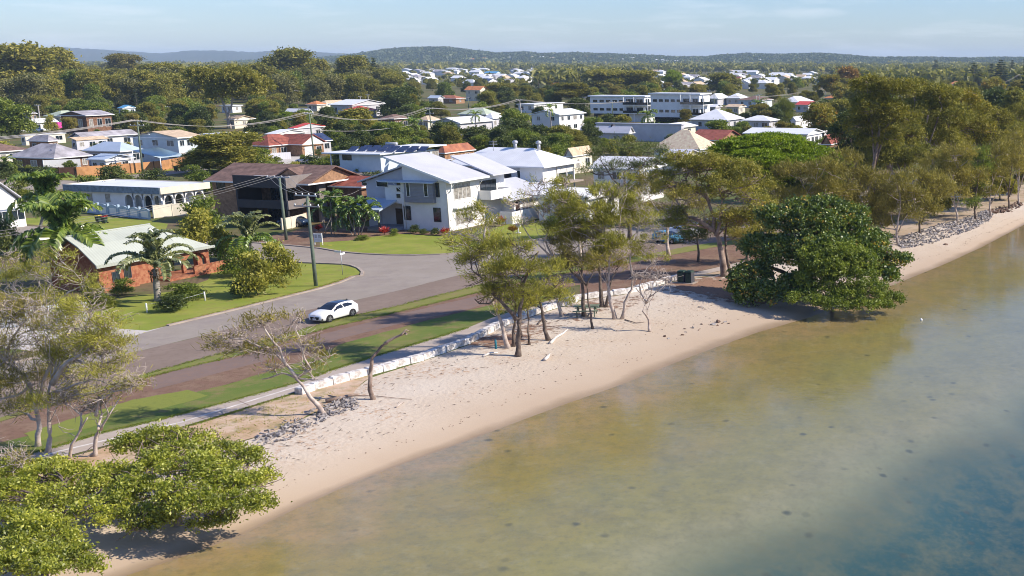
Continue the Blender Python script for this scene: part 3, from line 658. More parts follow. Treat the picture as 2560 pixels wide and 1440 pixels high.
def hero_tree(name, label, cat, base, trunks, lobes, style, leaf, bark='bark', r0=0.17, twigs=5, group=None, z0=None, wiggle=0.35, seed=1, dyr=1.6, bare=0, twr=0.02, low=None, limbs=0):
    """trunks: pixel paths starting at ground; lobes: (px,py,rx,ry[,dy]) in pixels at the tree's own distance"""
    r = random.Random(seed)
    b = UB(*base) if z0 is None else U(base[0], base[1], z0)
    root = empty(name, b, 0, label, cat, group)
    mpp = depth(b) / F
    mb = MB(); nodes = []
    for ti, tp in enumerate(trunks):
        if isinstance(tp, tuple): rr, tp = tp
        else: rr = r0
        ps = [AtY(x, y, b.y) for x, y in tp]
        if ti == 0: ps[0] = b.copy()
        dyt = 0.0; pp = []
        for i, p in enumerate(ps):
            pp.append(Vector((p.x, b.y + (r.uniform(-0.25,0.25)*i if i else (ps[0].y-b.y)), p.z)) - b)
        fine = [pp[0]]
        for i in range(len(pp)-1):
            fine += wob(pp[i], pp[i+1], 3, 0.10, r)[1:]
        k = len(fine); rad = [rr * (1.25 if i == 0 else 1.0) * (1 - 0.62*i/(k-1)) for i in range(k)]
        mb.tube(fine, rad, 8)
        nodes += [(q, rad[i]) for i, q in enumerate(fine) if i > k*0.35]
    lob = []
    for q in lobes:
        x, y, rx, ry = q[:4]; dy = q[4] if len(q) > 4 else r.uniform(-dyr, dyr)
        if low is not None: dy = U(x, y, b.z + low + (q[4] if len(q) > 4 else r.uniform(-.3,.3))).y - b.y
        c = AtY(x, y, b.y + dy) - b
        lob.append((c.x, c.y, c.z, rx*mpp, (rx+ry)/2*mpp*0.95, ry*mpp))
    for (cx,cy,cz,rx,ry,rz) in lob:
        c = Vector((cx,cy,cz))
        nd, rad = min(nodes, key=lambda n_: (n_[0]-c).length + (3 if n_[0].z > cz else 0)) if nodes else (Vector((0,0,0)), 0.1)
        br = wob(nd, c, 5, wiggle, r); rb = min(rad*0.75, 0.035 + 0.02*(c-nd).length)
        mb.tube(br, [rb*(1-0.5*i/5) for i in range(6)], 6)
        for k in range(twigs):
            v = Vector((r.gauss(0,1), r.gauss(0,1), r.gauss(0.3,0.8))).normalized()
            e = c + Vector((v.x*rx, v.y*ry, v.z*rz)) * r.uniform(0.75, 1.05)
            s = br[r.choice((2,3,4,5))]
            w = wob(s, e, 4, wiggle*0.9, r); mb.tube(w, [twr*2.0, twr*1.5, twr*1.2, twr, twr*0.6], 4)
            if bare:
                for q in range(bare):
                    s2 = w[r.choice((2,3))]; e2 = s2 + Vector((r.gauss(0,1), r.gauss(0,1), r.gauss(0.4,0.8))).normalized() * r.uniform(0.5,1.2)
                    mb.tube(wob(s2, e2, 3, wiggle, r), [twr*1.1, twr*0.9, twr*0.7, twr*0.45], 4)
    for k in range(limbs):
        L_ = r.choice(lob); nd = r.choice(nodes)
        e = Vector((L_[0]+r.uniform(-1,1)*L_[3], L_[1]+r.uniform(-1,1)*L_[4], L_[2]+r.uniform(-.8,1)*L_[5])); q0 = r.uniform(.022,.04)
        w = wob(nd[0], e, 7, 0.55, r); mb.tube(w, [q0*(1-.75*i/7) for i in range(8)], 5)
        for j in range(3):
            s2 = w[r.choice((3,4,5,6))]; e2 = s2 + Vector((r.gauss(0,1), r.gauss(0,1), r.gauss(.5,.7))).normalized()*r.uniform(.6,1.6); mb.tube(wob(s2, e2, 4, .5, r), [.02,.017,.014,.011,.007], 4)
    mb.build('trunk', M[bark], root)
    if style:
        link('crown', crown_mesh('crown', lob, ST[style] if isinstance(style, str) else style, LM[leaf]), root)
    return root
def copy_tree(o, parent=None):
    c = o.copy(); COL.objects.link(c); c.parent = parent
    for ch in o.children: copy_tree(ch, c)
    return c
# prototype crowns for trees that stand further off (unit-ish trees, real metres)
def make_proto(kind, H, R_, nl, leaf, style, bark='bark', trunk=0.35, seed=0, flat=1.0, up=0.0):
    r = random.Random(seed); st = dict(ST['far']); st.update(style or {})
    lob = []
    for i in range(nl):
        a = r.uniform(0, 2*math.pi); q = math.sqrt(r.random()) * R_ * 0.62
        zz = H*(trunk + (1-trunk)*r.uniform(0.15, 0.85)); k = 1 - 0.45*abs((zz/H - 0.6))/0.4
        s = R_ * r.uniform(0.32, 0.5)
        lob.append((q*math.cos(a)*k, q*math.sin(a)*k, min(zz, H - s*0.6*flat), s, s, s*0.68*flat))
    if trunk < 0.2:
        for i in range(5): a = i*1.257 + r.random(); lob.append((math.cos(a)*R_*.5, math.sin(a)*R_*.5, H*.26, R_*.45, R_*.45, H*.24))
    lob.append((0,0,H*0.62,R_*0.55,R_*0.55,H*0.24*flat)); lob.append((r.uniform(-.2,.2)*R_,0,H-R_*0.28*flat,R_*0.4,R_*0.4,R_*0.28*flat))
    cm = crown_mesh('crown', lob, st, LM[leaf])
    mb = MB(); mb.tube(wob((0,0,-0.2), (r.uniform(-.4,.4),0,H*0.6), 5, 0.12, r), [H*0.022,H*0.019,H*0.016,H*0.013,H*0.01,H*0.007], 6)
    for L in lob[:6]:
        mb.tube(wob((0,0,H*r.uniform(0.25,0.45)), L[:3], 4, 0.25, r), [H*0.011,H*0.009,H*0.007,H*0.005,H*0.003], 5)
    return dict(crown=cm, trunk=mb.mesh('trunk', M[bark]), H=H, R=R_)
def make_conifer(H, R_, leaf, dense=1.0, seed=0, tiers=13):
    r = random.Random(seed); st = dict(ST['far']); st.update(dict(dens=0.9*dense, leaves=14, cr=R_*0.16, L=R_*0.18, W=R_*0.08, depth=0.9, out=0.8, up=0.1, flat=0.4))
    lob = []
    for i in range(tiers):
        f = i/(tiers-1); z = H*(0.12 + 0.86*f); rr = R_*(1-f)**0.8 + 0.12*R_
        nb = max(3, int(7*(1-f)))
        for k in range(nb):
            a = 2*math.pi*k/nb + i*0.9; lob.append((math.cos(a)*rr*0.55, math.sin(a)*rr*0.55, z, rr*0.42, rr*0.42, H*0.02+0.1))
    cm = crown_mesh('crown', lob, st, LM[leaf]); mb = MB(); mb.tube([(0,0,-0.2),(0,0,H*0.5),(0,0,H*0.97)], [H*0.018,H*0.012,H*0.003], 6)
    return dict(crown=cm, trunk=mb.mesh('trunk', M['bark']), H=H, R=R_)
mid = dict(dens=1.2, leaves=30, cr=0.6, L=0.5, W=0.26)
PR = {}
for i in range(3):
    PR['gum%d' % i] = make_proto('gum', 16, 6.0, 15+i, 'gum', dict(L=0.8,W=0.42), 'barkpale', 0.16, 20+i, 1.15)
    PR['olive%d' % i] = make_proto('olive', 11, 4.8, 11, 'gum', mid, 'bark', 0.12, 30+i, 1.1)
    PR['dark%d' % i] = make_proto('dark', 9, 4.3, 8, 'darkgreen', mid, 'bark', 0.15, 40+i)
    PR['green%d' % i] = make_proto('green', 8, 4.0, 7, 'green', mid, 'bark', 0.15, 50+i)
for i in range(2):
    PR['pale%d' % i] = make_proto('pale', 14, 5.2, 13, 'gumpale', dict(L=0.8,W=0.4), 'barkpale', 0.16, 80+i, 1.3)
    PR['tall%d' % i] = make_proto('tall', 16, 4.6, 14, 'green', dict(L=0.8,W=0.42), 'barkpale', 0.18, 84+i, 1.35)
PR['golden0'] = make_proto('golden', 13, 6.0, 9, 'gumor', None, 'barkpale', 0.25, 61)
PR['golden1'] = make_proto('golden', 13, 6.0, 10, 'gumor', mid, 'barkpale', 0.25, 62)
PR['orange0'] = make_proto('orange', 9, 4.5, 7, 'orange', None, 'bark', 0.2, 63)
PR['yellow0'] = make_proto('yellow', 7, 3.2, 7, 'yellow', mid, 'bark', 0.1, 64)
PR['lime0'] = make_proto('lime', 10, 5.5, 9, 'lime', mid, 'bark', 0.25, 65)
PR['pink0'] = make_proto('pink', 7, 4.5, 7, 'pink', mid, 'bark', 0.2, 66)
PR['brown0'] = make_proto('brown', 12, 5.0, 9, 'sheoakbr', mid, 'bark', 0.2, 67)
PR['shrub0'] = make_proto('shrub', 2.2, 1.3, 5, 'green', ST['shrub'], 'bark', 0.05, 68)
PR['shrub1'] = make_proto('shrub', 2.2, 1.4, 5, 'darkgreen', ST['shrub'], 'bark', 0.05, 69)
PR['shrub2'] = make_proto('shrub', 2.2, 1.4, 5, 'sheoak', ST['shrub'], 'bark', 0.05, 70)
PR['shrub3'] = make_proto('shrub', 2.0, 1.2, 5, 'yellow', ST['shrub'], 'bark', 0.05, 71)
PR['bamboo0'] = make_proto('bamboo', 8, 3.0, 10, 'yellow', dict(dens=1.3, leaves=26, cr=0.8, L=0.6, W=0.07, up=1.0, jit=0.4), 'bark', 0.02, 72, 1.6)
PR['norfolk0'] = make_conifer(20, 4.5, 'pine', 1.0, 1)
PR['norfolk1'] = make_conifer(17, 4.0, 'pine', 1.0, 2)
PR['cypress0'] = make_conifer(9, 1.3, 'pine', 3.0, 3, 16)
def place(proto, name, label, cat, p, h=None, w=None, group=None, seed=None, rz=None):
    pr = PR[proto]; r = random.Random(seed if seed is not None else hash((round(p.x,1), round(p.y,1))) & 0xffff)
    e = empty(name, p, r.uniform(0, 6.28) if rz is None else rz, label, cat, group)
    sz = (h or pr['H'])/pr['H']; sxy = ((w or 2*pr['R']*sz))/(2*pr['R'])
    e.scale = (sxy, sxy, sz)
    link('trunk', pr['trunk'], e); link('crown', pr['crown'], e)
    return e
def tree_px(proto, label, x, yb, yt, wpx, name='tree', cat='tree', z=GZ, group=None, seed=None):
    p = U(x, yb, z); h = hgt(p, yt); w = wpx*depth(p)/F
    return place(proto, name, label, cat, p, h, w, group, seed)

# ------------------------------------------------------------------ palms
def frond_mesh(L, droop, rise, nleaf, leafL, mat_, arch=1.0, vee=0.3, seed=0, w=0.06):
    """a frond along +X: curved rib with drooping leaflets"""
    r = np.random.RandomState(seed); V = []; Fq = []; T = []
    ts = np.linspace(0, 1, 12); rib = []
    for t in ts:
        ang = rise - droop * t ** arch
        rib.append(ang)
    p = np.zeros(3); pts = [p.copy()]
    for i in range(1, 12):
        a = rib[i]; p = p + np.array([math.cos(a), 0, math.sin(a)]) * L/11; pts.append(p.copy())
    pts = np.array(pts)
    def at(t):
        f = t*11; i = min(10, int(f)); return pts[i] + (pts[i+1]-pts[i])*(f-i), (pts[i+1]-pts[i])/np.linalg.norm(pts[i+1]-pts[i])
    for i in range(11):   # rib as a thin ridge
        a, b_ = pts[i], pts[i+1]; ww = 0.045*(1-i/12)
        n = len(V); V += [a+[0,ww,0], b_+[0,ww,0], b_-[0,ww,0], a-[0,ww,0]]; Fq.append((n,n+1,n+2,n+3)); T.append(0.8)
    for k in range(nleaf):
        t = 0.12 + 0.88*k/(nleaf-1); c, d = at(t)
        ll = leafL*math.sin(math.pi*(0.12+0.80*t))**0.6
        for s in (-1, 1):
            up = np.array([-d[2],0,d[0]])
            dr = d*0.55 + np.array([0,s,0])*0.85 + up*(vee + 0.15*r.randn())
            dr /= np.linalg.norm(dr)
            e = c + dr*ll*0.55; tip = e + (dr*0.55 + np.array([0,0,-0.65]))*ll*0.5
            wv = np.cross(dr, [0,0,1.0]) + 0.35*r.randn(3); wv = wv/np.linalg.norm(wv)*w
            n = len(V); V += [c-wv*0.5, e-wv, e+wv, c+wv*0.5]; Fq.append((n,n+1,n+2,n+3)); tt = 0.5+0.2*r.randn(); T.append(tt)
            n = len(V); V += [e-wv, tip-wv*0.1, tip+wv*0.1, e+wv]; Fq.append((n,n+1,n+2,n+3)); T.append(tt+0.08)
    return np_mesh('frond', V, Fq, mat_, np.clip(T,0,1))
FR = {
 'royal': [frond_mesh(3.9, 1.9, 1.38, 64, 1.15, LM['palmbright'], 1.7, 0.25, 1, 0.085), frond_mesh(3.9, 2.2, 0.95, 64, 1.15, LM['palmbright'], 1.3, 0.25, 2, 0.085)],
 'tri': [frond_mesh(4.0, 1.75, 1.32, 60, 0.85, LM['palmgrey'], 2.2, 0.55, 3, 0.065), frond_mesh(4.0, 1.8, 1.05, 60, 0.85, LM['palmgrey'], 1.8, 0.5, 4, 0.065)],
 'date': [frond_mesh(4.2, 1.7, 1.25, 60, 0.95, LM['palmgrey'], 1.8, 0.4, 5, 0.075), frond_mesh(4.2, 2.0, 0.9, 60, 0.95, LM['palm'], 1.4, 0.3, 6, 0.075)],
 'small': [frond_mesh(2.2, 1.9, 1.1, 30, 0.65, LM['palm'], 1.3, 0.3, 7, 0.07), frond_mesh(2.2, 2.2, 0.6, 30, 0.65, LM['palm'], 1.0, 0.2, 8, 0.07)],
 'far': [frond_mesh(3.0, 2.0, 1.0, 18, 0.9, LM['palm'], 1.3, 0.2, 9, 0.11), frond_mesh(3.0, 2.3, 0.4, 18, 0.9, LM['palm'], 1.0, 0.2, 10, 0.11)],
}
def merge_fronds(kind, n, seed, tilt=0.0, scale=1.0, spread=(0.0, 0.75)):
    r = random.Random(seed); Vs = []; Qs = []; Ts = []; off = 0
    for i in range(n):
        f = i/n; me = FR[kind][0 if f < 0.55 else 1]
        V = np.empty(len(me.vertices)*3, np.float32); me.vertices.foreach_get('co', V); V = V.reshape(-1,3)
        Q = np.empty(len(me.loops), np.int32); me.loops.foreach_get('vertex_index', Q); Q = Q.reshape(-1,4)
        T = np.empty(len(Q), np.float32); me.attributes['tone'].data.foreach_get('value', T)
        mt = Matrix.Rotation(i*2.399 + r.uniform(-.25,.25), 4, 'Z') @ Matrix.Rotation(-(0.5 - f)*0.9 - r.uniform(-.12,.12), 4, 'Y') @ Matrix.Scale(scale*r.uniform(.85,1.1), 4)
        A = np.array(mt)[:3,:3]; Vs.append(V @ A.T); Qs.append(Q+off); Ts.append(np.clip(T + r.uniform(-.12,.12),0,1)); off += len(V)
    return np.concatenate(Vs), np.concatenate(Qs), np.concatenate(Ts)
def palm(label, base, top, kind, nf, scale=1.0, r0=0.2, shaft=0.0, z=GZ, seed=0, separate=False, dead=0, name='palm_tree', group=None, lean=None, cat='palm tree', frn='crown'):
    b = U(base[0], base[1], z); tp = AtY(top[0], top[1], b.y) - b
    root = empty(name, b, 0, label, cat, group); r = random.Random(seed)
    H = tp.length
    path = wob((0,0,-0.1), tp, 6, 0.04, r); cut = 1 - shaft/H if shaft else 1.0
    tm = MB(); k = 7
    P_ = [Vector((0,0,-0.1)).lerp(tp, cut*i/6) + (path[i]-Vector((0,0,-0.1)).lerp(tp, i/6)) for i in range(7)]
    tm.tube(P_, [r0*1.3, r0*1.05, r0, r0*0.95, r0*0.9, r0*0.85, r0*0.8], 10)
    tm.build('trunk', M['palmtrunk'], root)
    if shaft:
        s = MB(); s.tube([P_[-1]-Vector((0,0,0.02)), P_[-1].lerp(tp,0.3), P_[-1].lerp(tp,0.7), tp], [r0*0.82, r0*1.0, r0*0.8, r0*0.45], 10); s.build('crownshaft', M['crownshaft'], root)
    if separate:
        for i in range(nf):
            f = i/nf; me = FR[kind][0 if f < 0.55 else 1]; o = link('frond', me, root, tp)
            o.rotation_euler = (r.uniform(-.2,.2), -(0.5-f)*1.0 - r.uniform(-.1,.1), i*2.399 + r.uniform(-.2,.2)); q = scale*r.uniform(.88,1.08); o.scale = (q,q,q)
    else:
        V, Q, T = merge_fronds(kind, nf, seed, scale=scale)
        link('crown', np_mesh('crown', V, Q, FR[kind][0].materials[0], T), root, tp)
    if dead:
        mb = MB()
        V, Q, T = merge_fronds('small', dead, seed+5, scale=0.7*scale); V[:,2] = -np.abs(V[:,2]) * 1.1
        link('dry_fronds', np_mesh('dry_fronds', V*np.array([.5,.5,1]), Q, LM['deadfrond'], T), root, tp)
    return root
def palm_clump(label, stems, kind, nf, scale, r0=0.07, seed=0, name='palm_clump', z=GZ, cat='palm clump'):
    b = U(stems[0][0][0], stems[0][0][1], z); root = empty(name, b, 0, label, cat); r = random.Random(seed)
    tm = MB(); Vs=[];Qs=[];Ts=[];off=0
    for j, (bb, tt) in enumerate(stems):
        q = U(bb[0], bb[1], z) - b; tp = AtY(tt[0], tt[1], b.y + q.y) - b
        tm.tube(wob(q - Vector((0,0,.1)), tp, 4, 0.08, r), [r0*1.2, r0, r0, r0*.9, r0*.8], 7)
        V, Q, T = merge_fronds(kind, nf, seed+j, scale=scale); V = V + np.array(tp); Vs.append(V); Qs.append(Q+off); Ts.append(T); off += len(V)
    tm.build('trunk', M['palmtrunk'], root)
    link('crown', np_mesh('crown', np.concatenate(Vs), np.concatenate(Qs), FR[kind][0].materials[0], np.concatenate(Ts)), root)
    return root

# ------------------------------------------------------------------ houses
YAW = R(-15.5)
class House:
    """local axes: X towards the water side (16 deg right of image-right), Y away along the esplanade; near corner of the roof at the origin"""
    def __init__(s, name, label, corner, h, cat='house', group=None, yaw=YAW, z=GZ):
        c = U(corner[0], corner[1], z + h); s.o = Vector((c.x, c.y, z)); s.h = h; s.yaw = yaw
        s.X = Vector((math.cos(yaw), math.sin(yaw), 0)); s.Y = Vector((-math.sin(yaw), math.cos(yaw), 0))
        s.root = empty(name, s.o, yaw, label, cat, group)
    def W(s, x, y, z): return s.o + s.X*x + s.Y*y + Vector((0,0,z))
    def lenX(s, px, z=None): return solve_len(s.W(0,0,s.h if z is None else z), -s.X, px)
    def lenY(s, px, z=None): return solve_len(s.W(0,0,s.h if z is None else z), s.Y, px)
    def fy(s, px, py, y0=0.0):
        """pixel -> (x, z) on the local plane y = y0"""
        r = Vector(ray(px, py)); n = s.Y; t = (s.W(0,y0,0) - Vector((0,0,CZ))).dot(n) / r.dot(n); p = Vector((0,0,CZ)) + r*t - s.o
        return p.dot(s.X), p.z
    def fx(s, px, py, x0=0.0):
        r = Vector(ray(px, py)); n = s.X; t = (s.W(x0,0,0) - Vector((0,0,CZ))).dot(n) / r.dot(n); p = Vector((0,0,CZ)) + r*t - s.o
        return p.dot(s.Y), p.z
    def fz(s, px, py, z0):
        p = U(px, py, s.o.z + z0) - s.o; return p.dot(s.X), p.dot(s.Y)
    def box(s, name, x0, x1, y0, y1, z0, z1, m, parent=None, label=None):
        o = MB().box(x0,x1,y0,y1,z0,z1).build(name, M[m], parent or s.root)
        if label: o['label'] = label
        return o
    def poly(s, name, vs, fs, m, parent=None):
        return MB().add(vs, fs).build(name, M[m], parent or s.root)
    def window(s, face, a0, a1, z0, z1, at, m='glass', fr='trim', mull=1, d=0.06, name='window', t=0.06):
        """face 'F' (plane y=at, looking -Y) or 'R' (plane x=at, looking +X)"""
        mb = MB()
        def bx(a, b_, c, e, o0, o1, mb=mb):
            if face == 'F': mb.box(a, b_, at - o1, at - o0, c, e)
            elif face == 'B': mb.box(a, b_, at + o0, at + o1, c, e)
            else: mb.box(at + o0, at + o1, a, b_, c, e)
        bx(a0-t, a0, z0-t, z1+t, -0.01, d); bx(a1, a1+t, z0-t, z1+t, -0.01, d); bx(a0, a1, z1, z1+t, -0.01, d); bx(a0, a1, z0-t, z0, -0.01, d+0.03)
        for i in range(1, mull+1):
            q = a0 + (a1-a0)*i/(mull+1); bx(q-t*0.4, q+t*0.4, z0, z1, -0.01, d*0.8)
        f = mb.build(name, M[fr], s.root)
        g = MB(); bx(a0, a1, z0, z1, -0.012, 0.022, g); g.build('pane' if name == 'window' else 'leaf', M[m], f)
        return f
    def winpx(s, face, px0, py0, px1, py1, at, **k):
        g = s.fy if face == 'F' else s.fx
        a, z1 = g(px0, py0, at); b_, z0 = g(px1, py1, at)
        return s.window(face, min(a,b_), max(a,b_), min(z0,z1), max(z0,z1), at, **k)
    def roof(s, kind, x0, x1, y0, y1, z, rise, m, over=0.0, th=0.16, name='roof', gm='trim', ridge_frac=None):
        """closed roof solid; walls' gable triangles included as gable_end part"""
        x0 -= over; x1 += over; y0 -= over; y1 += over
        w, d = x1-x0, y1-y0; mb = MB()
        def P4(zz): return [(x0,y0,zz),(x1,y0,zz),(x1,y1,zz),(x0,y1,zz)]
        if kind == 'flat':
            mb.hull(P4(z), P4(z+max(rise, 0.15)))
        elif kind == 'hip':
            lo = P4(z-th*0.2); ed = P4(z+th)
            if w >= d: r0, r1 = (x0+d/2*0.98, (y0+y1)/2, z+th+rise), (x1-d/2*0.98, (y0+y1)/2, z+th+rise)
            else: r0, r1 = ((x0+x1)/2, y0+w/2*0.98, z+th+rise), ((x0+x1)/2, y1-w/2*0.98, z+th+rise)
            n = lo + ed + [r0, r1]
            if w >= d: f = [(4,5,9,8),(5,6,9),(6,7,8,9),(7,4,8)]
            else: f = [(4,5,8),(5,6,9,8),(6,7,9),(7,4,8,9)]
            mb.add(n, [(3,2,1,0),(0,1,5,4),(1,2,6,5),(2,3,7,6),(3,0,4,7)] + f)
        elif kind in ('gx', 'gy'):
            if kind == 'gx':
                ym = (y0+y1)/2; A = [(x0,y0,z),(x0,ym,z+rise),(x0,y1,z)]; B = [(x1,y0,z),(x1,ym,z+rise),(x1,y1,z)]
            else:
                xm = (x0+x1)/2; A = [(x0,y0,z),(xm,y0,z+rise),(x1,y0,z)]; B = [(x0,y1,z),(xm,y1,z+rise),(x1,y1,z)]
            up = lambda L: [(p[0],p[1],p[2]+th) for p in L]
            vs = A + B + up(A) + up(B)   # 0-2 A,3-5 B,6-8 A',9-11 B'
            mb.add(vs, [(6,7,10,9),(7,8,11,10),(0,3,4,1),(1,4,5,2),(0,1,7,6),(1,2,8,7),(3,9,10,4),(4,10,11,5),(0,6,9,3),(2,5,11,8)])
            ins = over + 0.02
            if kind == 'gx':
                for xx in (x0+ins, x1-ins): MB().add([(xx-.05,y0+ins,z),(xx-.05,y1-ins,z),(xx-.05,(y0+y1)/2,z+rise*0.97),(xx+.05,y0+ins,z),(xx+.05,y1-ins,z),(xx+.05,(y0+y1)/2,z+rise*0.97)], [(0,2,1),(3,4,5),(0,1,4,3),(1,2,5,4),(2,0,3,5)]).build('gable_end', M[gm], s.root)
            else:
                for yy in (y0+ins, y1-ins): MB().add([(x0+ins,yy-.05,z),(x1-ins,yy-.05,z),((x0+x1)/2,yy-.05,z+rise*0.97),(x0+ins,yy+.05,z),(x1-ins,yy+.05,z),((x0+x1)/2,yy+.05,z+rise*0.97)], [(0,1,2),(3,5,4),(0,3,4,1),(1,4,5,2),(2,5,3,0)]).build('gable_end', M[gm], s.root)
        elif kind == 'skx':   # low on +X side
            mb.hull([(x0,y0,z+rise),(x1,y0,z),(x1,y1,z),(x0,y1,z+rise)], [(x0,y0,z+rise+th),(x1,y0,z+th),(x1,y1,z+th),(x0,y1,z+rise+th)])
        elif kind == 'sky':
            mb.hull([(x0,y0,z),(x1,y0,z),(x1,y1,z+rise),(x0,y1,z+rise)], [(x0,y0,z+th),(x1,y0,z+th),(x1,y1,z+rise+th),(x0,y1,z+rise+th)])
        r = mb.build(name, M[m], s.root)
        if kind in ('hip','gx','gy'):   # fascia and gutter along the eaves
            g = MB(); q = 0.05
            g.box(x0-q, x1+q, y0-q-0.03, y0-0.003, z-0.05, z+th*0.9); g.box(x1+0.003, x1+q+0.03, y0-0.002, y1, z-0.05, z+th*0.9)
            if kind == 'hip' or kind == 'gx' or kind == 'gy': g.build('gutter', M['trim'], r)
        return r
def simple(name, label, corner, h, xl, xr, rk, rise, rm, wm, over=0.6, wins=(3,2), storeys=1, cat='house', extra=None, gm=None, solar=None, minw=7, minl=6, trimw='trim', z=GZ, group=None):
    hs = House(name, label, corner, h, cat, group, z=z)
    La = max(minw*0.3, hs.lenX(xl)); Lb = max(minl*0.3, hs.lenY(xr))
    La = min(La, 40); Lb = min(Lb, 34)
    over = min(over, La*0.12, Lb*0.12)
    rf = hs.roof(rk, -La+over, -over, over, Lb-over, h, rise, rm, over, gm=gm or wm)
    hs.box('wall', -La+over, -over, over, Lb-over, -0.1, h-0.003 if rk != 'flat' else h-0.003, wm)
    sh = h/storeys
    for s_ in range(storeys):
        z0 = s_*sh + sh*0.36; z1 = s_*sh + sh*0.80
        for face, n_, L in (('F', wins[0], La-2*over), ('R', wins[1], Lb-2*over)):
            for i in range(n_):
                c = (i+0.5)/n_*L; w = min(0.75, L/n_*0.33) * (0.8 + 0.5*((i*7+s_*3) % 3)/2)
                if face == 'F': hs.window('F', -La+over + c - w, -La+over + c + w, z0, z1, over, m='curtain' if (i+s_) % 3 == 1 else 'glass', fr=trimw)
                else: hs.window('R', over + c - w, over + c + w, z0, z1, -over, m='curtain' if (i+s_) % 3 == 0 else 'glass', fr=trimw)
    hs.La, hs.Lb, hs.over = La, Lb, over
    if solar: solar_on(hs, *solar)
    return hs
def solar_on(hs, x0, x1, y0, y1, za, zb, along='Y', n=4, rows=2):
    """panels on a slope rising from edge a (height za) to edge b; along='Y': slope faces -Y (za at y0), along='X': slope faces +X (za at x1)"""
    for j in range(rows):
        for i in range(n):
            if along == 'Y':
                xa = x0 + (x1-x0)*i/n + .05; xb = x0 + (x1-x0)*(i+1)/n - .05; ya = y0 + (y1-y0)*j/rows + .05; yb = y0 + (y1-y0)*(j+1)/rows - .05
                f = lambda y: za + (zb-za)*(y-y0)/(y1-y0); v = [(xa,ya,f(ya)),(xb,ya,f(ya)),(xb,yb,f(yb)),(xa,yb,f(yb))]
            else:
                ya = y0 + (y1-y0)*i/n + .05; yb = y0 + (y1-y0)*(i+1)/n - .05; xa = x0 + (x1-x0)*j/rows + .05; xb = x0 + (x1-x0)*(j+1)/rows - .05
                f = lambda x: za + (zb-za)*(x1-x)/(x1-x0); v = [(xa,ya,f(xa)),(xb,ya,f(xb)),(xb,yb,f(xb)),(xa,yb,f(xa))]
            MB().hull([(a,b_,c+0.06) for a,b_,c in v], [(a,b_,c+0.11) for a,b_,c in v]).build('solar_panel', M['solar'], hs.root)

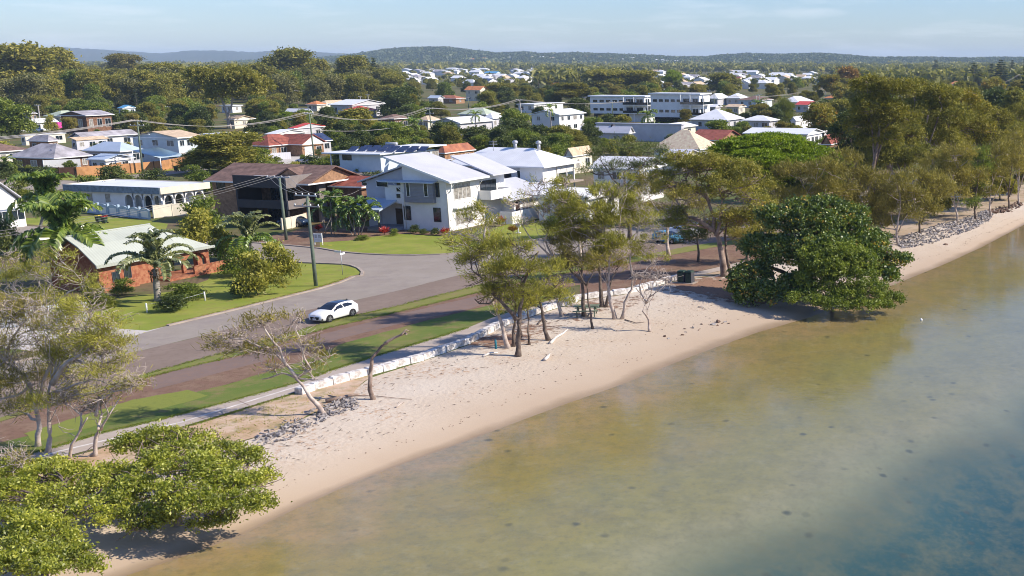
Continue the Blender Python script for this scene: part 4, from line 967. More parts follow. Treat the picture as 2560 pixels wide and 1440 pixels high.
# --- the white two-storey corner house
def white_house():
    h = House('white_house', 'white two-storey corner house with grey box bay and steep single-slope roofs', (1116,454), 6.9)
    X0 = -7.8; r = h.root
    h.box('wall', X0, -0.5, 0.5, 12.5, -0.1, 6.75, 'white')                       # main block
    h.box('wall', X0-6.6, X0-0.003, 1.6, 12.5, -0.1, 6.2, 'lilac')                # left wing set back
    h.box('entry_wall', X0-2.6, X0-0.004, 0.503, 1.597, 3.6, 6.1, 'white')
    h.box('wall', -6.5, 1.6, 12.503, 20.5, -0.1, 3.3, 'white')                    # single storey beyond
    # main skillion roof, low on the right
    ax, ay = h.fz(1116,454,6.9); bx_, by_ = h.fz(1197,442,6.9)
    zh = 9.9
    dx, dy = h.fz(950,396,zh); ex, ey = h.fz(1036,388,zh)
    xr = 0.7; xlft = dx; y0 = -0.35; y1 = max(8.5, by_)
    def slab(name, vs, th, m):
        return MB().hull(vs, [(a,b_,c+th) for a,b_,c in vs]).build(name, M[m], r)
    slab('roof', [(xlft,y0,zh),(xr,y0,6.75),(xr,y1,6.75),(xlft,y1,zh)], 0.2, 'r_shale')
    fs = MB(); fs.hull([(xlft,y0-0.09,zh-0.05),(xr,y0-0.09,6.70),(xr,y0-0.004,6.70),(xlft,y0-0.004,zh-0.05)], [(xlft,y0-0.09,zh+.23),(xr,y0-0.09,6.98),(xr,y0-0.004,6.98),(xlft,y0-0.004,zh+.23)]); fs.box(xr+0.004, xr+0.13, y0-0.09, y1, 6.68, 6.93); fs.build('gutter', M['trim'], r)
    # clerestory infill under the high edge, seen from the front
    zt = lambda x: zh + (6.75-zh)*(x-xlft)/(xr-xlft)
    h.poly('clerestory', [(-7.3,0.44,6.8),(-0.9,0.44,6.8),(-0.9,0.44,zt(-0.9)-0.03),(-7.3,0.44,zt(-7.3)-0.03),(-7.3,8.0,6.8),(-0.9,8.0,6.8),(-0.9,8.0,zt(-0.9)-0.03),(-7.3,8.0,zt(-7.3)-0.03)],
           [(0,1,2,3),(5,4,7,6),(0,3,7,4),(1,5,6,2),(3,2,6,7),(0,4,5,1)], 'white')
    # left roof: rises to the right up to the clerestory
    lx = X0-7.4
    slab('roof', [(lx,0.9,6.25),(-7.35,0.9,8.75),(-7.35,11.5,8.75),(lx,11.5,6.25)], 0.18, 'r_shale')
    slab('roof', [(-10.5,-0.7,6.62),(-1.7,-0.7,6.62),(-1.7,0.43,6.75),(-10.5,0.43,6.75)], 0.14, 'r_blue')
    h.poly('gable_end', [(lx+.3,1.57,6.2),(-7.9,1.57,6.2),(-7.9,1.57,8.5),(lx+.3,1.60,6.2),(-7.9,1.595,6.2),(-7.9,1.595,8.5)], [(0,1,2),(3,5,4),(0,3,4,1),(1,4,5,2),(2,5,3,0)], 'lilac')
    # second skillion behind
    q = [h.fz(1197,442,7.6), h.fz(1227,431,7.6)]
    slab('roof', [(-5.5,y1+0.02,9.4),(1.3,y1+0.02,6.9),(1.3,14.2,6.9),(-5.5,14.2,9.4)], 0.18, 'r_shale')
    h.box('wall', -5.2, -0.6, 12.505, 13.8, 3.4, 7.4, 'white')
    # lower roof on the right side
    slab('roof', [(-3.6,12.9,5.3),(3.0,9.4,3.25),(3.0,21.0,3.25),(-3.6,21.0,5.3)], 0.16, 'r_shale')
    slab('roof', [(-0.49,9.35,4.05),(3.0,9.35,3.25),(3.0,9.4,3.25),(-0.49,12.9,4.3)], 0.15, 'r_shale')
    # grey box bay
    a = h.fy(1010,450,0.1); b_ = h.fy(1086,508,0.1)
    h.box('bay_window_box', a[0], b_[0], -0.06, 0.497, b_[1], 6.55, 'cladgrey')
    h.winpx('F', 1015,455, 1025,490, -0.06, mull=0); h.winpx('F', 1059,457, 1070,491, -0.06, mull=0)
    h.winpx('F', 1089,458, 1099,492, 0.5, fr='darktrim', mull=0)
    h.winpx('F', 941,452, 970,467, 0.5, fr='trim', mull=0)
    for yy in (454, 470, 486): h.winpx('F', 992.5,yy, 1000,yy+7.5, 0.5, mull=0, fr='darktrim')
    h.winpx('F', 1010,515, 1028,549, 0.5, fr='darktrim', mull=0); h.winpx('F', 1084,520, 1103,554, 0.5, fr='darktrim', mull=0)
    h.winpx('F', 905,450, 918,463, 1.6, mull=0, fr='trim')
    # right side windows, tall sliders with curtains
    h.window('R', 2.0, 5.6, 4.2, 6.3, -0.5, 'curtain', mull=3); h.window('R', 2.0, 5.6, 0.7, 2.7, -0.5, 'curtain', mull=3)
    h.window('R', 14.6, 17.4, 0.9, 2.6, 1.6, 'curtain', mull=3)
    h.box('door', 1.598, 1.64, 12.9, 13.9, 0.9, 2.9, 'door')
    # awning hood above the lower slider
    h.box('awning', -0.497, 0.1, 1.6, 6.0, 2.95, 3.1, 'trim')
    # upper balcony with solid balustrade
    mb = MB(); mb.box(-0.497, 1.5, 7.4, 12.2, 3.6, 3.8); mb.box(1.4, 1.5, 7.4, 12.2, 3.803, 4.9); mb.box(-0.497, 1.397, 7.4, 7.5, 3.803, 4.9); mb.box(-0.497, 1.397, 12.1, 12.2, 3.803, 4.9); mb.build('balcony', M['white'], r)
    h.window('R', 7.9, 11.5, 3.95, 6.1, -0.5, 'glass', mull=2, fr='darktrim')
    # terrace with white balustrade at the lower right
    mb = MB(); mb.box(1.603, 3.6, 9.0, 20.4, -0.1, 0.85); mb.box(3.5, 3.6, 9.0, 20.4, 0.853, 1.75); mb.box(1.603, 3.497, 9.0, 9.1, 0.853, 1.75); mb.build('terrace', M['white'], r)
    # diagonal roof struts, downpipe
    for yy in (0.9, 7.2): MB().tube([(-0.5,yy,5.2),(0.6,yy,6.7)], 0.05, 6).build('roof_strut', M['trim'], r)
    for yy in (13.2, 17.9): MB().tube([(1.6,yy,2.2),(2.9,yy,3.2)], 0.05, 6).build('roof_strut', M['trim'], r)
    MB().tube([(-0.42,0.42,0.1),(-0.42,0.42,5.1),(0.3,0.3,5.5),(0.6,0.3,6.7)], 0.06, 6).build('downpipe', M['trim'], r)
    MB().tube([(-7.3,0.42,0.1),(-7.3,0.42,5.0),(-8.3,-0.3,6.5)], 0.05, 6).build('downpipe', M['trim'], r)
    # entry: porch roof, post, door, deck
    slab('porch_roof', [(X0-6.2,-3.1,2.9),(X0-0.8,-3.1,2.9),(X0-0.8,1.1,4.0),(X0-6.2,1.1,4.0)], 0.22, 'r_blue')
    d = MB().box(X0-2.0, X0-0.55, 1.52, 1.597, 0.55, 2.75).build('door', M['door'], r); MB().box(X0-0.75, X0-0.68, 1.46, 1.517, 1.3, 1.8).build('handle', M['metal'], d)
    h.box('porch', X0-4.2, X0-0.01, -1.6, 1.59, -0.05, 0.5, 'cladgrey')
    for xx in (X0-5.9, X0-1.2): h.box('porch_post', xx-.1, xx+.1, -2.9, -2.7, 0, 2.9, 'darktrim')
    h.box('porch_step', X0-3.8, X0-1.0, -2.2, -1.603, -0.05, 0.25, 'concrete')
    h.box('garage_door', X0-6.55+0.3, X0-4.5, 1.5, 1.597, 0, 2.4, 'lilac')
    return h
white_house()

# --- brick house with the pale green roof
def brick_house():
    h = House('brick_house', 'orange brick house with pale green metal roof and arched veranda', (240,667), 2.75)
    La = h.lenX(100); Lb = h.lenY(535)
    La = min(La, 11); r = h.root; ym = Lb
    rise = 2.7
    # bell-cast roof: steep middle, shallower skirt over the far veranda
    xm = -La/2; th = 0.14
    def ring(dz):
        return [(-La,0,2.75+dz),(xm-1.2,0,2.75+rise*0.80+dz),(xm,0,2.75+rise+dz),(xm+1.6,0,2.75+rise*0.66+dz),(0,0,2.75+dz),
                (-La,Lb-4.2,2.75+dz),(xm-1.2,Lb-4.2,2.75+rise*0.80+dz),(xm,Lb-4.4,2.75+rise+dz),(xm+1.6,Lb-4.2,2.75+rise*0.66+dz),(0,Lb-3.8,2.75+dz)]
    v = ring(0) + ring(th); fs = []
    for i in range(4): fs += [(i,i+5,i+6,i+1), (i+10,i+11,i+16,i+15)]
    fs += [(0,1,11,10),(1,2,12,11),(2,3,13,12),(3,4,14,13),(4,9,19,14),(0,10,15,5),(5,15,16,6),(6,16,17,7),(7,17,18,8),(8,18,19,9)]
    ro = h.poly('roof', v, fs, 'r_green')
    sw = MB(); sw.hull([(-La+1,Lb-4.15,2.9),(0,Lb-4.15,2.76),(0,Lb,2.5),(-La+3,Lb,2.5)], [(-La+2.5,Lb-4.15,4.9),(xm+1.6,Lb-4.15,4.85),(0,Lb,2.62),(-La+3,Lb,2.62)])
    sw.build('veranda_roof', M['r_green'], r)
    g = MB().box(0.003, 0.13, -0.05, Lb, 2.55, 2.82).build('gutter', M['r_green'], ro)
    rd = MB(); rd.tube([(xm,0,2.75+rise+th+.02),(xm,Lb-4.4,2.75+rise+th+.02)], 0.1, 6).build('ridge_cap', M['r_green'], ro)
    h.poly('gable_end', [(-La+.5,.55,2.7),(-.6,.55,2.7),(xm,.55,2.75+rise-.15),(-La+.5,.6,2.7),(-.6,.6,2.7),(xm,.6,2.75+rise-.15)], [(0,1,2),(3,5,4),(0,3,4,1),(1,4,5,2),(2,5,3,0)], 'brick')
    h.box('wall', -La+0.5, -0.55, 0.6, Lb*0.52, -0.1, 2.7, 'brick')
    h.box('wall', -La+0.5, -2.6, Lb*0.52+0.003, Lb-3.2, -0.1, 2.7, 'brick')
    h.box('planter_wall', -0.547, 0.1, 0.4, 4.4, -0.1, 0.75, 'brick')
    h.winpx('R', 280,682, 300,707, -0.55, fr='darktrim', mull=1); h.winpx('R', 309,668, 328,692, -0.55, fr='darktrim', mull=1)
    h.window('R', Lb*0.66, Lb*0.78, 0.4, 2.2, -2.6, mull=2, fr='darktrim')
    # arched veranda front
    mb = MB(); y = Lb*0.53; ypos = []
    n = 2; span = (Lb-0.6-y)/n
    for i in range(n+1): mb.box(-0.75, -0.45, y+i*span-0.2, y+i*span+0.2, -0.1, 2.35)
    for i in range(n):
        a = y+i*span+0.2; b_ = a+span-0.4; k = 10
        for j in range(k):
            t0 = math.pi*j/k; t1 = math.pi*(j+1)/k; rr = (b_-a)/2; cc = (a+b_)/2
            y0 = cc - rr*math.cos(t0); y1 = cc - rr*math.cos(t1); z0 = 1.2 + 1.05*math.sin(t0); z1 = 1.2+1.05*math.sin(t1)
            mb.add([(-0.75,y0,z0),(-0.75,y1,z1),(-0.75,y1,2.352),(-0.75,y0,2.352),(-0.45,y0,z0),(-0.45,y1,z1),(-0.45,y1,2.352),(-0.45,y0,2.352)], [(0,3,2,1),(4,5,6,7),(0,1,5,4),(3,7,6,2)])
    mb.build('veranda_arch', M['brick'], r)
    mb = MB(); mb.box(-2.6, 1.2, Lb*0.50, Lb+0.5, -0.1, 0.25); mb.box(1.0, 1.2, Lb*0.72, Lb+1.8, 0.253, 1.05); mb.box(0.96, 1.24, Lb*0.72, Lb+1.8, 1.053, 1.13)
    mb.build('veranda_base', M['brick'], r)
    h.box('chimney', -1.4, -0.8, Lb-1.6, Lb-1.0, -0.1, 2.5, 'brick')
    return h
brick_house()

# --- flat-roofed white house with arches
def arch_house():
    h = House('arched_house', 'low white flat-roofed house with arched porch and grey fascia behind palms', (402,487), 2.9)
    La = min(34, h.lenX(158)); Lb = h.lenY(512); r = h.root
    D = max(Lb, 9)
    h.box('roof', -La+.35, -.35, .35, D-.35, 3.70, 3.86, 'r_white')
    mb = MB(); z0, z1 = 2.95, 3.95
    mb.box(-La, -0.3, 0, 0.3, z0, z1)
    mb.build('fascia', mat('blue grey shingle fascia', (0.17,0.22,0.26), 0.8, 0.2, 2.0, 0.3), r)
    mb = MB(); mb.box(-0.297, 0, 0, D, z0, z1); mb.box(-La, -0.3, D-0.3, D, z0, z1); mb.box(-La, -La+0.3, 0.303, D-0.303, z0, z1); mb.build('fascia', M['cream'], r)
    sp = -La*0.42
    h.box('wall', -La+0.6, sp, 0.8, D-0.6, -0.1, 3.697, 'white')
    h.box('wall', sp+0.003, -2.6, 3.0, D-0.6, -0.1, 3.697, 'white')
    def arches(face, a0, a1, n_, at):
        mb = MB(); sp_ = (a1-a0)/n_; pw = 0.30
        def q(a, z, o): return (a, at+o, z) if face == 'F' else (at-o, a, z)
        for i in range(n_+1):
            c = a0 + i*sp_
            if face == 'F': mb.box(c-pw/2, c+pw/2, at, at+.3, 0, 1.9)
            else: mb.box(at-.3, at, c-pw/2, c+pw/2, 0, 1.9)
        for i in range(n_):
            a = a0+i*sp_+pw/2; b_ = a+sp_-pw; rr = (b_-a)/2; cc = (a+b_)/2; k = 10
            for j in range(k):
                t0 = math.pi*j/k; t1 = math.pi*(j+1)/k
                A0, A1 = cc-rr*math.cos(t0), cc-rr*math.cos(t1); Z0, Z1 = 1.75+.9*math.sin(t0), 1.75+.9*math.sin(t1)
                mb.add([q(A0,Z0,0),q(A1,Z1,0),q(A1,2.94,0),q(A0,2.94,0),q(A0,Z0,.3),q(A1,Z1,.3),q(A1,2.94,.3),q(A0,2.94,.3)], [(0,1,2,3),(4,7,6,5),(0,4,5,1),(3,2,6,7)])
        mb.build('porch_arch', M['white'], r)
    arches('F', sp+0.2, -0.5, 4, 0.5); arches('R', 0.85, D-0.8, 4, -0.5)
    for a in (0.3, 0.55, 0.8): pass
    h.window('R', 4.0, 6.4, 0.4, 2.3, -2.6, mull=2, fr='darktrim'); h.window('F', sp+1.2, sp+4.0, 0.2, 2.3, 3.0, mull=2, fr='darktrim'); h.window('F', sp+5.0, sp+7.4, 0.2, 2.3, 3.0, mull=1, fr='darktrim')
    for px in (175, 218, 262): h.winpx('F', px, 482+(px-175)*0.02, px+16, 506, 0.8, mull=0, m='curtain')
    return h
arch_house()
def brown_house():
    h = House('brown_house', 'two-storey brown brick house with tiled roof and dark clad balcony box', (711,467), 5.75)
    r = h.root; La = h.lenX(583); Lb = h.lenY(811)
    Lb = min(Lb, 11)
    # dark box extension: fascia ring
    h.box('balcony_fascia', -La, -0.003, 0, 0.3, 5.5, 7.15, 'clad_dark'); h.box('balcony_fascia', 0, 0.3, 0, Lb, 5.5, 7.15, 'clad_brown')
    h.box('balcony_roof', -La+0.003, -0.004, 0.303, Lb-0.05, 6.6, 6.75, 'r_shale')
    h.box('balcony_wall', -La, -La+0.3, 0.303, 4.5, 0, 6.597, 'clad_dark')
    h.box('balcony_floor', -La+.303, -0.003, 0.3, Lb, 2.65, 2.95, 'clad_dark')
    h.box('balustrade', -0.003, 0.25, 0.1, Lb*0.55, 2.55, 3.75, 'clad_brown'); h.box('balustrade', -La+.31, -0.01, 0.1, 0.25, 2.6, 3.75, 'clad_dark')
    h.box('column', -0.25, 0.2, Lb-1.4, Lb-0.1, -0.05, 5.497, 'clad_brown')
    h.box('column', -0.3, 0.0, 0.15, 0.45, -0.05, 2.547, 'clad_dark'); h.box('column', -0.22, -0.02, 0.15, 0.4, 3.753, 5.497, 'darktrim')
    h.box('wall', -La, -1.5, 4.503, 10.5, -0.1, 6.2, 'brownbrick')
    h.window('F', -La+2, -3, 3.2, 5.4, 4.5, mull=3, fr='darktrim'); h.window('F', -La+1.2, -4, 0.3, 2.3, 4.5, mull=3, fr='darktrim')
    # main tiled roof house behind/left
    xl = h.fy(510,446,2.0)[0]
    h.box('wall', xl+0.7, -La-0.003, 2.6, 11.0, -0.1, 5.9, 'tanbrick')
    h.winpx('F', 541,452, 563,474, 2.6, fr='darktrim', mull=1)
    h.roof('gx', xl+0.6, 1.5, 2.7, 12.4, 5.85, 2.1, 'r_brown', 0.7, gm='tanbrick')
    h.roof('gy', -5.5, -0.4, 4.2, 9.0, 6.3, 1.5, 'r_brown', 0.3, gm='tanbrick')
    # side wing roof on the right
    h.roof('gx', 0.8, 5.8, 8.0, 13.5, 5.0, 1.2, 'r_red', 0.4, gm='brownbrick'); h.box('wall', 1.0, 5.6, 8.2, 13.3, -0.1, 5.0, 'brownbrick')
    return h
BH = brown_house()
def modern_house():
    h = House('modern_house', 'pale blue modern house with flat roof, tilted solar rack and solar heater', (950,388), 6.0)
    r = h.root; La = h.lenX(803); Lb = min(h.lenY(1112), 22)
    h.box('wall', h.fy(848,390,1.0)[0], -0.8, 1.0, Lb-2, -0.1, 5.95, 'paleblue')
    h.box('roof', -La, 0, 0, Lb*0.55, 6.0, 6.22, 'r_white'); h.box('roof', -La+6, 0.5, Lb*0.55+0.003, Lb, 6.5, 6.72, 'r_white')
    h.box('balcony', -La+0.8, h.fy(848,390,1.0)[0]-0.003, 1.0, 6, 2.4, 3.5, 'paleblue')
    h.box('lower_roof', -La-3, 2, -3.2, 0.99, 2.5, 2.75, 'clad_brown')
    for xx in (-La+1, -La+4): h.box('post', xx-.08, xx+.08, 1.1, 1.26, 3.503, 5.997, 'trim')
    h.winpx('F', 856,386, 879,400, 1.0, fr='darktrim', mull=1)
    for i in range(3): h.window('R', Lb*0.58+i*2.4, Lb*0.58+i*2.4+1.8, 3.4, 5.7, -0.8, 'curtain', mull=0)
    for i in range(14):
        x = -La*0.75 + (i%7)*2.1; y = 3 + (i//7)*3.4
        MB().hull([(x,y,6.35),(x+1.7,y,6.35),(x+1.7,y+1.3,7.1),(x,y+1.3,7.1)], [(x,y,6.4),(x+1.7,y,6.4),(x+1.7,y+1.3,7.15),(x,y+1.3,7.15)]).build('solar_panel', M['solar'], r)
    t = MB(); x, y = -5.5, 8.5; t.tube([(x,y,7.4),(x+2.4,y,7.4)], 0.32, 10); t.build('water_tank', M['metal'], r)
    MB().hull([(x,y-1.9,6.3),(x+2.2,y-1.9,6.3),(x+2.2,y-.3,7.2),(x,y-.3,7.2)], [(x,y-1.9,6.37),(x+2.2,y-1.9,6.37),(x+2.2,y-.3,7.27),(x,y-.3,7.27)]).build('solar_collector', M['solar'], r)
modern_house()
def long_white_house():
    h = House('long_white_house', 'large white house with broad white metal roof and two round roof vents', (1360,420), 5.6)
    r = h.root; La = min(34, h.lenX(1106)); Lb = min(16, h.lenY(1450))
    rf = h.roof('hip', -La+.6, -.6, .6, Lb-.6, 5.6, 2.6, 'r_white', 0.6)
    h.box('wall', -La+2, -5.2, 1.2, Lb-1, -0.1, 5.56, 'lilac'); h.box('wall', -5.197, -0.9, 0.9, Lb*0.45, 2.7, 5.55, 'white')
    for a, b_ in ((1240,1250),(1250,1278)): pass
    h.winpx('F', 1212,424, 1236,443, 1.2, fr='darktrim', mull=1); h.winpx('F', 1250,425, 1278,445, 1.2, fr='darktrim', mull=1); h.winpx('F', 1293,427, 1306,462, 1.2, fr='trim', mull=0)
    for yy in (Lb*0.47, Lb*0.72, Lb-0.8): h.box('veranda_post', -1.0, -0.8, yy, yy+.2, 0, 5.5, 'trim')
    h.box('blind', -0.897, -0.8, Lb*0.46, Lb-1, 4.2, 5.5, 'offwhite')
    h.box('deck', -6, 0.5, 1.0, Lb, 2.45, 2.69, 'concrete')
    h.roof('sky', -12, 3.0, -4.5, 0.85, 2.5, 0.5, 'r_white', 0, name='lower_roof')
    h.box('wall', -11, 2.0, -3.8, 0.9, -0.1, 2.45, 'white')
    for px in (1268, 1338):
        x, y = h.fz(px, 371, 8.4); v = MB(); v.tube([(x,Lb/2,8.1),(x,Lb/2,8.9),(x,Lb/2,9.0)], [0.28,0.28,0.2], 10); v.tube([(x,Lb/2,9.0),(x,Lb/2,9.15),(x,Lb/2,9.5),(x,Lb/2,9.65)], [0.25,0.48,0.42,0.1], 10); v.build('roof_vent', M['metal'], r)
    x = h.fz(1218, 384, 7.5)[0]; v = MB(); v.tube([(x,Lb*0.4,7.2),(x,Lb*0.4,9.6)], 0.04, 5)
    for k in range(3): v.tube([(x-.8,Lb*0.4,8.9+k*.25),(x+.8,Lb*0.4,8.9+k*.25)], 0.025, 4)
    v.build('antenna', M['metal'], r)
long_white_house()

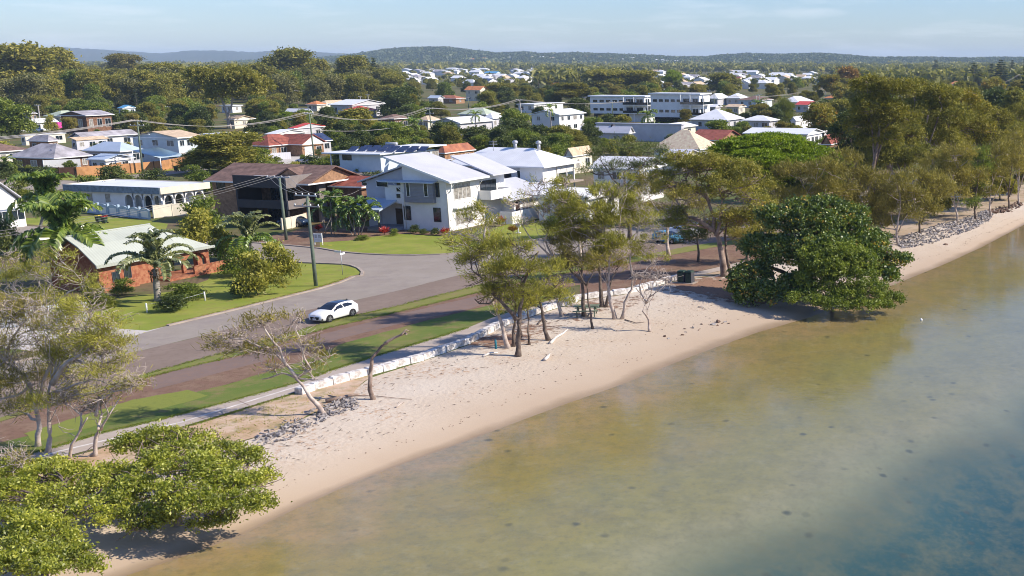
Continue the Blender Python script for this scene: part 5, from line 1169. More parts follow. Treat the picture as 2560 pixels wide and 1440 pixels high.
HS = [
 # label, corner, h, xl, xr, roof, rise, roofmat, wallmat, wins, storeys, extra
 ('brick_house','orange brick house with dark red tiled roof and white gable by the pole',(672,366),2.8,617,752,'hip',2.4,'r_red','tanbrick',(3,3),1),
 ('two_storey_house','two-storey pale house with dark solar panels across its right roof slope',(443,346),5.6,320,512,'gy',1.3,'r_tan','paleblue',(3,3),2),
 ('tiled_house','house with weathered grey pyramid roof and two rows of solar panels',(135,397),2.8,18,232,'hip',2.6,'r_grey','brownbrick',(3,4),1),
 ('blue_roof_house','pale cottage with low blue-grey roof and orange roller door behind timber fence',(262,401),2.9,215,338,'gx',0.9,'r_blue','white',(2,2),1),
 ('long_roof_house','house under long pale blue metal roof beside the shade sail',(300,380),3.2,205,362,'hip',1.8,'r_blue','lilac',(2,2),1),
 ('brown_gable_house','two-storey brown brick house with low dark gable and blinds, left distance',(214,290),5.6,143,286,'gy',1.3,'r_grey','brownbrick',(2,3),1),
 ('carport_house','white-roofed house with open carport and pink thing parked inside',(45,310),2.6,22,147,'gy',1.2,'r_whitey','white',(1,3),1),
 ('green_roof_house','house with faded pale green hipped roof in front of the left wood',(150,291),3.2,108,216,'hip',1.7,'r_palegreen','cream',(2,2),1),
 ('brown_roof_house','small mauve-brown roofed house at the foot of the left wood',(75,285),3.0,34,94,'hip',1.4,'r_grey','tanbrick',(2,2),1),
 ('blue_house','low bright blue roofed shed below the dark cypress',(306,271),3.0,293,341,'gx',1.2,'r_teal','paleblue',(1,2),1),
 ('flat_roof_shed','low flat white roofed garage left of the timber fence street',(62,340),2.6,54,166,'flat',0.2,'r_white','cream',(1,3),1),
 ('orange_wall_house','grey hipped roof house with orange wall beside flat garage',(120,354),2.8,66,150,'hip',1.4,'r_grey','tanbrick',(2,2),1),
 ('awning_house','house with cream coloured lean-to awning roof',(190,352),2.5,180,272,'skx',0.7,'r_tan','lilac',(1,3),1),
 ('grey_roof_house','long low dark grey roofed house between two wire spans',(205,345),3.0,170,346,'gy',1.2,'r_grey','offwhite',(2,3),1),
 ('white_shed','long flat white roofed building below the two-trunked gum',(546,338),3.2,498,619,'flat',0.25,'r_white','white',(2,3),1),
 ('white_cottage','white low-roofed cottage beyond the dark round bush',(690,336),2.8,662,768,'gx',0.9,'r_white','white',(2,2),1),
 ('red_trim_house','pale house with thin red metal roof edge right of the yellow shrub',(735,322),3.6,724,817,'gx',1.2,'r_brightred','lilac',(1,2),1),
 ('solar_roof_house','house with slate blue roof and solar panels behind the brick gable',(786,355),3.0,760,832,'hip',1.8,'solar','lilac',(1,2),1),
 ('orange_roof_house','house with bright terracotta hipped roof, leftmost of the far coloured roofs',(792,262),3.0,763,820,'hip',1.5,'r_orange','cream',(2,1),1),
 ('tan_roof_house','house with long tan tiled roof just right of the terracotta one',(815,259),3.0,795,872,'hip',1.2,'r_tan','cream',(2,2),1),
 ('white_hall','big white-roofed pale building with tall side wall behind the red roof',(880,263),5.0,820,968,'gx',1.8,'r_white','lilac',(2,2),1),
 ('red_roof_house','house with vivid red hipped roof in front of the big white building',(905,277),3.0,854,946,'hip',1.6,'r_brightred','lilac',(2,2),1),
 ('white_gable_house','white gabled house left of the utility pole and hedge',(768,281),3.2,712,783,'gx',1.2,'r_white','lilac',(2,1),1),
 ('brown_veranda_house','dark brown roofed house with blue solar panels and white post veranda',(985,298),4.6,945,1026,'hip',1.2,'r_brown','brownbrick',(2,3),1),
 ('cream_roof_house','small house with plain white hip roof beside the cream gable',(1070,302),3.0,1038,1104,'hip',1.4,'r_tan','cream',(2,1),1),
 ('pale_gable_house','mauve-white house with broad low gable and two small windows above palms',(1150,309),4.6,1078,1236,'gy',1.5,'r_whitey','lilac',(2,2),1),
 ('white_house','white hip-roofed house peeping between the yellow-green tree and pale gable',(1232,297),3.4,1205,1262,'hip',1.7,'r_white','lilac',(1,2),1),
 ('green_hip_house','house with dull green hipped roof behind the pale gable',(1215,287),3.4,1143,1252,'hip',2.2,'r_palegreen','lilac',(2,2),1),
 ('white_block_house','white two-storey house with four windows beside the tall single palm',(1399,288),5.6,1322,1466,'gy',1.4,'r_white','white',(2,4),2),
 ('flat_white_building','long low flat white building behind the tall single palm',(1335,262),3.6,1291,1412,'flat',0.3,'r_white','white',(2,2),1),
 ('hip_roof_house','grey-walled house with neat pyramid shaped white roof',(1818,301),3.4,1722,1862,'hip',3.3,'r_white','lilac',(2,3),1),
 ('long_hall','long low flat building with blank mauve side wall',(1704,313),4.8,1487,1712,'flat',0.3,'r_shale','lilac',(0,1),1),
 ('lean_to_house','low house with sweeping mauve skillion roof and satellite dish',(1572,334),3.2,1446,1588,'gx',1.7,'r_shale','lilac',(2,1),1),
 ('white_bungalow','bungalow with bright white roof in front of the long blank wall',(1640,327),2.8,1592,1745,'hip',1.2,'r_white','cream',(2,3),1),
 ('cream_tile_house','house with steep cream tiled roof streaked with pink',(1750,375),3.0,1626,1800,'hip',4.0,'r_cream','white',(3,2),1),
 ('red_tile_house','house with long dull red tiled roof behind the cream tiled one',(1805,352),3.0,1718,1860,'gx',2.2,'r_red','tanbrick',(2,1),1),
 ('white_long_house','white house with long white roof and tall end windows above the bright green tree',(2020,337),4.4,1856,2062,'gx',1.1,'r_white','white',(4,4),1),
 ('red_brick_house','dark red roofed brick house with white gable trim beside the gum trees',(2078,362),3.2,2052,2120,'gy',2.2,'r_red','tanbrick',(1,2),1),
 ('grey_roof_bungalow','bungalow with weathered pale grey ribbed roof half hidden by gums',(2062,312),3.4,2026,2142,'hip',1.9,'r_grey','lilac',(2,3),1),
 ('white_roof_bungalow','low white roofed bungalow left of the feathery bamboo clump',(1925,303),3.0,1850,1950,'hip',1.5,'r_white','lilac',(3,1),1),
 ('white_cottage','small white cottage right of the feathery bamboo clump',(1990,303),2.8,1976,2046,'gy',1.3,'r_white','white',(1,2),1),
 ('hip_cottage','white pyramid roofed cottage right behind the second apartment block',(1795,247),3.4,1765,1826,'hip',2.4,'r_white','lilac',(2,1),1),
 ('hip_cottage','white hip roofed cottage left of the brown roofed house in the distance',(1850,246),3.4,1812,1874,'hip',2.2,'r_white','lilac',(2,1),1),
 ('brown_long_house','long brown roofed house with blue-shadowed veranda near twin poles',(1905,251),3.6,1842,1934,'hip',1.8,'r_brown','paleblue',(3,1),1),
 ('garage_shed','cream shed with dark roller doors across the far street',(1848,268),3.2,1812,1867,'gx',1.0,'r_tan','cream',(2,1),1),
 ('white_hip_house','white multi-hip roofed house behind the pole with many wires',(1998,256),3.4,1948,2034,'hip',2.4,'r_white','lilac',(2,1),1),
 ('red_roof_cottage','cottage with crimson metal roof right of the white multi-hip roof',(2022,263),3.2,1986,2046,'gx',1.4,'r_brightred','lilac',(2,1),1),
 ('terracotta_house','low house with orange terracotta roof at the edge of the golden gums',(2105,246),3.2,2058,2130,'hip',1.9,'r_orange','tanbrick',(2,1),1),
 ('grey_cottage','small grey-blue roofed cottage under the edge of the golden gums',(2140,240),3.2,2113,2152,'hip',2.2,'r_blue','lilac',(1,1),1),
 ('terracotta_villa','cream villa with terracotta roof and double gable in the distance',(1200,226),6.0,1160,1222,'gx',2.2,'r_orange','cream',(2,1),2),
 ('dome_house','white roofed house directly behind the cream terracotta villa',(1185,207),5.0,1155,1196,'hip',2.5,'r_white','white',(1,1),1),
 ('navy_roof_house','white house with navy blue roof panel in the far suburb',(1222,203),5.0,1196,1246,'gx',2.2,'solar','white',(1,1),1),
 ('small_blue_house','lilac house with dark carport under the wires near centre distance',(1095,246),3.5,1068,1112,'gx',1.3,'r_blue','lilac',(1,1),1),
 ('rust_orange_house','house with dull orange-red roof beneath centre distance wires',(1140,247),2.6,1085,1165,'hip',1.6,'r_rust','tanbrick',(2,1),1),
 ('pale_house','pale house with white flat awnings behind the dark beach she-oaks',(1604,425),5.4,1470,1668,'gx',1.6,'r_whitey','white',(3,3),2),
 ('cream_roof_cottage','cottage with slanting cream metal roof behind the broad white roof',(1432,392),3.6,1412,1484,'gy',1.6,'r_tan','cream',(1,2),1),
 ('rusty_roof_house','house with rusty orange corrugated roof behind the pale blue modern house',(1112,384),2.8,1088,1190,'hip',1.6,'r_rust','tanbrick',(1,2),1),
 ('street_end_house','grey-roofed white house at left edge with front veranda posts',(-60,528),3.0,-260,78,'gx',3.4,'r_shalex','white',(2,3),1),
 ('brown_solar_house','brown-roofed house with blue panels cut off by the left edge',(-8,381),2.8,-120,78,'hip',1.5,'r_brown','cream',(2,3),1),
 ('white_villa','white villa with arched window behind the beach she-oak crowns',(1470,500),3.4,1330,1560,'flat',0.5,'white','white',(3,2),1),
 ('gable_house','white gabled house below the cream tiled roof at the wall end',(1708,395),2.8,1650,1760,'gx',1.3,'r_shale','cream',(2,2),1),
 ('brown_far_house','brown hipped roof house at the right edge behind the gums',(2548,262),3.2,2500,2600,'hip',2.0,'r_brown','cream',(2,1),1),
 ('white_strip_house','long low white roofed building glimpsed behind the two-trunked gum',(580,265),3.0,548,608,'flat',.3,'r_white','white',(2,1),1),
 ('lilac_house','small white-roofed house at the foot of the golden gum mass',(1790,268),3.0,1764,1806,'gx',1.0,'r_white','lilac',(1,1),1),
 ('cottage','pale cottage with tan awning left of the red-trim house',(585,300),3.0,560,640,'gx',1.2,'r_tan','cream',(2,1),1),
]
HB = {}
for it in HS:
    nm, lab, co, hh, xl, xr, rk, rise, rm, wmm, wi, sto = it
    HB[lab] = simple(nm, lab, co, hh, xl, xr, rk, rise, rm, wmm, wins=wi, storeys=sto)
def hb(k): return [v for q, v in HB.items() if q.startswith(k)][0]
# solar panels on some of them
q = hb('two-storey pale'); solar_on(q, -q.La*0.45, -0.8, 3, q.Lb-2, 5.75, 5.75+1.05, 'X', 8, 3)
q = hb('house with weathered g'); w_ = q.La; solar_on(q, -w_*0.28, -0.9, q.Lb*0.25, q.Lb*0.62, 3.1, 3.1+2.6*0.5, 'X', 6, 2)
q = hb('two-storey brown'); solar_on(q, -q.La*0.42, -0.8, 4, q.Lb-3, 5.75, 5.75+0.95, 'X', 6, 2)
q = hb('dark brown roofed'); solar_on(q, -q.La*0.38, -1.0, 2, q.Lb*0.6, 4.85, 4.85+0.7, 'X', 4, 2)
q = hb('brown-roofed house w'); solar_on(q, -q.La*0.3, -0.9, q.Lb*0.2, q.Lb*0.55, 3.0, 3.8, 'X', 5, 2)
# brick house garage wing with white gable, roller door
q = hb('orange brick house wit')
gx0, gy0 = q.fz(750,366,2.8)
gy0 = q.Lb*0.62; q.roof('gx', -4, 3.8, gy0, gy0+7.5, 2.8, 2.2, 'r_red', 0.4, name='garage_roof', gm='white'); q.box('garage_wall', -3.8, 3.6, gy0+.2, gy0+7.2, -0.1, 2.78, 'tanbrick')
q.window('R', gy0+1.0, gy0+3.6, 0.1, 2.2, 3.6, m='white', name='garage_door', mull=0); q.window('R', gy0+4.8, gy0+6.4, 0.9, 2.1, 3.6, mull=1)
# roller door of the cottage behind the fence
q = hb('pale cottage with low'); q.window('R', q.Lb*0.2, q.Lb*0.62, 0.1, 2.2, -q.over, m='wood', name='garage_door', mull=0)
# apartments
def apartment(label, corner, h, xl, xr, st, dark):
    a = House('apartment_block', label, corner, h, 'apartments'); La = a.lenX(xl); Lb = max(9, min(20, a.lenY(xr)))
    a.box('wall', -La*dark, -0.6, 0.6, Lb, -0.1, h-0.003, 'white'); a.box('wall', -La+.6, -La*dark-.003, 0.6, Lb, 3.0, h-0.003, 'white'); a.box('undercroft', -La+.6, -La*dark-.003, 3.0, Lb, -0.1, 2.9, 'clad_dark')
    a.box('roof', -La, 0, 0, Lb+.6, h, h+0.45, 'r_white')
    for s_ in range(1, st):
        z = s_*h/st
        a.box('balcony', -La*0.36, 1.6, -1.2, 0.597, z, z+0.28, 'trim'); a.box('balustrade', -La*0.36, 1.6, -1.25, -1.203, z+0.283, z+1.2, 'glass'); a.box('balustrade', 1.603, 1.65, -1.2, Lb*0.8, z+0.283, z+1.2, 'glass')
        a.box('balcony', -0.597, 1.6, 0.6, Lb*0.8, z, z+0.28, 'trim')
        for i in range(5): a.window('F', -La*0.92+i*La*0.115, -La*0.92+i*La*0.115+La*0.07, z+1.1, z+1.9, 0.6, mull=0, fr='darktrim')
        a.window('F', -La*0.34, -La*0.19, z+.3, z+2.3, 0.6, mull=1, fr='trim'); a.window('F', -La*0.16, -1.2, z+.3, z+2.3, 0.6, mull=1, fr='trim')
        a.window('R', 1.5, 4.5, z+.3, z+2.3, -0.6, mull=1, fr='trim')
    for xx in (-La*0.36, -La*0.18, 1.35): a.box('column', xx, xx+.3, -1.15, -0.9, 0, h, 'trim')
    return a
apartment('long three-storey white apartment block with corner balconies, left one of two', (1612,243), 9.3, 1469, 1632, 3, 0.3)
apartment('taller white apartment block with shaded right end, right one of two', (1750,237), 11.0, 1620, 1768, 3, 0.4)
# far suburb: small houses in the trees, each its own
nr2 = random.Random(5); k = 0
far_spots = [(1040,172,'w'),(1085,175,'w'),(1105,178,'w'),(1100,170,'w'),(1118,181,'w'),(1140,172,'w'),(1152,175,'w'),(1165,176,'w'),(1125,184,'t'),(1190,174,'w'),(1200,178,'w'),(1215,173,'w'),(1240,183,'b'),(1256,190,'w'),(1228,192,'w'),(1285,190,'w'),(1300,176,'w'),(1325,184,'w'),(1310,195,'w'),(1220,196,'w'),(1272,205,'g'),(1455,176,'w'),(1480,178,'w'),(1530,178,'w'),(1600,172,'w'),(1625,195,'w'),(1632,198,'t'),(1725,194,'w'),(1742,192,'g'),(1760,200,'w'),(1800,205,'w'),(1848,198,'r'),(1855,208,'w'),(1850,188,'w'),(1835,186,'w'),(1872,208,'w'),(1905,190,'w'),(1900,195,'g'),(1915,202,'w'),(1935,200,'w'),(1968,195,'t'),(1985,193,'w'),(2010,192,'t'),(1976,188,'w'),(1860,180,'w'),(1890,180,'w'),(2105,205,'o'),(2330,166,'o'),(2400,211,'o'),(2525,172,'t'),(2540,168,'w'),(1830,192,'w'),(1880,200,'w'),(1955,186,'w'),(2030,196,'w')]
FM = {'w':('r_white','white','white-roofed'),'r':('r_red','cream','red-roofed'),'t':('r_tan','cream','tan-roofed'),'g':('r_grey','lilac','grey-roofed'),'b':('r_teal','paleblue','blue-roofed'),'o':('r_orange','cream','orange-roofed')}
FL = {'w':('small white-roofed house among trees in the far suburb','white roofs in the far suburb'),'t':('small tan-roofed house among trees in the far suburb','tan roofs in the far suburb'),'g':('small grey-roofed house among trees in the far suburb','grey roofs in the far suburb'),'o':('small orange-roofed house among trees in the far suburb','orange roofs in the far suburb')}
for _ in range(34): far_spots.append((nr2.uniform(1005,1380), nr2.uniform(169,200), nr2.choice('wwwwwtg')))
for _ in range(34): far_spots.append((nr2.uniform(1560,2110), nr2.uniform(176,216), nr2.choice('wwwwtgt')))
for _ in range(18): far_spots.append((nr2.uniform(1360,1620), nr2.uniform(170,190), 'w'))
for (x, y, c_) in far_spots:
    rm, wmm, w_ = FM[c_]; lab, grp = FL.get(c_, ({'r':'small red-roofed house in the far suburb at the light pole','b':'small turquoise-roofed house in the far suburb'}.get(c_), None))
    hh = House('house', lab, (x, y), 4.6, 'house', grp); mm = depth(hh.o)/F
    w = min(26, max(9, nr2.uniform(10, 22)*mm*1.6)); d = nr2.uniform(9, 14)
    hh.roof(nr2.choice(('hip','gx','gy')), -w, 0, 0, d, 4.6, 2.4, rm, 0.5, gm=wmm); hh.box('wall', -w, 0, 0, d, -0.1, 4.6, wmm)
# houses on the far hills
HP = [(560,158),(700,152),(790,150),(900,138),(960,128),(1010,124),(1060,122),(1120,122),(1180,130),(1240,137),(1310,134),(1360,138),(1440,136),(1500,138),(1570,140),(1640,143),(1700,146),(1760,146),(1810,141),(1870,138),(1940,140),(2000,139),(2050,137),(2110,141),(2180,147),(2260,147),(2330,147),(2420,149)]
for (x, y) in [(1240,143),(1275,145),(1330,144),(1500,143),(1555,150),(1590,149),(1640,151),(1655,152),(1668,153),(1690,154),(1740,154),(1800,156),(1900,151),(1880,150),(1355,144),(1420,145),(2330,158),(1465,143),(1580,146),(1180,150),(1210,147),(1380,146),(1530,148)]:
    top = AtY(x, float(np.interp(x, [q[0] for q in HP], [q[1] for q in HP])), 5200); best = None
    for i_ in range(60):
        f_ = i_/59; Yh = 5200-(1-f_)*1300; zh_ = GZ+(top.z-GZ)*(1-(1-f_)**2)+4; pp_ = P((top.x*Yh/5200, Yh, zh_))
        if best is None or abs(pp_[1]-y) < best[0]: best = (abs(pp_[1]-y), (top.x*Yh/5200, Yh, zh_))
    e = empty('hill_house', best[1], YAW, 'tiny pale house on the slope of the far hills', 'house', 'houses on the far hills')
    w = nr2.uniform(9, 18); MB().box(-w/2, w/2, -6, 6, -9, 3).build('wall', M['cream'], e)
    mb = MB(); mb.add([(-w/2-1,-7,2.5),(w/2+1,-7,2.5),(w/2+1,7,2.5),(-w/2-1,7,2.5),(-w/4,0,5),(w/4,0,5)], [(3,2,1,0),(0,1,5,4),(1,2,5),(2,3,4,5),(3,0,4)]); mb.build('roof', M[nr2.choice(('r_white','r_tan','r_white','r_orange'))], e)

# ------------------------------------------------------------------ beach trees
T = hero_tree
T('dead_tree','bare dead trunk bent over at the top, standing alone on the sand','tree',(935,1003),
  [(0.17,[(935,1003),(927,960),(926,925),(933,893),(950,868),(968,855)]),(0.11,[(962,860),(985,845),(1008,836),(1024,832)]),(0.07,[(1003,838),(1012,826),(1018,833)])],[],None,None,bark='barkpaper',seed=3,z0=0.95)
T('sheoak_tree','sparse wispy she-oak leaning left from the rocks beside the block wall','tree',(812,1040),
  [(0.19,[(812,1040),(800,1015),(775,975),(742,945)]),(0.11,[(742,945),(715,912),(690,892),(650,868)]),(0.07,[(650,868),(615,850),(575,845)]),(0.09,[(715,915),(700,870),(668,820),(650,800)]),(0.07,[(742,945),(700,935),(665,948),(640,955)]),(0.08,[(742,945),(775,925),(760,880),(745,820)]),(0.06,[(742,945),(780,950),(815,945)])],
  [(570,845,50,28),(620,815,42,26),(665,800,45,30),(700,850,40,30),(640,880,42,26),(735,800,30,24),(760,860,34,28),(800,895,36,26),(600,880,40,18),(690,915,34,20),(770,920,30,20),(540,870,26,18)],
  dict(ST['sheoak'], dens=0.6, leaves=40, cr=0.5), 'sheoakbr', bark='barkpale', twigs=9, bare=3, seed=4,limbs=5, dyr=1.0, wiggle=0.5, twr=0.016, z0=1.05)
T('sheoak_tree','tall many-branched she-oak at the front of the middle clump on the sand','tree',(1295,890),
  [(0.24,[(1295,890),(1294,850),(1297,790),(1302,740),(1296,700)]),(0.17,[(1292,800),(1265,765),(1240,740),(1225,720)]),(0.09,[(1240,742),(1222,760),(1200,758),(1190,745)]),(0.12,[(1300,720),(1330,660),(1345,630)])],
  [(1270,668,62,42),(1215,690,50,38),(1320,670,50,40),(1180,650,36,28),(1250,730,46,26),(1235,620,45,30),(1330,730,45,28),(1290,620,42,30)],
  'sheoak','sheoak',bark='bark',twigs=7,bare=2,seed=5,limbs=14,r0=0.24)
T('sheoak_tree','slender upright she-oak rising left of the middle clump in front of the white house','tree',(1270,870),
  [(0.2,[(1270,870),(1258,830),(1240,785),(1232,760)]),(0.13,[(1232,760),(1205,700),(1190,650),(1210,600)]),(0.09,[(1210,600),(1215,560),(1195,530)])],
  [(1205,528,38,24),(1170,548,30,18),(1225,560,34,20),(1190,590,40,22),(1150,610,44,20),(1120,590,24,14),(1235,605,34,22),(1175,640,40,24),(1250,775,30,20)],
  dict(ST['sheoak'],dens=0.75),'sheoak',bark='barkpale',twigs=6,bare=2,seed=6,limbs=10)
T('sheoak_tree','bushy she-oak with bent trunk on the right of the middle clump','tree',(1371,851),
  [(0.19,[(1371,851),(1362,810),(1358,770),(1345,745)]),(0.1,[(1345,745),(1370,700),(1385,650),(1375,610)])],
  [(1360,720,50,32),(1395,745,38,26),(1370,675,46,30),(1330,760,34,22),(1400,700,34,24)],'sheoak','sheoak',twigs=6,bare=2,seed=7)
T('sheoak_tree','thin young she-oak between the trunks of the middle clump','tree',(1323,862),
  [(0.11,[(1323,862),(1322,830),(1318,800),(1325,770)])],[(1325,750,26,20),(1310,770,18,14)],'sheoak','sheoak',twigs=4,seed=8)
T('sheoak_tree','she-oak with curved dark trunk hidden behind the front one of the middle clump','tree',(1284,866),
  [(0.16,[(1284,866),(1283,830),(1290,800),(1295,760)]),(0.12,[(1284,862),(1305,840),(1302,815)])],[(1300,740,34,24),(1270,750,26,18)],'sheoak','sheoak',twigs=4,seed=9)
T('sheoak_tree','airy she-oak with pale forked branches crossing the road behind the clump','tree',(1405,790),
  [(0.16,[(1405,790),(1390,740),(1375,690),(1380,650)]),(0.10,[(1380,650),(1362,600),(1375,560),(1330,510)]),(0.08,[(1375,640),(1330,600),(1310,560),(1300,520)])],
  [(1330,490,44,24),(1290,510,30,20),(1370,520,34,22),(1310,560,34,18),(1380,570,34,22),(1345,460,26,14),(1395,480,26,16)],
  dict(ST['sheoak'],dens=0.55,leaves=30),'sheoak',bark='barkpale',twigs=8,bare=3,seed=10,limbs=6,z0=1.15)
T('sheoak_tree','brownish dense she-oak left of the picnic table','tree',(1460,790),
  [(0.2,[(1460,790),(1458,740),(1455,700),(1450,660)]),(0.1,[(1455,700),(1425,670),(1410,650)])],
  [(1440,620,52,40),(1400,600,30,26),(1475,650,44,36),(1430,660,48,30),(1465,590,40,30)],'sheoak','sheoakbr',twigs=6,bare=1,seed=11,limbs=5,dyr=1.2)
T('sheoak_tree','slim she-oak directly in front of the picnic table','tree',(1482,822),
  [(0.12,[(1482,822),(1478,790),(1468,745),(1466,715)]),(0.07,[(1466,715),(1448,680),(1440,665)]),(0.07,[(1466,715),(1480,690),(1490,660)])],
  [(1455,660,36,24),(1490,650,30,22)],dict(ST['sheoak'],dens=0.6),'sheoakbr',twigs=7,bare=2,seed=12)
T('sheoak_tree','tallest olive she-oak right of the picnic table with fine pale fork','tree',(1537,797),
  [(0.19,[(1537,797),(1525,745),(1520,700),(1524,640)]),(0.12,[(1524,640),(1512,600),(1510,570),(1490,530)]),(0.1,[(1524,645),(1545,605),(1560,570)])],
  [(1500,480,46,24),(1440,492,40,24),(1460,520,54,34),(1530,520,60,38),(1560,560,46,34),(1500,560,52,34),(1420,535,36,26),(1545,490,34,20),(1520,610,40,26),(1400,500,40,26),(1410,460,30,18),(1590,500,36,24),(1560,450,30,18),(1400,570,34,26),(1500,640,40,22),(1570,640,36,24),(1590,540,40,30),(1480,590,44,30),(1550,610,40,30),(1430,570,40,28)],
  dict(ST['sheoak'],gap=-.55,dens=1.9,leaves=50,cr=0.46),'sheoak',bark='barkpale',twigs=8,bare=2,seed=13,limbs=20,dyr=2.2)
T('sheoak_tree','leaning she-oak with bare pale twigs right of the picnic table pair','tree',(1555,797),
  [(0.17,[(1555,797),(1563,755),(1578,725),(1582,690)]),(0.1,[(1582,690),(1575,640),(1590,600),(1600,560)]),(0.08,[(1580,700),(1610,680),(1640,655)])],
  [(1610,560,48,34),(1590,510,44,30),(1640,600,34,26),(1640,650,34,20),(1600,620,34,22)],
  dict(ST['sheoak'],dens=0.7),'sheoak',bark='barkpale',twigs=9,bare=4,seed=14,limbs=8)
T('dead_tree','small leafless crooked tree alone on the open sand','tree',(1624,829),
  [(0.13,[(1624,829),(1620,800),(1610,775),(1616,755)]),(0.07,[(1616,755),(1603,735),(1600,712),(1608,690)]),(0.07,[(1616,758),(1628,735),(1630,715),(1640,695)]),(0.05,[(1625,742),(1650,725),(1665,705),(1690,690)]),(0.04,[(1603,735),(1592,725),(1585,700)])],
  [(1605,690,26,20),(1645,690,28,20),(1670,700,22,16)],None,None,bark='barkpale',twigs=9,bare=4,seed=15,limbs=6,dyr=0.6)
T('sheoak_tree','dark twin-trunked she-oak behind the picnic table','tree',(1505,768),
  [(0.22,[(1505,768),(1503,730),(1500,690),(1495,650)]),(0.16,[(1515,768),(1522,735),(1530,700)])],
  [(1510,670,40,26),(1545,660,30,22)],'sheoak','sheoakbr',twigs=6,bare=2,seed=16,z0=1.1)
T('paperbark_tree','large paperbark with pink-grey twisting limbs between bins and dark fig','tree',(1812,690),
  [(0.42,[(1812,690),(1806,645),(1796,600),(1780,575)]),(0.26,[(1780,575),(1750,550),(1720,545),(1700,520),(1685,500)]),(0.24,[(1782,580),(1785,545),(1770,500),(1745,475)]),(0.18,[(1770,500),(1760,480),(1730,470),(1715,462)]),(0.2,[(1790,590),(1800,540),(1805,500)])],
  [(1720,430,56,30),(1780,420,60,32),(1850,430,50,32),(1680,470,44,28),(1740,480,50,26),(1830,480,56,34),(1880,500,44,34),(1800,530,40,26),(1680,530,34,22),(1850,550,46,26),(1700,400,40,20),(1660,440,34,26),(1900,460,36,30),(1760,560,44,26),(1690,560,30,20),(1890,540,36,30),(1800,460,60,34),(1750,400,50,24)],
  dict(ST['gum'],gap=-.2,dens=2.1,leaves=44,L=0.28,W=0.10,cr=0.55),'gum',bark='barkpaper',twigs=9,bare=2,seed=17,limbs=24,r0=0.3,dyr=3.0,twr=0.03)
T('sheoak_tree','dark slender trunk close against the large paperbark','tree',(1828,688),[(0.2,[(1828,688),(1818,640),(1812,590),(1815,550)])],[(1835,560,30,22),(1855,590,30,20)],'sheoak','sheoakbr',twigs=5,seed=18,z0=1.1)
T('sheoak_tree','small dark she-oak between parked cars and concrete path','tree',(1746,655),[(0.17,[(1746,655),(1745,620),(1742,590)])],[(1740,585,42,24),(1715,600,30,16),(1775,570,34,22)],'sheoak','darkgreen',twigs=5,seed=19,z0=1.2)
T('sheoak_tree','tall dark she-oak in front of the pale two-storey house','tree',(1575,600),
  [(0.3,[(1575,600),(1568,540),(1562,480),(1558,430)]),(0.12,[(1562,480),(1520,430),(1500,400)]),(0.12,[(1562,470),(1600,420),(1620,395)])],
  [(1500,385,46,20),(1560,365,44,24),(1620,375,50,22),(1475,430,34,20),(1540,420,40,22),(1600,420,40,22),(1650,410,36,22),(1570,480,50,22),(1520,470,36,18),(1630,460,36,18)],
  dict(ST['sheoak'],dens=1.0,leaves=40,cr=0.7,L=0.5,W=0.06),'darkgreen',twigs=7,bare=1,seed=20,z0=1.2,dyr=3)
T('fig_tree','big rounded dark glossy-leaved tree spreading over sand and water edge','tree',(2010,735),
  [(0.4,[(2010,735),(2005,690),(2000,640),(2010,590)]),(0.25,[(2005,690),(2080,640),(2130,600)]),(0.25,[(2005,700),(1930,670),(1890,650)])],
  [(2040,560,70,46,0),(1970,560,60,42,1),(2110,570,60,46,1),(2160,630,56,46,0),(2205,690,40,34,-1),(2235,650,34,20,0),(2262,648,18,12,0),(1900,620,46,38,1),(1880,690,44,34,-2),(1925,540,34,26,2),(2060,510,44,18,1),(2000,515,36,20,2),(2130,535,40,24,2),(1850,700,24,28,-2),(1960,640,60,50,-1),
   (1895,725,44,26,-3.5),(1945,740,48,26,-4.5),(1990,720,50,36,-4),(1870,745,30,20,-4),(1840,725,20,16,-3),(2060,630,80,56,-2),(2190,600,30,24,1)],
  dict(ST['bigleaf'],leaves=46,dens=2.9),'figdark',twigs=4,seed=21,r0=0.4,z0=0.9,dyr=1)
T('mangrove_tree','brighter green bushy mangrove in front of the big dark tree','tree',(2080,755),
  [(0.2,[(2080,755),(2080,720),(2085,690)]),(0.14,[(2080,735),(2140,735),(2190,745)])],
  [(2070,670,66,50,-2.5),(2130,690,62,44,-2.5),(2040,710,50,44,-3),(2170,730,48,32,-3),(2225,750,34,20,-2),(2110,742,56,32,-3.5),(2090,635,50,32,-2),(2030,650,40,36,-2.5),(2150,650,44,34,-1.5),(2080,760,50,18,-5),(2160,762,44,18,-4.5),(2010,750,44,22,-5),(2215,764,24,10,-4)],
  dict(ST['mangrove'],dens=2.6,leaves=50,L=0.24,W=0.13,cr=0.42),'green',twigs=4,seed=22,z0=0.5,dyr=1)
T('poinciana_tree','broad umbrella-shaped bright lime green tree behind the paperbarks','tree',(1935,560),
  [(0.4,[(1935,560),(1925,520),(1920,480),(1930,440)]),(0.25,[(1920,500),(1880,450),(1850,410)]),(0.25,[(1925,490),(1990,440),(2040,420)])],
  [(1900,370,80,34,0),(1840,385,64,40,-1),(1960,375,80,34,1),(2030,395,70,30,1),(1890,410,80,38,-4),(1970,415,80,30,-4),(2080,410,50,22,1),(1930,352,80,20,3),(1815,410,40,36,0),(1930,450,60,30,-1)],
  'lime','lime',twigs=4,seed=23,z0=1.2,dyr=2)
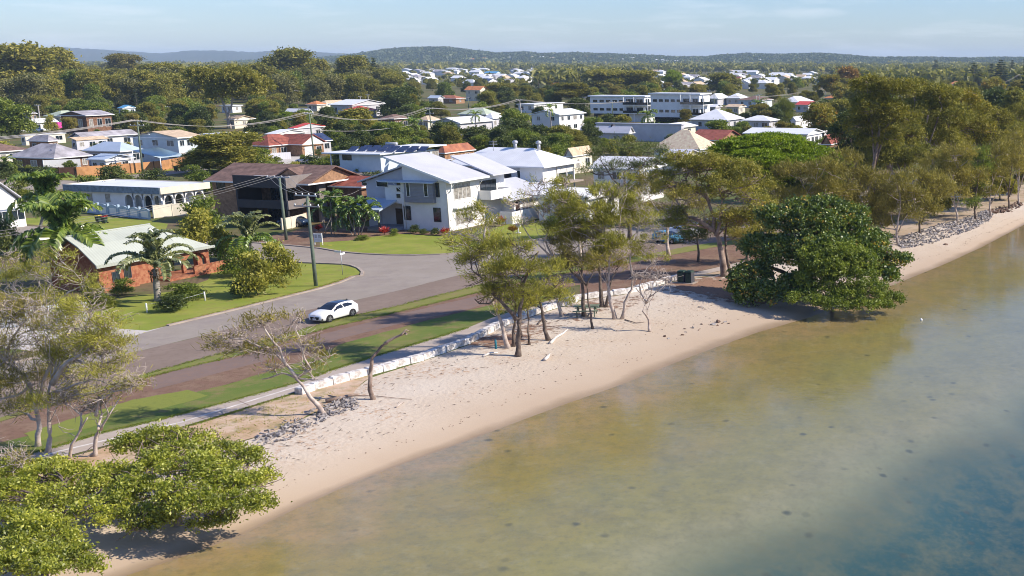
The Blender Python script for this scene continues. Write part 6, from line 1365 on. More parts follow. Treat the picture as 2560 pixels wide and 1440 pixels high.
T('sheoak_tree','dark spreading she-oak filling the space between the airy clump and the paperbark','tree',(1672,640),
  [(0.24,[(1672,640),(1668,590),(1672,540),(1680,500)]),(0.12,[(1670,560),(1640,520),(1625,490)]),(0.12,[(1672,550),(1700,520),(1725,500)])],
  [(1660,470,46,28),(1700,500,42,30),(1640,520,40,26),(1620,450,40,24),(1690,550,34,20),(1600,480,36,24),(1740,520,36,24)],
  dict(ST['sheoak'],dens=1.1,leaves=44,L=0.5,W=0.06),'sheoakbr',bark='barkpale',twigs=7,bare=2,seed=25,z0=1.2,dyr=2.5,limbs=6)
T('sheoak_tree','dark brown she-oak with clear stem in front of the white terrace hedge','tree',(1452,660),
  [(0.2,[(1452,660),(1448,610),(1440,560),(1442,520)]),(0.1,[(1442,560),(1415,520),(1400,500)])],
  [(1420,500,40,24),(1450,530,40,26),(1400,540,34,22),(1430,570,36,20),(1470,560,30,22)],
  dict(ST['sheoak'],dens=0.8,leaves=40),'darkgreen',bark='barkpale',twigs=7,bare=2,seed=26,z0=1.2,dyr=2.0,limbs=4)
T('paperbark_tree','smaller paperbark right behind the large one, joined to its crown','tree',(1868,655),
  [(0.25,[(1868,655),(1866,610),(1872,570)]),(0.14,[(1868,600),(1890,560),(1910,540)])],
  [(1880,550,50,30),(1900,510,44,30),(1850,580,40,26),(1915,580,34,26),(1870,610,36,20)],
  dict(ST['gum'],dens=1.3,leaves=40,L=0.28,W=0.10,cr=0.6),'gum',bark='barkpaper',twigs=7,bare=2,seed=27,z0=1.2,dyr=2.0,limbs=6)
T('fig_tree','shadowy round tree below the lime green umbrella crown','tree',(1948,560),[(0.3,[(1948,560),(1945,520),(1945,490)])],[(1940,470,44,40),(1900,440,34,26),(1975,480,36,30)],dict(ST['bigleaf'],L=0.3,W=0.2),'darkgreen',seed=24,z0=1.2)
for i, (lab, bx, by, lob, lf) in enumerate([
  ('dark olive she-oak mass just right of the paperbark crown',2010,600,[(1990,440,60,36),(2060,425,60,34),(2000,500,62,34),(2080,480,66,40),(1940,500,40,34),(2050,540,50,26)],'sheoakbr'),
  ('dark olive she-oak above the seaward end of the big dark tree',2150,590,[(2130,440,60,36),(2190,460,60,38),(2150,500,62,36),(2110,400,44,24),(2210,520,56,34),(2170,550,46,24)],'sheoakbr'),
  ('she-oak with bare grey lower branches at the left end of the right rock bank',2243,608,[(2240,520,50,34),(2200,560,40,24),(2280,540,40,28),(2250,470,46,34),(2290,490,40,28)],'sheoakbr'),
  ('she-oak leaning over the path behind the right rock bank',2300,585,[(2300,500,50,36),(2340,470,46,36),(2290,450,50,34),(2330,530,36,22)],'sheoakbr'),
  ('tall she-oak with straight bare trunk on the right rock bank',2393,555,[(2380,440,60,44),(2340,420,50,36),(2430,450,44,38),(2390,390,50,36),(2380,485,44,26)],'sheoakbr'),
  ('slim drooping yellow-green she-oak on the right rock bank',2438,548,[(2440,470,30,36),(2450,420,32,36),(2435,510,28,20),(2460,390,26,24)],'green'),
  ('thin dark she-oak at the far end of the right rock bank',2476,540,[(2485,440,34,40),(2490,390,36,32),(2470,480,26,24)],'sheoakbr'),
  ('twin-trunked she-oak near the right edge of the beach',2523,522,[(2525,430,38,36),(2520,380,40,32),(2545,400,30,30)],'sheoakbr'),
  ('brownish she-oak cut by the right picture edge above the sand',2548,510,[(2556,400,34,44),(2550,350,34,30)],'sheoakbr')]):
    ty = min(q[1] for q in lob); mx_ = sum(q[0] for q in lob)/len(lob); my = sum(q[1] for q in lob)/len(lob)
    T('sheoak_tree', lab, 'tree', (bx,by), [(0.17,[(bx,by),(bx-2,by-25),((bx+mx_)/2-3,(by+my)/2),(mx_,my)]),(0.08,[((bx*0.7+mx_*.3),by*0.7+my*.3),(mx_+25,my+10)]),(0.08,[(bx*0.75+mx_*.25,by*0.75+my*.25),(mx_-25,my+18)])],
      lob, dict(ST['sheoakfar'], dens=0.95 if lf != 'green' else 0.8), lf, twigs=6, bare=2, seed=30+i, z0=1.2, dyr=2.0, bark='bark' if i % 2 else 'barkpale', twr=0.025)
# the big gums on the right
for i, (lab, bx, by, lob, lf) in enumerate([
  ('tall golden brown gum, leftmost of the big gums on the right',2180,500,[(2175,215,50,24),(2230,225,60,28),(2190,270,64,34),(2150,310,44,34),(2240,300,60,36),(2200,350,60,36)],'gumor'),
  ('huge olive gum with glinting limbs, middle of the big gums on the right',2310,470,[(2290,225,60,26),(2350,240,60,28),(2300,280,70,34),(2380,290,56,34),(2260,340,60,36),(2340,350,66,38)],'gum'),
  ('golden olive gum, rightmost of the big gums beside the pines',2450,440,[(2420,270,56,28),(2470,300,54,32),(2400,330,60,34),(2460,360,56,34),(2520,360,40,34),(2500,300,30,24)],'gumor'),
  ('olive gum filling the gap between the big gums and golden one',2390,455,[(2350,300,60,34),(2400,250,54,28),(2430,320,60,36),(2370,360,60,36),(2310,310,50,30)],'gumor'),
  ('wide brown-green gum below the leftmost golden gum',2230,470,[(2180,330,60,36),(2240,350,60,36),(2280,330,56,34),(2170,390,56,32),(2220,410,60,30)],'gum'),
  ('olive-brown gum over the rightmost beach she-oaks',2510,430,[(2500,400,56,36),(2540,340,40,36),(2450,400,50,34),(2400,400,50,30)],'gum'),
  ('broad brown gum cut by the right edge below the pines',2560,380,[(2550,290,40,30),(2520,320,44,30),(2570,330,40,34)],'gumor'),
  ('dark gum with pale twigs in front of the grey ribbed roof',2150,470,[(2130,300,34,24),(2110,340,44,34),(2150,370,54,34),(2120,390,40,26)],'darkgreen'),
  ('brown-green gum behind the right beach she-oaks',2250,490,[(2230,400,60,34),(2290,390,60,34),(2210,370,50,30),(2340,400,40,28)],'gum')]):
    mx_ = sum(q[0] for q in lob)/len(lob); my = sum(q[1] for q in lob)/len(lob)
    T('gum_tree', lab, 'tree', (bx,by), [(0.45,[(bx,by),(bx-3,by-50),((bx+mx_)/2,(by+my)/2),(mx_,my)]),(0.2,[(bx*.6+mx_*.4,by*.6+my*.4),(mx_+35,my-20)]),(0.2,[(bx*.6+mx_*.4,by*.6+my*.4),(mx_-35,my-10)])],
      lob, dict(ST['gum'], dens=1.3, leaves=40, L=0.45, W=0.17, cr=0.85), lf, twigs=7, bare=1, seed=50+i, z0=1.2, dyr=4.0, bark='barkpaper', twr=0.045)
# left foreground
T('mangrove_tree','large yellow-green mangrove spreading over the sand, front right of the bottom left bushes','tree',(445,1310),
  [(0.2,[(445,1310),(440,1270),(430,1230),(400,1200)]),(0.14,[(440,1280),(500,1230),(560,1200)]),(0.12,[(436,1262),(470,1190),(450,1140)])],
  [(400,1095,60,32,.6),(480,1105,62,30,.6),(555,1130,58,30,.5),(620,1150,48,30,.3),(640,1205,44,34,0),(560,1200,62,36,.5),(470,1175,64,40,.9),(380,1165,60,40,.7),(600,1262,50,34,-.1),(500,1262,56,34,.1),(345,1225,52,38,.1),(645,1255,34,26,-.5),(325,1115,50,30,.4),(430,1235,50,30,.5),(330,1290,44,28,-.5),(400,1300,40,22,-.9),(560,1300,34,18,-.9),(440,1140,60,34,.8),(520,1165,56,34,.6),(600,1215,50,32,.2),(420,1270,50,26,-.3),(280,1180,40,30,.2),(290,1250,44,28,-.2),(660,1190,26,22,-.3),(520,1305,40,18,-1),(350,1325,34,16,-1.1)],
  dict(ST['mangrove'],dens=2.9,leaves=80,up=0.3,cr=.36,depth=.55),'mangrove',bark='barkpaper',twigs=8,bare=1,seed=60,z0=0.55,low=1.9)
T('mangrove_tree','yellow-green mangrove behind the large one with sandy gaps, left edge middle','tree',(170,1330),
  [(0.18,[(170,1330),(165,1290),(150,1250)]),(0.1,[(166,1300),(230,1250),(260,1220)]),(0.1,[(160,1280),(90,1240),(60,1220)])],
  [(110,1190,62,40),(190,1190,56,36),(250,1220,50,40),(60,1240,56,44),(140,1260,60,44),(220,1290,52,36),(290,1270,36,34),(30,1180,44,34),(0,1250,40,50),(130,1170,50,30),(90,1310,50,34)],
  dict(ST['mangrove'],dens=2.8,leaves=76,up=0.3,cr=.36,depth=.55),'mangrove',bark='bark',twigs=6,seed=61,z0=0.6,low=1.7)
T('mangrove_tree','low yellow-green mangrove filling the bottom left corner','tree',(110,1440),
  [(0.15,[(110,1440),(108,1410),(100,1390)]),(0.1,[(108,1420),(170,1400),(200,1390)])],
  [(60,1380,58,40),(130,1390,56,38),(190,1400,44,34),(20,1420,50,40),(110,1430,56,30),(220,1420,28,24),(0,1350,40,30),(60,1320,44,30,.3),(130,1335,44,28,.2),(5,1300,40,30,.4),(180,1350,36,24,0)],
  dict(ST['mangrove'],dens=2.8,leaves=76,up=0.3,cr=.36,depth=.55),'mangrove',bark='bark',twigs=5,seed=62,z0=0.5,low=1.5)
ov = dict(ST['sheoak'], gap=-.8, dens=2.3, leaves=52, cr=0.55, L=0.32, W=0.036)
T('sheoak_tree','tangled pale-limbed she-oak over the footpath at the left edge','tree',(95,1120),
  [(0.17,[(95,1120),(100,1070),(92,1010),(80,960)]),(0.14,[(92,1010),(60,940),(20,900),(-20,870)]),(0.12,[(95,1000),(120,930),(150,880),(160,830)]),(0.1,[(20,900),(30,850),(60,800)]),(0.1,[(80,960),(40,990),(-10,1000)])],
  [(40,800,60,36),(110,820,60,40),(-10,860,50,44),(60,880,60,44),(150,870,50,40),(20,960,50,34),(110,940,50,34),(0,760,50,28),(40,1020,50,30),(-10,920,46,34),(150,790,44,30),(80,760,44,26)],
  ov,'sheoakbr',bark='barkpale',twigs=9,bare=3,seed=63,limbs=18,z0=1.1,dyr=1.5,wiggle=0.55,twr=0.017)
T('sheoak_tree','grey-stemmed she-oak reaching right over the road from the left clump','tree',(120,1135),
  [(0.15,[(120,1135),(125,1080),(118,1020),(130,960)]),(0.14,[(130,960),(180,900),(230,870),(270,830)]),(0.1,[(180,900),(240,920),(300,895)]),(0.1,[(128,985),(190,960),(240,950)]),(0.08,[(230,870),(220,820),(200,780)])],
  [(210,770,56,34),(270,810,44,30),(290,860,36,26),(230,850,50,34),(180,820,46,34),(300,900,26,18),(240,930,46,26),(330,960,26,14),(150,900,46,34),(190,980,44,24),(200,860,50,34),(260,880,40,26),(110,1010,44,26),(170,940,44,26)],
  ov,'sheoak',bark='barkpale',twigs=9,bare=3,seed=64,limbs=18,z0=1.1,dyr=1.5,wiggle=0.55,twr=0.017)
T('sheoak_tree','crooked bare-stemmed she-oak standing beside the footpath behind the mangrove','tree',(238,1145),
  [(0.13,[(238,1145),(240,1100),(252,1070),(240,1040)]),(0.08,[(240,1040),(250,1000),(280,980),(330,970)]),(0.07,[(252,1075),(275,1040),(290,1000)]),(0.07,[(240,1130),(205,1155),(180,1175)])],
  [(290,970,40,20),(260,1000,34,20),(340,955,30,14)],dict(ov,dens=0.3),'sheoak',bark='barkpale',twigs=9,bare=4,seed=65,limbs=5,z0=1.1,dyr=0.8,wiggle=0.5,twr=0.015)
T('sheoak_tree','slanting thin she-oak stem between the left clump and footpath','tree',(175,1150),
  [(0.1,[(175,1150),(185,1110),(200,1080),(230,1040)]),(0.07,[(200,1080),(195,1040),(175,1010)])],
  [(220,1020,30,18),(170,1000,30,20)],dict(ov,dens=0.25),'sheoakbr',bark='barkpale',twigs=10,bare=5,seed=66,limbs=5,z0=1.1,dyr=0.8,wiggle=0.55,twr=0.015)
T('shrub_tree','broad wispy olive tree over the white picket fence at the left','tree',(120,800),
  [(0.16,[(120,800),(118,770),(110,740)]),(0.1,[(118,775),(60,740),(20,710)]),(0.1,[(116,770),(170,730),(210,715)])],
  [(60,690,70,34),(130,680,60,40),(10,650,50,40),(200,710,50,34),(30,730,60,30),(110,740,60,26),(250,735,40,26),(-20,710,50,40),(150,640,50,24)],
  dict(ST['sheoak'],dens=0.75,L=0.3,W=0.05),'sheoak',bark='barkpale',twigs=6,bare=2,seed=67,limbs=8,z0=1.2,dyr=1.6)
T('sheoak_tree','grey-pink twiggy she-oak crown low at the left edge over the mangroves','tree',(20,1230),
  [(0.12,[(20,1230),(22,1190),(30,1150)])],[(20,1140,50,26),(60,1160,36,22),(-10,1170,40,30)],dict(ov,dens=0.25),'sheoakbr',bark='barkpale',twigs=9,bare=3,seed=68,limbs=5,z0=0.9,dyr=0.8,wiggle=0.5,twr=0.015)

# ------------------------------------------------------------------ garden trees and palms
palm('tall royal palm with long green crownshaft behind the pale green roof',(182,718),(160,596),'royal',18,1.45,0.24,2.6,seed=1,separate=True,name='royal_palm')
palm('tall palm with arching yellow-green fronds left behind the royal palm',(75,640),(118,505),'royal',13,1.3,0.18,1.2,seed=2,separate=True,name='royal_palm')
palm('triangle palm with grey-green upswept fronds in front of the brick veranda',(395,752),(388,672),'tri',20,1.12,0.30,0,seed=3,separate=True,dead=8,name='triangle_palm')
palm('spreading date palm with arching fronds right of the pale green roof',(628,655),(622,608),'date',18,1.08,0.28,0,seed=4,separate=True,name='date_palm')
palm('small yellowish palm behind the dark hedge at the left edge',(14,450),(14,405),'small',9,0.9,0.12,0,seed=5)
palm_clump('clump of golden cane palms left of the front porch',[((815,583),(800,520)),((828,585),(826,498)),((808,582),(838,515)),((835,584),(850,512))],'small',9,1.05,0.07,6)
palm_clump('clump of golden cane palms with white stems right beside the porch',[((892,590),(872,536)),((886,590),(885,520)),((896,589),(905,516)),((900,590),(920,530)),((882,588),(858,548))],'small',9,1.05,0.06,7)
palm('lone tall thin palm with upright spear against the white two-storey house',(1379,352),(1375,272),'far',8,1.0,0.17,0.6,seed=8)
palm('leafy palm left of the pale gable house behind the modern house',(1036,362),(1030,310),'far',12,1.25,0.2,0,seed=9)
palm('ragged palm in front of the broad pale gable roof',(1190,352),(1188,288),'far',9,0.9,0.15,0,seed=10)
palm('palm in front of the long white apartment block',(1622,332),(1620,290),'far',11,1.3,0.2,0,seed=11)
palm('small palm before the long blank mauve wall',(1642,338),(1641,315),'small',7,0.8,0.1,0,seed=12)
palm('tall slender palm in the far wood, left of two',(709,262),(706,218),'far',10,1.5,0.2,0,seed=13,group=None)
palm('tall slender palm in the far wood, right of two',(731,263),(722,222),'far',9,1.3,0.2,0,seed=14)
palm('palm with thin trunk before the left distant shrubs',(381,312),(378,278),'far',9,1.2,0.18,0,seed=15)
palm('palm beside the big white-roofed hall',(990,276),(990,255),'far',9,1.4,0.2,0,seed=16)
palm('palm in front of twin bare poles near the cream shed',(1898,290),(1896,262),'far',9,1.5,0.2,0,seed=17)
palm('short palm left of the far brown roofed house',(1935,240),(1935,222),'far',9,1.4,0.2,0,seed=18)
# cordylines and small flowering plants near the white house
def tuft(label, base, hgt_, wd, leafn, n, seed, name='cordyline', cat='plant', L=0.7, W=0.10, z=GZ):
    b = U(base[0], base[1], z); e = empty(name, b, 0, label, cat); r = np.random.RandomState(seed)
    C = []; A = []
    for i in range(n):
        d = unit(1)[0]; d[2] = abs(d[2])*0.7 + 0.35; d /= np.linalg.norm(d); s = r.rand()
        C.append(np.array([d[0]*wd*.6, d[1]*wd*.6, hgt_*(0.45+0.5*d[2]*s)])); A.append(d*3)
    V, Q = leaf_quads(np.array(C), L, W, np.array(A), 0.5)
    link('leaves', np_mesh('leaves', V, Q, LM[leafn], r.rand(n)), e)
    MB().tube([(0,0,0),(0.02,0,hgt_*0.6)], [0.05,0.03], 6).build('stem', M['bark'], e); return e
for i, (lab, x, y, h_, w_, lf) in enumerate([
  ('red cordyline at the near corner of the white house',1113,589,1.0,0.8,'red'),('red cordyline in front of the porch steps',962,588,1.1,0.9,'red'),('tall dark red cordyline left of the porch',935,566,2.0,0.7,'red'),
  ('deep red cordyline by the white terrace wall',1253,566,1.5,0.8,'red'),('orange-leaved plant right of the terrace wall',1283,585,1.2,0.8,'orange'),('small red plant on the brick driveway edge',797,580,1.0,0.5,'red')]):
    tuft(lab,(x,y),h_,w_,lf,160,80+i)
shr = [('dark rounded shrub against the white house wall, left of three',1035,584,562,30,'shrub1'),('dark rounded shrub against the white house wall, middle of three',1060,586,572,24,'shrub1'),('dark rounded shrub against the white house wall, right of three',1088,588,570,26,'shrub1'),
 ('small leafy shrub beside the porch steps',985,590,572,22,'shrub0'),('low pale green shrub at the lawn edge under the palms',905,600,588,36,'shrub0'),
 ('rounded dark green bush at the foot of the triangle palm',430,778,736,78,'shrub1'),('feathery bright green bush right of the triangle palm',468,748,708,92,'shrub0'),('upright green shrub against the brick wall under windows',306,738,697,52,'shrub0'),
 ('yellow-flecked low bush left of the brick house lawn',268,770,742,60,'shrub3'),('dark round topiary bush behind the left picket fence',238,768,705,66,'shrub1'),
 ('large olive bush with dark hollows right of the brick house',648,738,628,120,'shrub2'),('tall bushy green shrub under the spreading date palm',600,690,620,90,'shrub0'),('brown-green bush leaning toward the corner pole',700,705,604,110,'shrub2'),('small dark shrub at the base of the big olive bush',610,742,700,60,'shrub1'),
 ('leafy light green tree between arched house and brown house',510,585,492,96,'shrub0'),('olive feathery tree behind the green roof ridge',500,620,520,110,'shrub2'),('dense green bush left of the royal palm trunk',20,640,545,90,'shrub1'),('second olive bush right of the pale green roof',560,650,560,80,'shrub2'),
 ('dark green round bush behind the left timber fence end',40,440,402,60,'shrub1'),('yellow-green low clipped bush over the dark fence',78,442,414,40,'shrub3'),('small bright bush in the pale yard by the silver car',690,420,392,44,'shrub3'),
 ('dense green shrub behind the pole on the modern house drive',800,430,396,70,'shrub0'),('twiggy pinkish shrub above the brown roof ridge',735,428,404,60,'shrub2'),
 ('clipped green hedge bush under the long apartment block',1500,330,300,80,'shrub0'),('bright green shrub right of the hedge by the apartment block',1560,333,306,50,'shrub3'),('wide clipped hedge before the taller apartment block',1680,312,292,110,'shrub0'),
 ('lime green topiary by the red brick house',2122,372,352,16,'shrub3'),('round dark shrub before the pyramid white roof house',1800,330,314,50,'shrub1'),
 ('yellow broad-leaved shrub, left of a pair above the modern house',858,372,342,44,'shrub3'),('yellow broad-leaved shrub, right of a pair above the modern house',905,374,348,44,'shrub3'),
 ('yellow-leaved tree among dark palms in the middle distance',1255,372,318,90,'yellow0'),('pink blossom shrub behind the broad white roof',1402,372,345,44,'pink0'),('tall lime green leaved tree behind the long row of palms',1285,345,275,80,'green0'),
 ('green bush behind the right of two roof vents',1318,380,358,34,'shrub0'),('green hedge at the far side of the white villa',1390,560,540,70,'shrub0')]
for i, (lab, x, yb, yt, w, pr) in enumerate(shr): tree_px(pr, lab, x, yb, yt, w, 'shrub', 'shrub', seed=i)
trs = [('wide round dark-hearted tree behind the tiled brown roof',570,432,335,205,'olive0'),('flat olive tree right of it filling the yard',640,425,372,90,'green1'),
 ('broad olive tree left of the dark brown veranda house',890,350,272,150,'olive1'),('dark she-oak shaped tree beside the big white hall',1000,300,235,90,'dark0'),('spreading dark flat-topped tree before the white hall',1015,292,218,120,'dark1'),
 ('large brown-green tree behind the green hipped roof',1260,250,208,130,'olive2'),('tall dark columnar pine right of the round brown tree',1348,243,180,24,'cypress0'),
 ('large yellow-olive rounded tree left of the long apartment block',1440,262,208,140,'golden1'),('orange-brown tree left of the yellow-olive one',1395,248,210,36,'orange0'),('dark leafy tree by the left end of the apartment block',1445,300,246,70,'dark2'),
 ('dark round tree between the two apartment blocks, left one',1645,300,245,60,'dark0'),('dark round tree between the two apartment blocks, right one',1695,312,255,64,'dark1'),('yellow feathery bamboo clump in the right middle distance',1964,312,248,54,'bamboo0'),
 ('dark cypress standing alone before the left wood',345,285,222,22,'cypress0'),('bright green leafy tree behind the bamboo clump',1985,320,296,44,'green2'),('dark broad tree behind the crimson metal roof',2070,300,250,130,'dark2'),('dark green tree right of the bamboo clump',2130,300,245,70,'dark0'),
 ('golden orange tree above the wires at the right',2128,238,173,70,'orange0'),('bright lime tree behind the taller apartment block',1680,232,176,58,'lime0'),('wide dull green tree left of the lime one',1590,240,178,150,'olive0'),('dusty green tree behind the long apartment block',1520,235,175,140,'gum0'),
 ('brown-green gum behind the taller apartment block right end',1810,235,185,100,'gum1'),('bare pinkish flowering tree in the left wood',845,240,200,80,'pink0'),
 ('yellow-green tree patch beside the left white garage street',28,345,250,110,'green0'),('olive tree hiding the brown gable house corner',128+0,330,286,34,'shrub2'),('small olive tree beside the brown gable wall',226,328,286,34,'olive0'),
 ('dark hedge tree left of the white cottage',640,335,300,60,'dark1'),('feathery tree before the white low-roofed cottage',698,335,298,46,'olive1'),('lime green tree behind the small hip roof',725,318,280,50,'lime0'),
 ('dark dense palm-like tree centre of the palm row',1120,380,305,120,'dark1'),('dark tree behind the left end of the broad white roof',1200,378,318,110,'dark2'),('dark leafy tree behind the middle of the broad white roof',1290,380,300,120,'dark0'),('dark leafy tree behind the right end of the broad white roof',1350,380,315,100,'dark2'),('rounded dark tree above the pink shrub',1475,372,312,70,'dark1'),
 ('olive green tree right of the pink shrub',1440,380,325,80,'olive2'),('dark palm-like tree behind the modern house roof',960,372,315,90,'dark0'),('olive garden tree above the modern house heater',1010,372,330,90,'olive1'),('dark tree left of the yellow shrub pair',830,345,290,70,'dark2'),
 ('bushy she-oak between the first two trunks of the right shore belt',2205,565,455,100,'brown0'),('low spreading tree behind the big dark fig',2110,590,468,100,'brown0'),('rounded olive tree behind the middle of the right rock bank',2335,540,432,100,'olive0'),
 ('dense olive-brown tree behind the slim drooping she-oak',2430,520,412,96,'brown0'),('rounded olive tree near the right end of the shore belt',2500,500,392,90,'olive2'),('last brown tree of the shore belt at the right edge',2562,485,375,90,'brown0'),
 ('green tree before the pale house with mint gable',760,320,275,60,'green2')]
for i, (lab, x, yb, yt, w, pr) in enumerate(trs): tree_px(pr, lab, x, yb, yt, w, seed=100+i)
# two special gums in the left wood
T('gum_tree','pale two-trunked gum towering over the long flat white building','tree',(572,322),
  [(0.55,[(572,322),(570,290),(562,262),(545,238)]),(0.5,[(576,322),(572,290),(578,265),(585,215)])],[(540,205,50,26),(500,190,40,22),(590,200,56,34),(620,225,44,30),(560,235,46,22),(650,215,34,26)],dict(ST['far'],dens=0.6,leaves=24,L=0.8,W=0.4),'gum',bark='barkpale',twigs=5,seed=90,z0=1.2,dyr=5,twr=0.08)
# Norfolk pines and cypress at the right horizon
for i, (lab, x, yb, yt, w) in enumerate([('Norfolk pine, tallest of the right horizon group',2502,225,150,58),('Norfolk pine left of the tallest in the right horizon group',2435,220,158,50),('Norfolk pine between the two larger ones on the right horizon',2478,215,160,36),
   ('solitary Norfolk pine poking above the far trees',2340,195,150,28),('slim Norfolk pine on the right horizon before the pole',2530,205,151,26),('dark broad pine cut by the right picture edge',2562,300,150,40)]):
    tree_px('norfolk%d' % (i % 2), lab, x, yb, yt, w, 'norfolk_pine', 'tree', seed=200+i)

# the wood on the left and the trees through the suburb: individual trees in groups that nothing tells apart
wood = random.Random(99); cnt = 0
def scatter(n, xr, dr, kinds, hr, lab, grp, avoid=None, clump=0.5):
    global cnt
    for i in range(n):
        for _ in range(30):
            x = wood.uniform(*xr); d = dr[0]*(dr[1]/dr[0])**wood.random()
            yb = 150 + (CZ-GZ)*F/d*1.0
            p = U(x, yb); 
            if avoid is None or not avoid(x, yb): break
        pr = wood.choice(kinds); h = wood.uniform(*hr); q = PR[pr]
        place(pr, 'tree', lab, 'tree', p, h, 2*q['R']*h/q['H']*wood.uniform(0.9,1.3), grp, wood.randrange(9999)); cnt += 1
PROT = [(it[4]-4, it[5]+4, it[2][1]-24, it[2][1]+8, (CZ-GZ-it[3])*F/(it[2][1]-150)) for it in HS if it[2][1] > 225] + [(1468,1640,228,285,455),(1620,1768,225,280,440),(800,1112,365,400,170)]
def blocked(x, yb, yt, w):
    d = (CZ-GZ)*F/(yb-150)
    for a, b_, c_, e_, D in PROT:
        if x + w*.42 > a and x - w*.42 < b_ and d < D + 14:
            if yt < e_ - 6 and yb > c_: return True
    return False
def scatter(n, xr, dr, kinds, hr, lab, grp, name='tree', cat='tree', free=False):
    for i in range(n):
        ok = False
        for _ in range(40):
            x = wood.uniform(*xr); d = dr[0]*(dr[1]/dr[0])**wood.random(); yb = 150 + (CZ-GZ)*F/d
            pr = wood.choice(kinds); h = wood.uniform(*hr); q = PR[pr]; w = 2*q['R']*h/q['H']*wood.uniform(0.9,1.35)
            yt = yb - h*F/d*0.98
            if free or not blocked(x, yb, yt, w*F/d): ok = True; break
        if ok: place(pr, name, lab, cat, U(x, yb), h, w, grp, wood.randrange(9999))
scatter(110, (-160, 520), (470, 900), ['gum0','gum1','gum2','olive0','pale0','pale1','tall0','tall1','olive1'], (12, 18), 'olive gum in the left wood behind the roofs', 'gums in the left wood', 'gum_tree')
scatter(100, (440, 1010), (540, 1000), ['gum0','gum1','gum2','pale0','pale1','tall0','tall1','olive1','olive2'], (11, 17), 'olive gum in the wood left of centre', 'gums in the wood left of centre', 'gum_tree')
scatter(50, (-150, 1050), (900, 1500), ['gum0','pale0','tall1','gum2'], (14, 20), 'gum far back in the left wood', 'gums at the back of the left wood', 'gum_tree', free=True)
scatter(90, (-80, 800), (345, 500), ['dark0','green0','olive0','dark2','olive2','green1','brown0'], (5, 9), 'garden tree at the foot of the left wood', 'garden trees at the foot of the left wood', 'garden_tree')
scatter(75, (960, 1640), (440, 1000), ['olive0','olive1','dark1','gum1','green2','dark0','golden1'], (6, 10), 'dull green tree among the central roofs', 'trees among the central roofs')
scatter(95, (1480, 2240), (430, 1000), ['olive0','olive2','dark1','gum1','green2','brown0','golden1'], (6, 10), 'dull green tree among the far roofs behind the apartments', 'trees among the far roofs')
scatter(50, (2050, 2640), (310, 800), ['golden0','golden1','brown0','gum0','olive1','dark1'], (9, 15), 'brown-olive tree beyond the big right gums', 'trees beyond the big right gums', free=True)
scatter(85, (800, 1500), (235, 460), ['dark0','green0','dark1','olive2','green1'], (4, 7.5), 'garden tree between the central houses', 'garden trees between the central houses', 'garden_tree')
scatter(80, (1500, 2200), (240, 480), ['dark2','green1','dark1','olive2','brown0'], (4, 8), 'garden tree between the houses below the apartments', 'garden trees between the right houses', 'garden_tree')
scatter(60, (-60, 900), (180, 345), ['shrub0','shrub1','shrub2','shrub3','green0'], (1.6, 4), 'garden shrub between the left houses', 'garden shrubs between the left houses', 'garden_shrub', 'shrub')
scatter(40, (900, 2100), (200, 330), ['shrub0','shrub1','shrub2','green0'], (1.6, 4.5), 'garden shrub between the central and right houses', 'garden shrubs between the central and right houses', 'garden_shrub', 'shrub')
# heroes of the left skyline
for i, (lab, x, yb, yt, w, pr) in enumerate([('massive rounded gum at the top left corner of the wood',60,262,113,190,'gum0'),('second massive gum right beside the top left one',150,250,124,120,'gum1'),('brownish round-topped gum on the left skyline',312,222,136,110,'brown0'),
   ('tallest gum on the left of centre skyline',735,240,124,130,'gum2'),('second skyline gum right of the tallest one',790,235,148,80,'gum0'),('wide gum on the skyline before the blue hill',890,236,143,110,'gum1'),('conical dark pine on the skyline left of centre',940,232,146,34,'norfolk0'),
   ('olive gum with pale limbs left of centre wood',420,250,160,120,'gum2'),('bright yellow-green gum in the left wood',500,262,172,90,'green0'),('broad olive gum behind the two-trunked one',640,250,160,120,'olive2')]):
    tree_px(pr, lab, x, yb, yt, w, 'gum_tree', seed=300+i)
# far plain: one wood too dense to count
rs = np.random.RandomState(8); n_ = 7000
d = 950*(4800/950)**rs.rand(n_); xx = rs.uniform(-250, 2800, n_)
yb = 150 + (CZ-GZ)*F/d
V = []; Q = []; Tn = []
u = (xx-CX)/F; t = d/ (cp + 0.0)
X = u*d; Y = d
town = (((xx > 1015) & (xx < 1360) & (d < 2400)) | ((xx > 1585) & (xx < 2090) & (d < 2000)))
keep = (~town) | (rs.rand(n_) < 0.5); d = d[keep]; xx = xx[keep]; yb = yb[keep]; town = town[keep]; n_ = len(d); u = (xx-CX)/F; X = u*d; Y = d
H = rs.uniform(7, 14, n_)*np.where(town, 0.5, 1.0); W_ = H*rs.uniform(0.5, 0.85, n_)*np.clip(d/1500,1,2.6)
k = 26
c = np.stack([X, Y, GZ + H*0.55], 1)
dirs = rs.normal(size=(n_, k, 3)); dirs /= np.linalg.norm(dirs, axis=2)[:,:,None]; dirs[:,:,2] = np.abs(dirs[:,:,2])*1.0 - 0.15
C = c[:,None,:] + dirs * np.stack([W_*.6, W_*.6, H*0.45], 1)[:,None,:] * (0.75+0.3*rs.rand(n_,k,1))
sz = (W_*0.42)[:,None]
Cf = C.reshape(-1,3); nn = (dirs + 0.5*rs.normal(size=dirs.shape)).reshape(-1,3); nn /= np.linalg.norm(nn,axis=1)[:,None]
a = np.cross(nn, rs.normal(size=nn.shape)); a /= np.linalg.norm(a,axis=1)[:,None]; b_ = np.cross(nn, a); S_ = np.repeat(sz[:,0], k)[:,None]*(0.6+0.8*rs.rand(len(Cf),1))
V = np.stack([Cf-a*S_, Cf-b_*S_*.7, Cf+a*S_, Cf+b_*S_*.7],1).reshape(-1,3)
